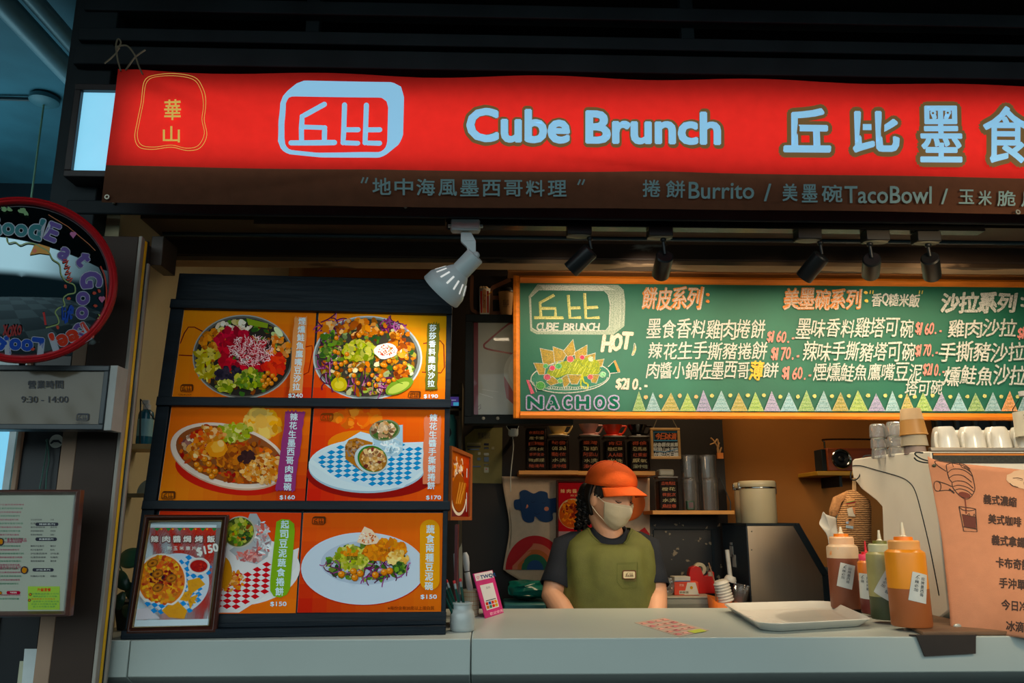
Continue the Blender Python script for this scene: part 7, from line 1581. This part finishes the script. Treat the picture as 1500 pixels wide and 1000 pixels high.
# mask
M_mask = mat('mask_white', C(206, 190, 158), .8, 0, .03, 60, bump=.15, bscale=200)
def mask(a, w):
    th = (a - .5) * 2 * R(62); edge = abs(a - .5) * 2
    ph = -.02 + .03 * (1 - edge) - w * (1.08 - .42 * edge ** 2)
    o = .006 + .010 * (1 - edge ** 2) * math.sin(PI * min(1, w * .95)) + .0012 * math.sin(w * 22) * (1 - edge)
    return head(th, ph, o)
q = MB(); q.grid(mask, 40, 26); mk = q.build('face_mask', M_mask, person, angle=180, solid=.0012)
q = MB()
for w in (.0, 1.0): q.tube([tuple(mask(a / 30, w)) for a in range(31)], .0010, 5)
q.tube([tuple(mask(a / 30, .06)) for a in range(6, 25)], .0012, 5); q.build('mask_edging', mat('mask_edge', C(222, 212, 186), .7), mk)
q = MB()
for s, a in ((-1, 0), (1, 1)):
    e0 = HM @ Vector((s * .079, .006, .018)); e1_ = HM @ Vector((s * .076, .012, -.032)); m0, m1 = mask(a, .02), mask(a, .98)
    q.tube([tuple(x) for x in (m0, m0.lerp(e0, .5) + (HM.to_3x3() @ Vector((s * .004, 0, 0))), e0)], .0011, 6); q.tube([tuple(x) for x in (m1, m1.lerp(e1_, .5) + (HM.to_3x3() @ Vector((s * .004, 0, 0))), e1_)], .0011, 6)
q.build('ear_loops', mat('mask_edge'), mk)
# navy T-shirt: trunk, sleeves, collar
def dipped(r, d): return [p - Vector((0, 0, d * max(0, -math.sin(2 * PI * i / 40)) ** 1.6)) for i, p in enumerate(torso([r])[0])]
q = MB(); q.loft([dipped(r, d) for r, d in zip(TR_, (0, 0, 0, 0, 0, .004, .018, .038))], (0, 0)); sh = q.build('shirt', M_navy, person, angle=180)
q = MB()
for s, s0, el in ((-1, shL, elL), (1, shR, elR)):
    d = (el - s0).normalized(); hem = s0.lerp(el, .80)
    q.tube([tuple(x) for x in (s0 + Vector((-s * .07, 0, .02)), s0 + Vector((-s * .03, 0, .012)), s0 + Vector((s * .002, 0, .004)), s0.lerp(el, .35), s0.lerp(el, .6), hem, hem + d * .004)], [.045, .052, .055, .054, .055, .058, .055], 28, caps=(1, 0)); q.build('sleeve', M_navy, sh, angle=180); q = MB()
def ringpts(z0, dip, rx, ry, back, n=40):
    out = []
    for i in range(n):
        t = 2 * PI * i / n; f = max(0, -math.sin(t)); out.append(Vector((.462 + rx * math.cos(t), YW + .012 + ry * math.sin(t) - .012 * f, z0 - dip * f ** 1.6 + back * max(0, math.sin(t)))))
    return out
q = MB(); q.loft([ringpts(1.236, .044, .080, .074, .01), ringpts(1.262, .042, .068, .065, .012), ringpts(1.270, .041, .063, .060, .012), ringpts(1.258, .040, .060, .057, .012)], (0, 0)); q.build('collar', M_navy, sh, angle=180)
# olive vest with patch
VR = [(.76, .448, YW + .01, .180, .132), (.86, .448, YW + .004, .174, .126), (.96, .449, YW - .002, .168, .123), (1.06, .452, YW - .006, .163, .120), (1.13, .455, YW - .002, .161, .116), (1.185, .457, YW + .004, .161, .108), (1.218, .459, YW + .012, .152, .092), (1.244, .461, YW + .014, .118, .080)]
def vest_ring(r, o=0.0, dip=0.0):
    pts = torso([r], 72, o)[0]
    for i, p in enumerate(pts):
        t = 2 * PI * i / 72; f = max(0, -math.sin(t)); w = .006 * math.sin(9 * t + 8 * p.z + 2 * math.sin(7 * p.z)) * (1 if p.z < 1.15 else .3) + .005 * math.sin(5 * t - 14 * p.z) * (1 if p.z < 1.2 else .4)
        pts[i] = p + Vector((math.cos(t) * w, math.sin(t) * w, -dip * f ** 2.2))
    return pts
q = MB(); q.loft([vest_ring(r) for r in VR[:-2]] + [vest_ring(VR[-2], 0, .016), vest_ring(VR[-1], 0, .036), vest_ring((1.262, .461, YW + .010, .086, .078), 0, .062), vest_ring((1.266, .461, YW + .012, .080, .072), 0, .066)], (0, 0)); vs_ = q.build('vest', M_olive, person, angle=180, solid=.003)
q = MB()
for s in (-1, 1):                                        # arm openings and side seams
    q.tube([tuple(Vector((.455 + s * (.164 - .012 * max(0, (z - 1.1)) / .1), YW - .055 + .035 * (z - .8), z))) for z in [.80 + .04 * k for k in range(10)]], .0012, 5)
q.tube([tuple(x) for x in vest_ring((1.262, .461, YW + .010, .0875, .0795), 0, .062)], .0012, 5, closed=True); q.build('vest_stitching', mat('stitch', C(70, 76, 26), .8), vs_)
pfn = plane_fn(at(922, 842, YW - .128), (0, -1, 0))
D = Art(pfn, .0012, 2e-5); z9 = lambda x, y: (780 + x * .24, 660 + y * .24)
def vproj(a, b, h):
    p = at(a, b, YW - .12)
    # on the front of the vest
    for _ in range(5):
        z = p.z; k = max(0, min(len(VR) - 2, sum(1 for r in VR[1:-1] if r[0] < z))); r0, r1 = VR[k], VR[k + 1]; f = (z - r0[0]) / (r1[0] - r0[0]); hw, hd, cx, cyy = (r0[j] + (r1[j] - r0[j]) * f for j in (3, 4, 1, 2))
        xx = max(-.98, min(.98, (p.x - cx) / hw)); ct = abs(xx) ** (1 / .78); st = math.sqrt(max(0, 1 - ct * ct)); y = cyy - hd * st ** .78; p = at(a, b, y)
    return p + Vector((0, -h - .0062, 0))
D = Art(vproj, .0006, 3e-5)
D.line([z9(*p) for p in ((515, 685), (640, 680), (638, 832), (545, 838), (515, 800))], .7, C(84, 90, 32), True)
D.rrect(*z9(548, 728), *z9(630, 782), 2.4, C(96, 50, 30)); D.rrect(*z9(553, 735), *z9(624, 777), 1.8, C(206, 190, 150)); logo(D, z9(545, 720)[0], z9(545, 720)[1], .0225, C(80, 50, 34), 34, fill=False)
D.fit('CUBE BRUNCH', *z9(560, 787), *z9(632, 795), C(84, 46, 30), .02); D.build('patch_print', ink('cloth_print', .8), vs_)
# trousers and shoes (hidden behind the counter)
q = MB()
for s in (-1, 1):
    x = .448 + s * .082; q.tube([(x - s * .01, YW + .01, .88), (x, YW + .01, .80), (x + s * .006, YW + .01, .62), (x + s * .01, YW + .005, .45), (x + s * .01, YW + .02, .25), (x + s * .01, YW + .03, .10)], [.088, .092, .086, .068, .064, .056], 20, caps=(1, 1))
q.build('trousers', M_navy, person, angle=180)
for s in (-1, 1):
    x = .448 + s * .092; q = MB(); q.loft([[Vector((x + rx * math.cos(2 * PI * i / 24), YW - .035 + ry * math.sin(2 * PI * i / 24), z)) for i in range(24)] for z, rx, ry in ((zmin - .001 if zmin > 0 else .0, .047, .145), (.03, .049, .147), (.06, .045, .12), (.085, .044, .07))]); q.build('shoe', M_black, person, angle=50)
# ================================================================== LEFT END: MIRROR, SIGNS, WALL SHELF
# round convex mirror with a red rim
YM = 1.80
mc = at(37, 410.5, YM); MR = .1925
mn = (Vector((0.40, -1, -.14))).normalized(); MF = aim(mc, mn)       # local z faces the viewer
def mz(x, y):                                                       # drawing units of the detail view -> photo
    return x * .25, 285 + y * .25
t = thing('convex_mirror', 'round red-rimmed convex mirror covered with painted words at the left edge', 'mirror', mc - Vector((0, 0, MR)))
q = MB(); q.lathe([(MR * .905, .012), (MR * .912, .018), (MR * .935, .022), (MR * .955, .020), (MR * .965, .022), (MR * .99, .018), (MR, .006), (MR * .99, -.006), (MR * .86, -.008)], MF, 72); q.build('rim', mat('red_rim', C(172, 18, 26), .35, 0, .05), t)
dome = lambda r: .012 + .040 * (1 - (r / (MR * .91)) ** 2)
q = MB(); q.lathe([(MR * .91 * k / 14 + 1e-4, dome(MR * .91 * k / 14)) for k in range(15)], MF, 64); q.build('mirror_glass', mat('mirror_silver', C(118, 138, 146), .03, 1.0, 0.02), t)
q = MB(); q.lathe([(MR * .9, .0), (MR * .6, -.02), (.03, -.03), (0, -.03)], MF, 40); q.build('back_shell', M_black, t)
q = MB(); bk = MF @ Vector((0, 0, -.03)); q.tube([bk, bk + Vector((.05, .06, .02)), Vector((xat(112, 420, YP), YP + .002, bk.z + .02))], .012, 10); q.build('bracket', M_black, t)
MI = MF.inverted()
def mfn(a, b, h):
    """on the dome: plane hit first, then lifted to the curved glass"""
    o = mc + mn * .03; p = atp(a, b, o, mn)
    for _ in range(4):
        l = MI @ p; z = dome(min(math.hypot(l.x, l.y), MR * .91)); p = atp(a, b, mc + mn * z, mn)
    return p + mn * (h + .0008)
W = Art(mfn, .0002, 6e-5)
PU, TE, BL, RD, GN, WH = C(96, 74, 150), C(20, 110, 118), C(20, 70, 170), C(206, 52, 22), C(140, 160, 100), C(170, 176, 190)
def bub(ch, x, y, size, rot, col, off=.045, sx=1.0):
    u, v = mz(x, y); s = size * .25
    W.text(ch, u, v, s, WH, off + .03, rot, sx, align='c'); W.text(ch, u, v, s, col, off, rot, sx, align='c')
for ch, x, y, s, r, sx in (('E', 290, 265, 145, 22, 1.1), ('a', 360, 375, 140, 34, 1.0), ('t', 455, 405, 150, 52, 1.0), ('G', 478, 505, 165, 84, .8), ('o', 455, 607, 140, 92, 1.0), ('o', 452, 690, 130, 97, 1.0), ('d', 440, 775, 150, 112, .9)): bub(ch, x, y, s, r, PU, sx=sx)
for ch, x, y, s, r in (('G', -40, 240, 150, -8), ('o', 50, 232, 130, 0), ('o', 122, 240, 130, 6), ('d', 200, 258, 170, 14)): bub(ch, x, y, s, r, TE)
for ch, x, y, s, r in (('L', 225, 845, 140, 186), ('o', 160, 855, 120, 182), ('o', 90, 850, 120, 178), ('k', 15, 840, 140, 174)): bub(ch, x, y, s, r, BL, .06)
for ch, x, y, s, r in (('F', 466, 765, 140, 148), ('e', 415, 800, 140, 155), ('e', 357, 825, 130, 160), ('l', 300, 820, 160, 162)): bub(ch, x, y, s, r, RD, .05)
sc_l = loop_pts([(40, 250), (50, 285), (90, 280), (120, 298), (160, 285), (205, 290), (240, 310), (285, 335), (310, 380), (350, 410), (360, 470), (390, 510), (435, 530), (440, 575), (400, 585), (372, 610), (380, 650), (345, 665), (325, 690), (340, 720), (345, 755), (310, 770), (270, 780)], 4, False)
W.line([mz(*p) for p in sc_l], 1.9, GN)
W.poly([mz(*p) for p in ((175, 355), (200, 300), (230, 290), (295, 310), (290, 352), (235, 345))], C(214, 150, 60)); W.ell(*mz(205, 330), 3, 3, C(226, 110, 80))
for x, y, c in ((430, 235, C(190, 110, 160)), (598, 612, C(200, 110, 150))):
    u, v = mz(x, y); W.ell(u - 2, v - 1, 2.8, 2.8, c); W.ell(u + 2, v - 1, 2.8, 2.8, c); W.poly([(u - 4.5, v), (u + 4.5, v), (u, v + 6)], c)
for x, y in ((582, 565), (555, 578), (560, 652), (385, 540), (405, 610), (340, 778), (195, 905), (545, 830)): W.ell(*mz(x, y), 3, 2.2, C(190, 70, 50), rnd.uniform(0, 90), 12, .2)
W.line([mz(*p) for p in loop_pts([(590, 420), (615, 480), (625, 560), (622, 620), (612, 680)], 4, False)], 2.0, C(190, 60, 40)); W.line([mz(*p) for p in ((285, 120), (400, 190), (520, 290), (560, 330))], 1.2, C(180, 110, 70))
for p in ((140, 95), (150, 110), (128, 100), (60, 90), (25, 88)): W.ell(*mz(*p), 5, 3, C(120, 160, 110), rnd.uniform(0, 90), 10, .3)
W.poly([mz(*p) for p in ((575, 700), (595, 708), (610, 695), (605, 720), (612, 745), (590, 735), (570, 725), (585, 718))], C(160, 180, 100))
for i, (x, y) in enumerate(((375, 385), (385, 420), (390, 455), (398, 488))): W.text('小', *mz(x, y + 14), 9, RD, .06, 70, align='c')
W.hand('Life', *mz(365, 660), *mz(430, 745), BL, .9, .3); W.line([mz(*p) for p in ((258, 690), (270, 765))], 3, C(190, 50, 50)); W.hand('xoxo', *mz(20, 770), *mz(130, 830), C(150, 50, 50), .6, .2)
W.build('painted_lettering', ink('mirror_paint', .5), t)

# opening hours sign: box sign with glossy face
YH = 1.90
def box_sign(name, label, cat, outer, Y, d, mats): ...
hx1 = xat(149, 580, YH); hz1, hz0 = zat(543, YH, 80), zat(621, YH, 80); hx0 = xat(-130, 580, YH)
t = thing('hours_sign', 'grey framed opening hours sign with a glossy face under the mirror', 'sign', ((hx0 + hx1) / 2, YH, hz0))
M_gry = mat('grey_sign_frame', C(60, 66, 70), .4)
q = MB()
q.box(hx0 - .012, hx1 + .012, YH - .004, YH + .05, hz1, hz1 + .013); q.box(hx0 - .012, hx1 + .012, YH - .004, YH + .05, hz0 - .013, hz0); q.box(hx1, hx1 + .012, YH - .004, YH + .05, hz0, hz1); q.box(hx0 - .012, hx0, YH - .004, YH + .05, hz0, hz1)
q.build('frame', M_gry, t, bevel=.002)
q = MB(); q.box(hx1 + .0125, hx1 + .030, YH + .0, YH + .055, hz0 - .014, hz1 + .014); q.build('side_plate', mat('pale_plate_metal', C(160, 160, 156), .5), t, bevel=.001)
MB().grid(lambda s, v: Vector((hx0 + (hx1 - hx0) * s, YH + .004 + 0.0005 * math.sin(s * 31 + 2 * v) * math.sin(v * 7 + s * 9), hz0 + (hz1 - hz0) * v)), 60, 24).build('face', mat('glossy_film', C(98, 88, 72), 0.12, 0, .12, 5, spec=.3, coat=.15), t, angle=180)
H = Art(plane_fn((0, YH + .0022, 1.5), (0, -1, 0)), .0002, 1e-5)
INK = C(34, 36, 46)
for i, ch in enumerate('營業時間'): H.fit(ch, 40.5 + 13.4 * i, 557, 52.6 + 13.4 * i, 569, INK, .02, 2)
H.fit('9:30 - 14:00', 31, 580, 100, 589.5, INK, .015)
logo(H, 108, 602, .026, INK, 34); H.fit('CUBE BRUNCH', 111, 618.4, 130, 620.2, INK)
H.build('sign_lettering', ink('dark_print', .5), t)
# framed menu below
YG = 1.88
o_, n_ = Vector((0, YG, 1)), Vector((0, -1, 0))
t = thing('framed_menu', 'large brown framed printed menu hanging low at the left edge', 'framed menu', at(60, 903, YG))
fo_ = ((-95, 717), (118, 717), (101, 902.5), (-115, 905)); fi_ = ((-88, 724.5), (108.5, 724), (92.5, 895), (-106, 896))
flat_frame('frame', fo_, fi_, o_, n_, .02, mat('walnut', C(84, 52, 44), .3, 0, .2, 20, coat=.3), t)
flat_slab('backing', fi_, o_, n_, .003, mat('menu_back', C(150, 155, 150), .6), t, .008)
H = Art(lambda a, b, h: at(a, b, YG + .0078) + n_ * h, .0002, 1.2e-5); g_ = lambda x, y: (x * .29, 710 + y * .29)
H.poly(fi_, C(160, 162, 150))
ink_p, ink_g, ink_k = C(150, 40, 80), C(30, 110, 80), C(50, 50, 60)
for i in range(26):
    y = 95 + i * 19; 
    for x0, x1, pal in ((-60, 122, (ink_p, ink_g)), (155, 240, (ink_k,)), (255, 300, (ink_k,))):
        if x0 > 100 and (y > 470 or 250 < y < 290 or 395 < y < 440 or y < 160): continue
        if x0 < 0 and 500 < y < 540: continue
        n_c = max(2, int((x1 - x0) / 14)); c = pal[i % len(pal)]
        H.fit(('香料雞肉沙拉墨西哥捲餅辣味豬塔可碗' * 2)[i % 9:i % 9 + n_c], *g_(x0, y), *g_(x1 - (i * 37) % 30, y + 9), c, 0, 1)
for x0, y0, x1, y1, c, tx in ((180, 190, 296, 207, ink_k, '捲餅系列'), (180, 265, 288, 283, ink_k, '美墨碗系列'), (165, 420, 272, 437, ink_k, '沙拉系列'), (34, 535, 104, 552, C(160, 40, 60), '升級套餐')):
    H.rrect(*g_(x0, y0), *g_(x1, y1), 2.4, c); H.fit(tx, *g_(x0 + 18, y0 + 4), *g_(x1 - 18, y1 - 4), C(220, 220, 215), 0, 1)
H.fit('墨食特調飲品', *g_(36, 268), *g_(136, 288), ink_p, .02, 1); H.fit('墨西哥沙拉系列', *g_(0, 408), *g_(108, 428), ink_p, .02, 1)
H.rect(*g_(142, 512), *g_(303, 630), C(150, 178, 84)); H.fit('升級套餐', *g_(190, 520), *g_(258, 538), C(190, 50, 40), .03, 1)
for i, c in enumerate((ink_g, ink_g, C(190, 50, 40), ink_g, ink_g, ink_g)): H.fit('加購飲品折抵十元可換冷泡茶'[i:i + 9], *g_(168 if i % 2 else 160, 545 + 13 * i), *g_(298 - 9 * (i % 3), 554 + 13 * i), c, 0, 1)
for x, y, r in ((3, 287, 20), (125, 430, 20), (3, 545, 9), (155, 553, 8), (150, 582, 8)): H.ell(*g_(x, y), r * .29, r * .29, C(60, 50, 50)); H.ell(*g_(x, y), r * .2, r * .2, C(180, 120, 60), 0, 10, .2)
H.build('print', ink('poster_print'), t)
MB().grid(lambda s, v: at(fi_[3][0] + (fi_[2][0] - fi_[3][0]) * s + (1 - v) * 0 + v * (fi_[0][0] - fi_[3][0]), 895.5 + (724.3 - 895.5) * v, YG + .003 + .0008 * math.sin(s * 19 + v * 5) * math.sin(v * 9)), 40, 30).build('plastic_sheet', thin('picture_sheet', (1, 1, 1), .2), t, angle=180)
# round sticker and cord on the dark door
ps = at(82, 646, YP + .096); t = thing('door_sticker', 'round white sticker with a black bar on the dark street door', 'sticker', ps)
MB().lathe([(0, 0), (.0175, 0), (.0175, .0012), (0, .0012)], aim(ps + Vector((0, .002, 0)), (0, -1, 0)), 32).build('disc', mat('sticker_white', C(196, 202, 204), .6), t)
H = Art(plane_fn(ps + Vector((0, .0006, 0)), (0, -1, 0)), .0002, 2e-5); H.poly([(73, 649), (78, 644), (86, 644), (91, 649), (89, 650), (85, 647.5), (79, 647.5), (75, 650.5)], INK); H.build('mark', ink('dark_print'), t)
q = MB(); Yd = YP + .09
q.tube(loop_pts([tuple(at(u, v, Yd)) for u, v in ((69, 645), (68, 660), (63, 690), (58, 716))], 5, False), .0016, 6); q.tube(loop_pts([tuple(at(u, v, Yd - .002)) for u, v in ((69, 645), (72, 672), (69, 690), (67, 716))], 5, False), .0016, 6); q.ball(at(69, 645, Yd), .004, 8, 6)
tag(q.build('green_string', mat('green_cord', C(70, 110, 100), .8)), 'thin pale green cord hanging on the dark street door beside the round sticker', 'cord')
YQ = YP + .097
for u0, v0, u1, v1, lb, nm in ((27, 968, 55, 1010, 'yellowed paper slip on the dark door, half under a white one', 'paper_slip'), (34, 950, 57, 1010, 'white paper slip stuck low on the dark street door', 'paper_slip')):
    q = MB(); d = .0 if u0 == 27 else -.002; q.prism([at(u, v, YQ + d) for u, v in ((u0 + 2, v0), (u1 + 2, v0), (u1 - 3, v1), (u0 - 3, v1))], (0, .0012, 0)); tag(q.build(nm, mat('slip_' + nm + str(u0), C(176, 176, 150) if u0 == 27 else C(196, 204, 204), .6)), lb, 'paper slip')
# little shelf with sanitiser bottles on the left wall
Zs = atx(210, 655, XL).z
sy0 = 2.30
pl = at(216, 655, 2.42); zsh = zat(652, 2.26)
t = MB().box(XL + .001, XL + .095, 2.245, 2.37, zsh - .014, zsh).build('wall_shelf', mat('pale_pine', C(176, 148, 100), .6)); tag(t, 'tiny pine shelf on the olive wall left of the menu stand', 'shelf')
def pump(c, r, h, col, label, cap):
    t = thing('sanitiser_bottle', label, 'bottle', c)
    MB().lathe([(0, 0), (r * .95, 0), (r, .006), (r, h * .72), (r * .9, h * .80), (r * .45, h * .86), (r * .42, h * .9)], TR(c), 24).build('body', col, t)
    MB().lathe([(r * .5, h * .86), (r * .52, h * .97), (r * .3, h), (0, h)], TR(c), 18).build('collar', cap, t)
    MB().lathe([(r * 1.01, h * .2), (r * 1.01, h * .62)], TR(c), 24).build('label', mat('bottle_label', C(120, 170, 184), .5), t)
    q = MB(); q.box(c.x - .014, c.x + .006, c.y - .006, c.y + .006, c.z + h * .98, c.z + h * 1.1); q.build('pump_head', cap, t, bevel=.003)
pump(Vector((xat(211, 640, 2.28), 2.28, zsh + .0003)), .021, .115, mat('blue_plastic', C(24, 92, 116), .25), 'blue sanitiser pump bottle on the tiny wall shelf', mat('milky_cap', C(190, 200, 196), .5))
pump(Vector((xat(236, 640, 2.335), 2.335, zsh + .0003)), .014, .085, mat('white_plastic', C(170, 186, 186), .4), 'small white bottle on the tiny wall shelf, partly behind the stand', mat('milky_cap'))
q = MB(); q.tube([at(205, 650, 2.252), at(206, 584, 2.252), at(226, 614, 2.254)], .0022, 6); tag(q.build('bottle_wire', M_black), 'thin black wire holder around the blue sanitiser bottle', 'wire')
# pale half dome lid on the wall, plant below
cd = at(220, 722, 2.34); cd.x = max(cd.x, XL + .041); q = MB(); q.loft([[cd + Vector((.038 * math.cos(a) * k, .02 * math.sin(PI * (1 - k) / 1), .040 * math.sin(a) * k)) for a in [PI * i / 16 for i in range(17)]] for k in (1, .9, .6, .2)], (0, 1)); q.loft([[cd + Vector((.038 * math.cos(a), y, .040 * math.sin(a))) for a in [PI * i / 16 for i in range(17)]] for y in (0, .012)])
tag(q.build('dome_lid', mat('clear_grey_lid', C(140, 156, 154), .3)), 'pale half-round lid on the wall just left of the menu stand', 'lid')
q = MB(); q.box(XL + .001, XL + .085, 2.325, 2.37, cd.z - .012, cd.z - .001); tag(q.build('lid_ledge', mat('olive_ledge', C(110, 100, 76), .7)), 'narrow olive ledge under the half-round lid', 'ledge')
pc = Vector((XL + .075, 2.30, CZ + .0005)); t = thing('potted_plant', 'dark green leafy plant squeezed behind the framed dish picture', 'plant', pc)
q = MB(); q.lathe([(0, 0), (.045, 0), (.058, .07), (.06, .075), (.054, .075), (.05, .06), (0, .06)], TR(pc), 24); q.build('pot', mat('dark_pot', C(24, 30, 30), .5), t)
M_leaf = mat('dark_leaf', C(30, 66, 50), .4, 0, .25, 12)
for i, (u, v, r, a) in enumerate(((193, 817, .038, .2), (180, 850, .026, -.9), (196, 868, .028, 2.2), (176, 880, .022, 1.2), (205, 845, .026, .9), (190, 895, .024, -.3))):
    c = at(u, v, 2.20 + .012 * (i % 3)); r *= .9; c.x = max(c.x, XL + r * 1.25 + .004); d = Vector((math.cos(a), -.25, math.sin(a))); up = Vector((-math.sin(a), .1, math.cos(a)))
    q = MB(); q.grid(lambda s, w: c + d * (r * 1.25 * (2 * s - 1)) + up * (r * .75 * (2 * w - 1) * math.sin(PI * min(max(s * .94 + .03, .001), .999)) ** .6) + Vector((0, .006 * abs(2 * w - 1) - .012 * math.sin(PI * s), 0)), 12, 6)
    q.tube([c - d * r * 1.2, pc + Vector((0, 0, .06))], .0016, 6)
    q.build('leaf', M_leaf if i else mat('bright_leaf', C(56, 104, 76), .35, 0, .2, 12), t, angle=180, solid=.0008)
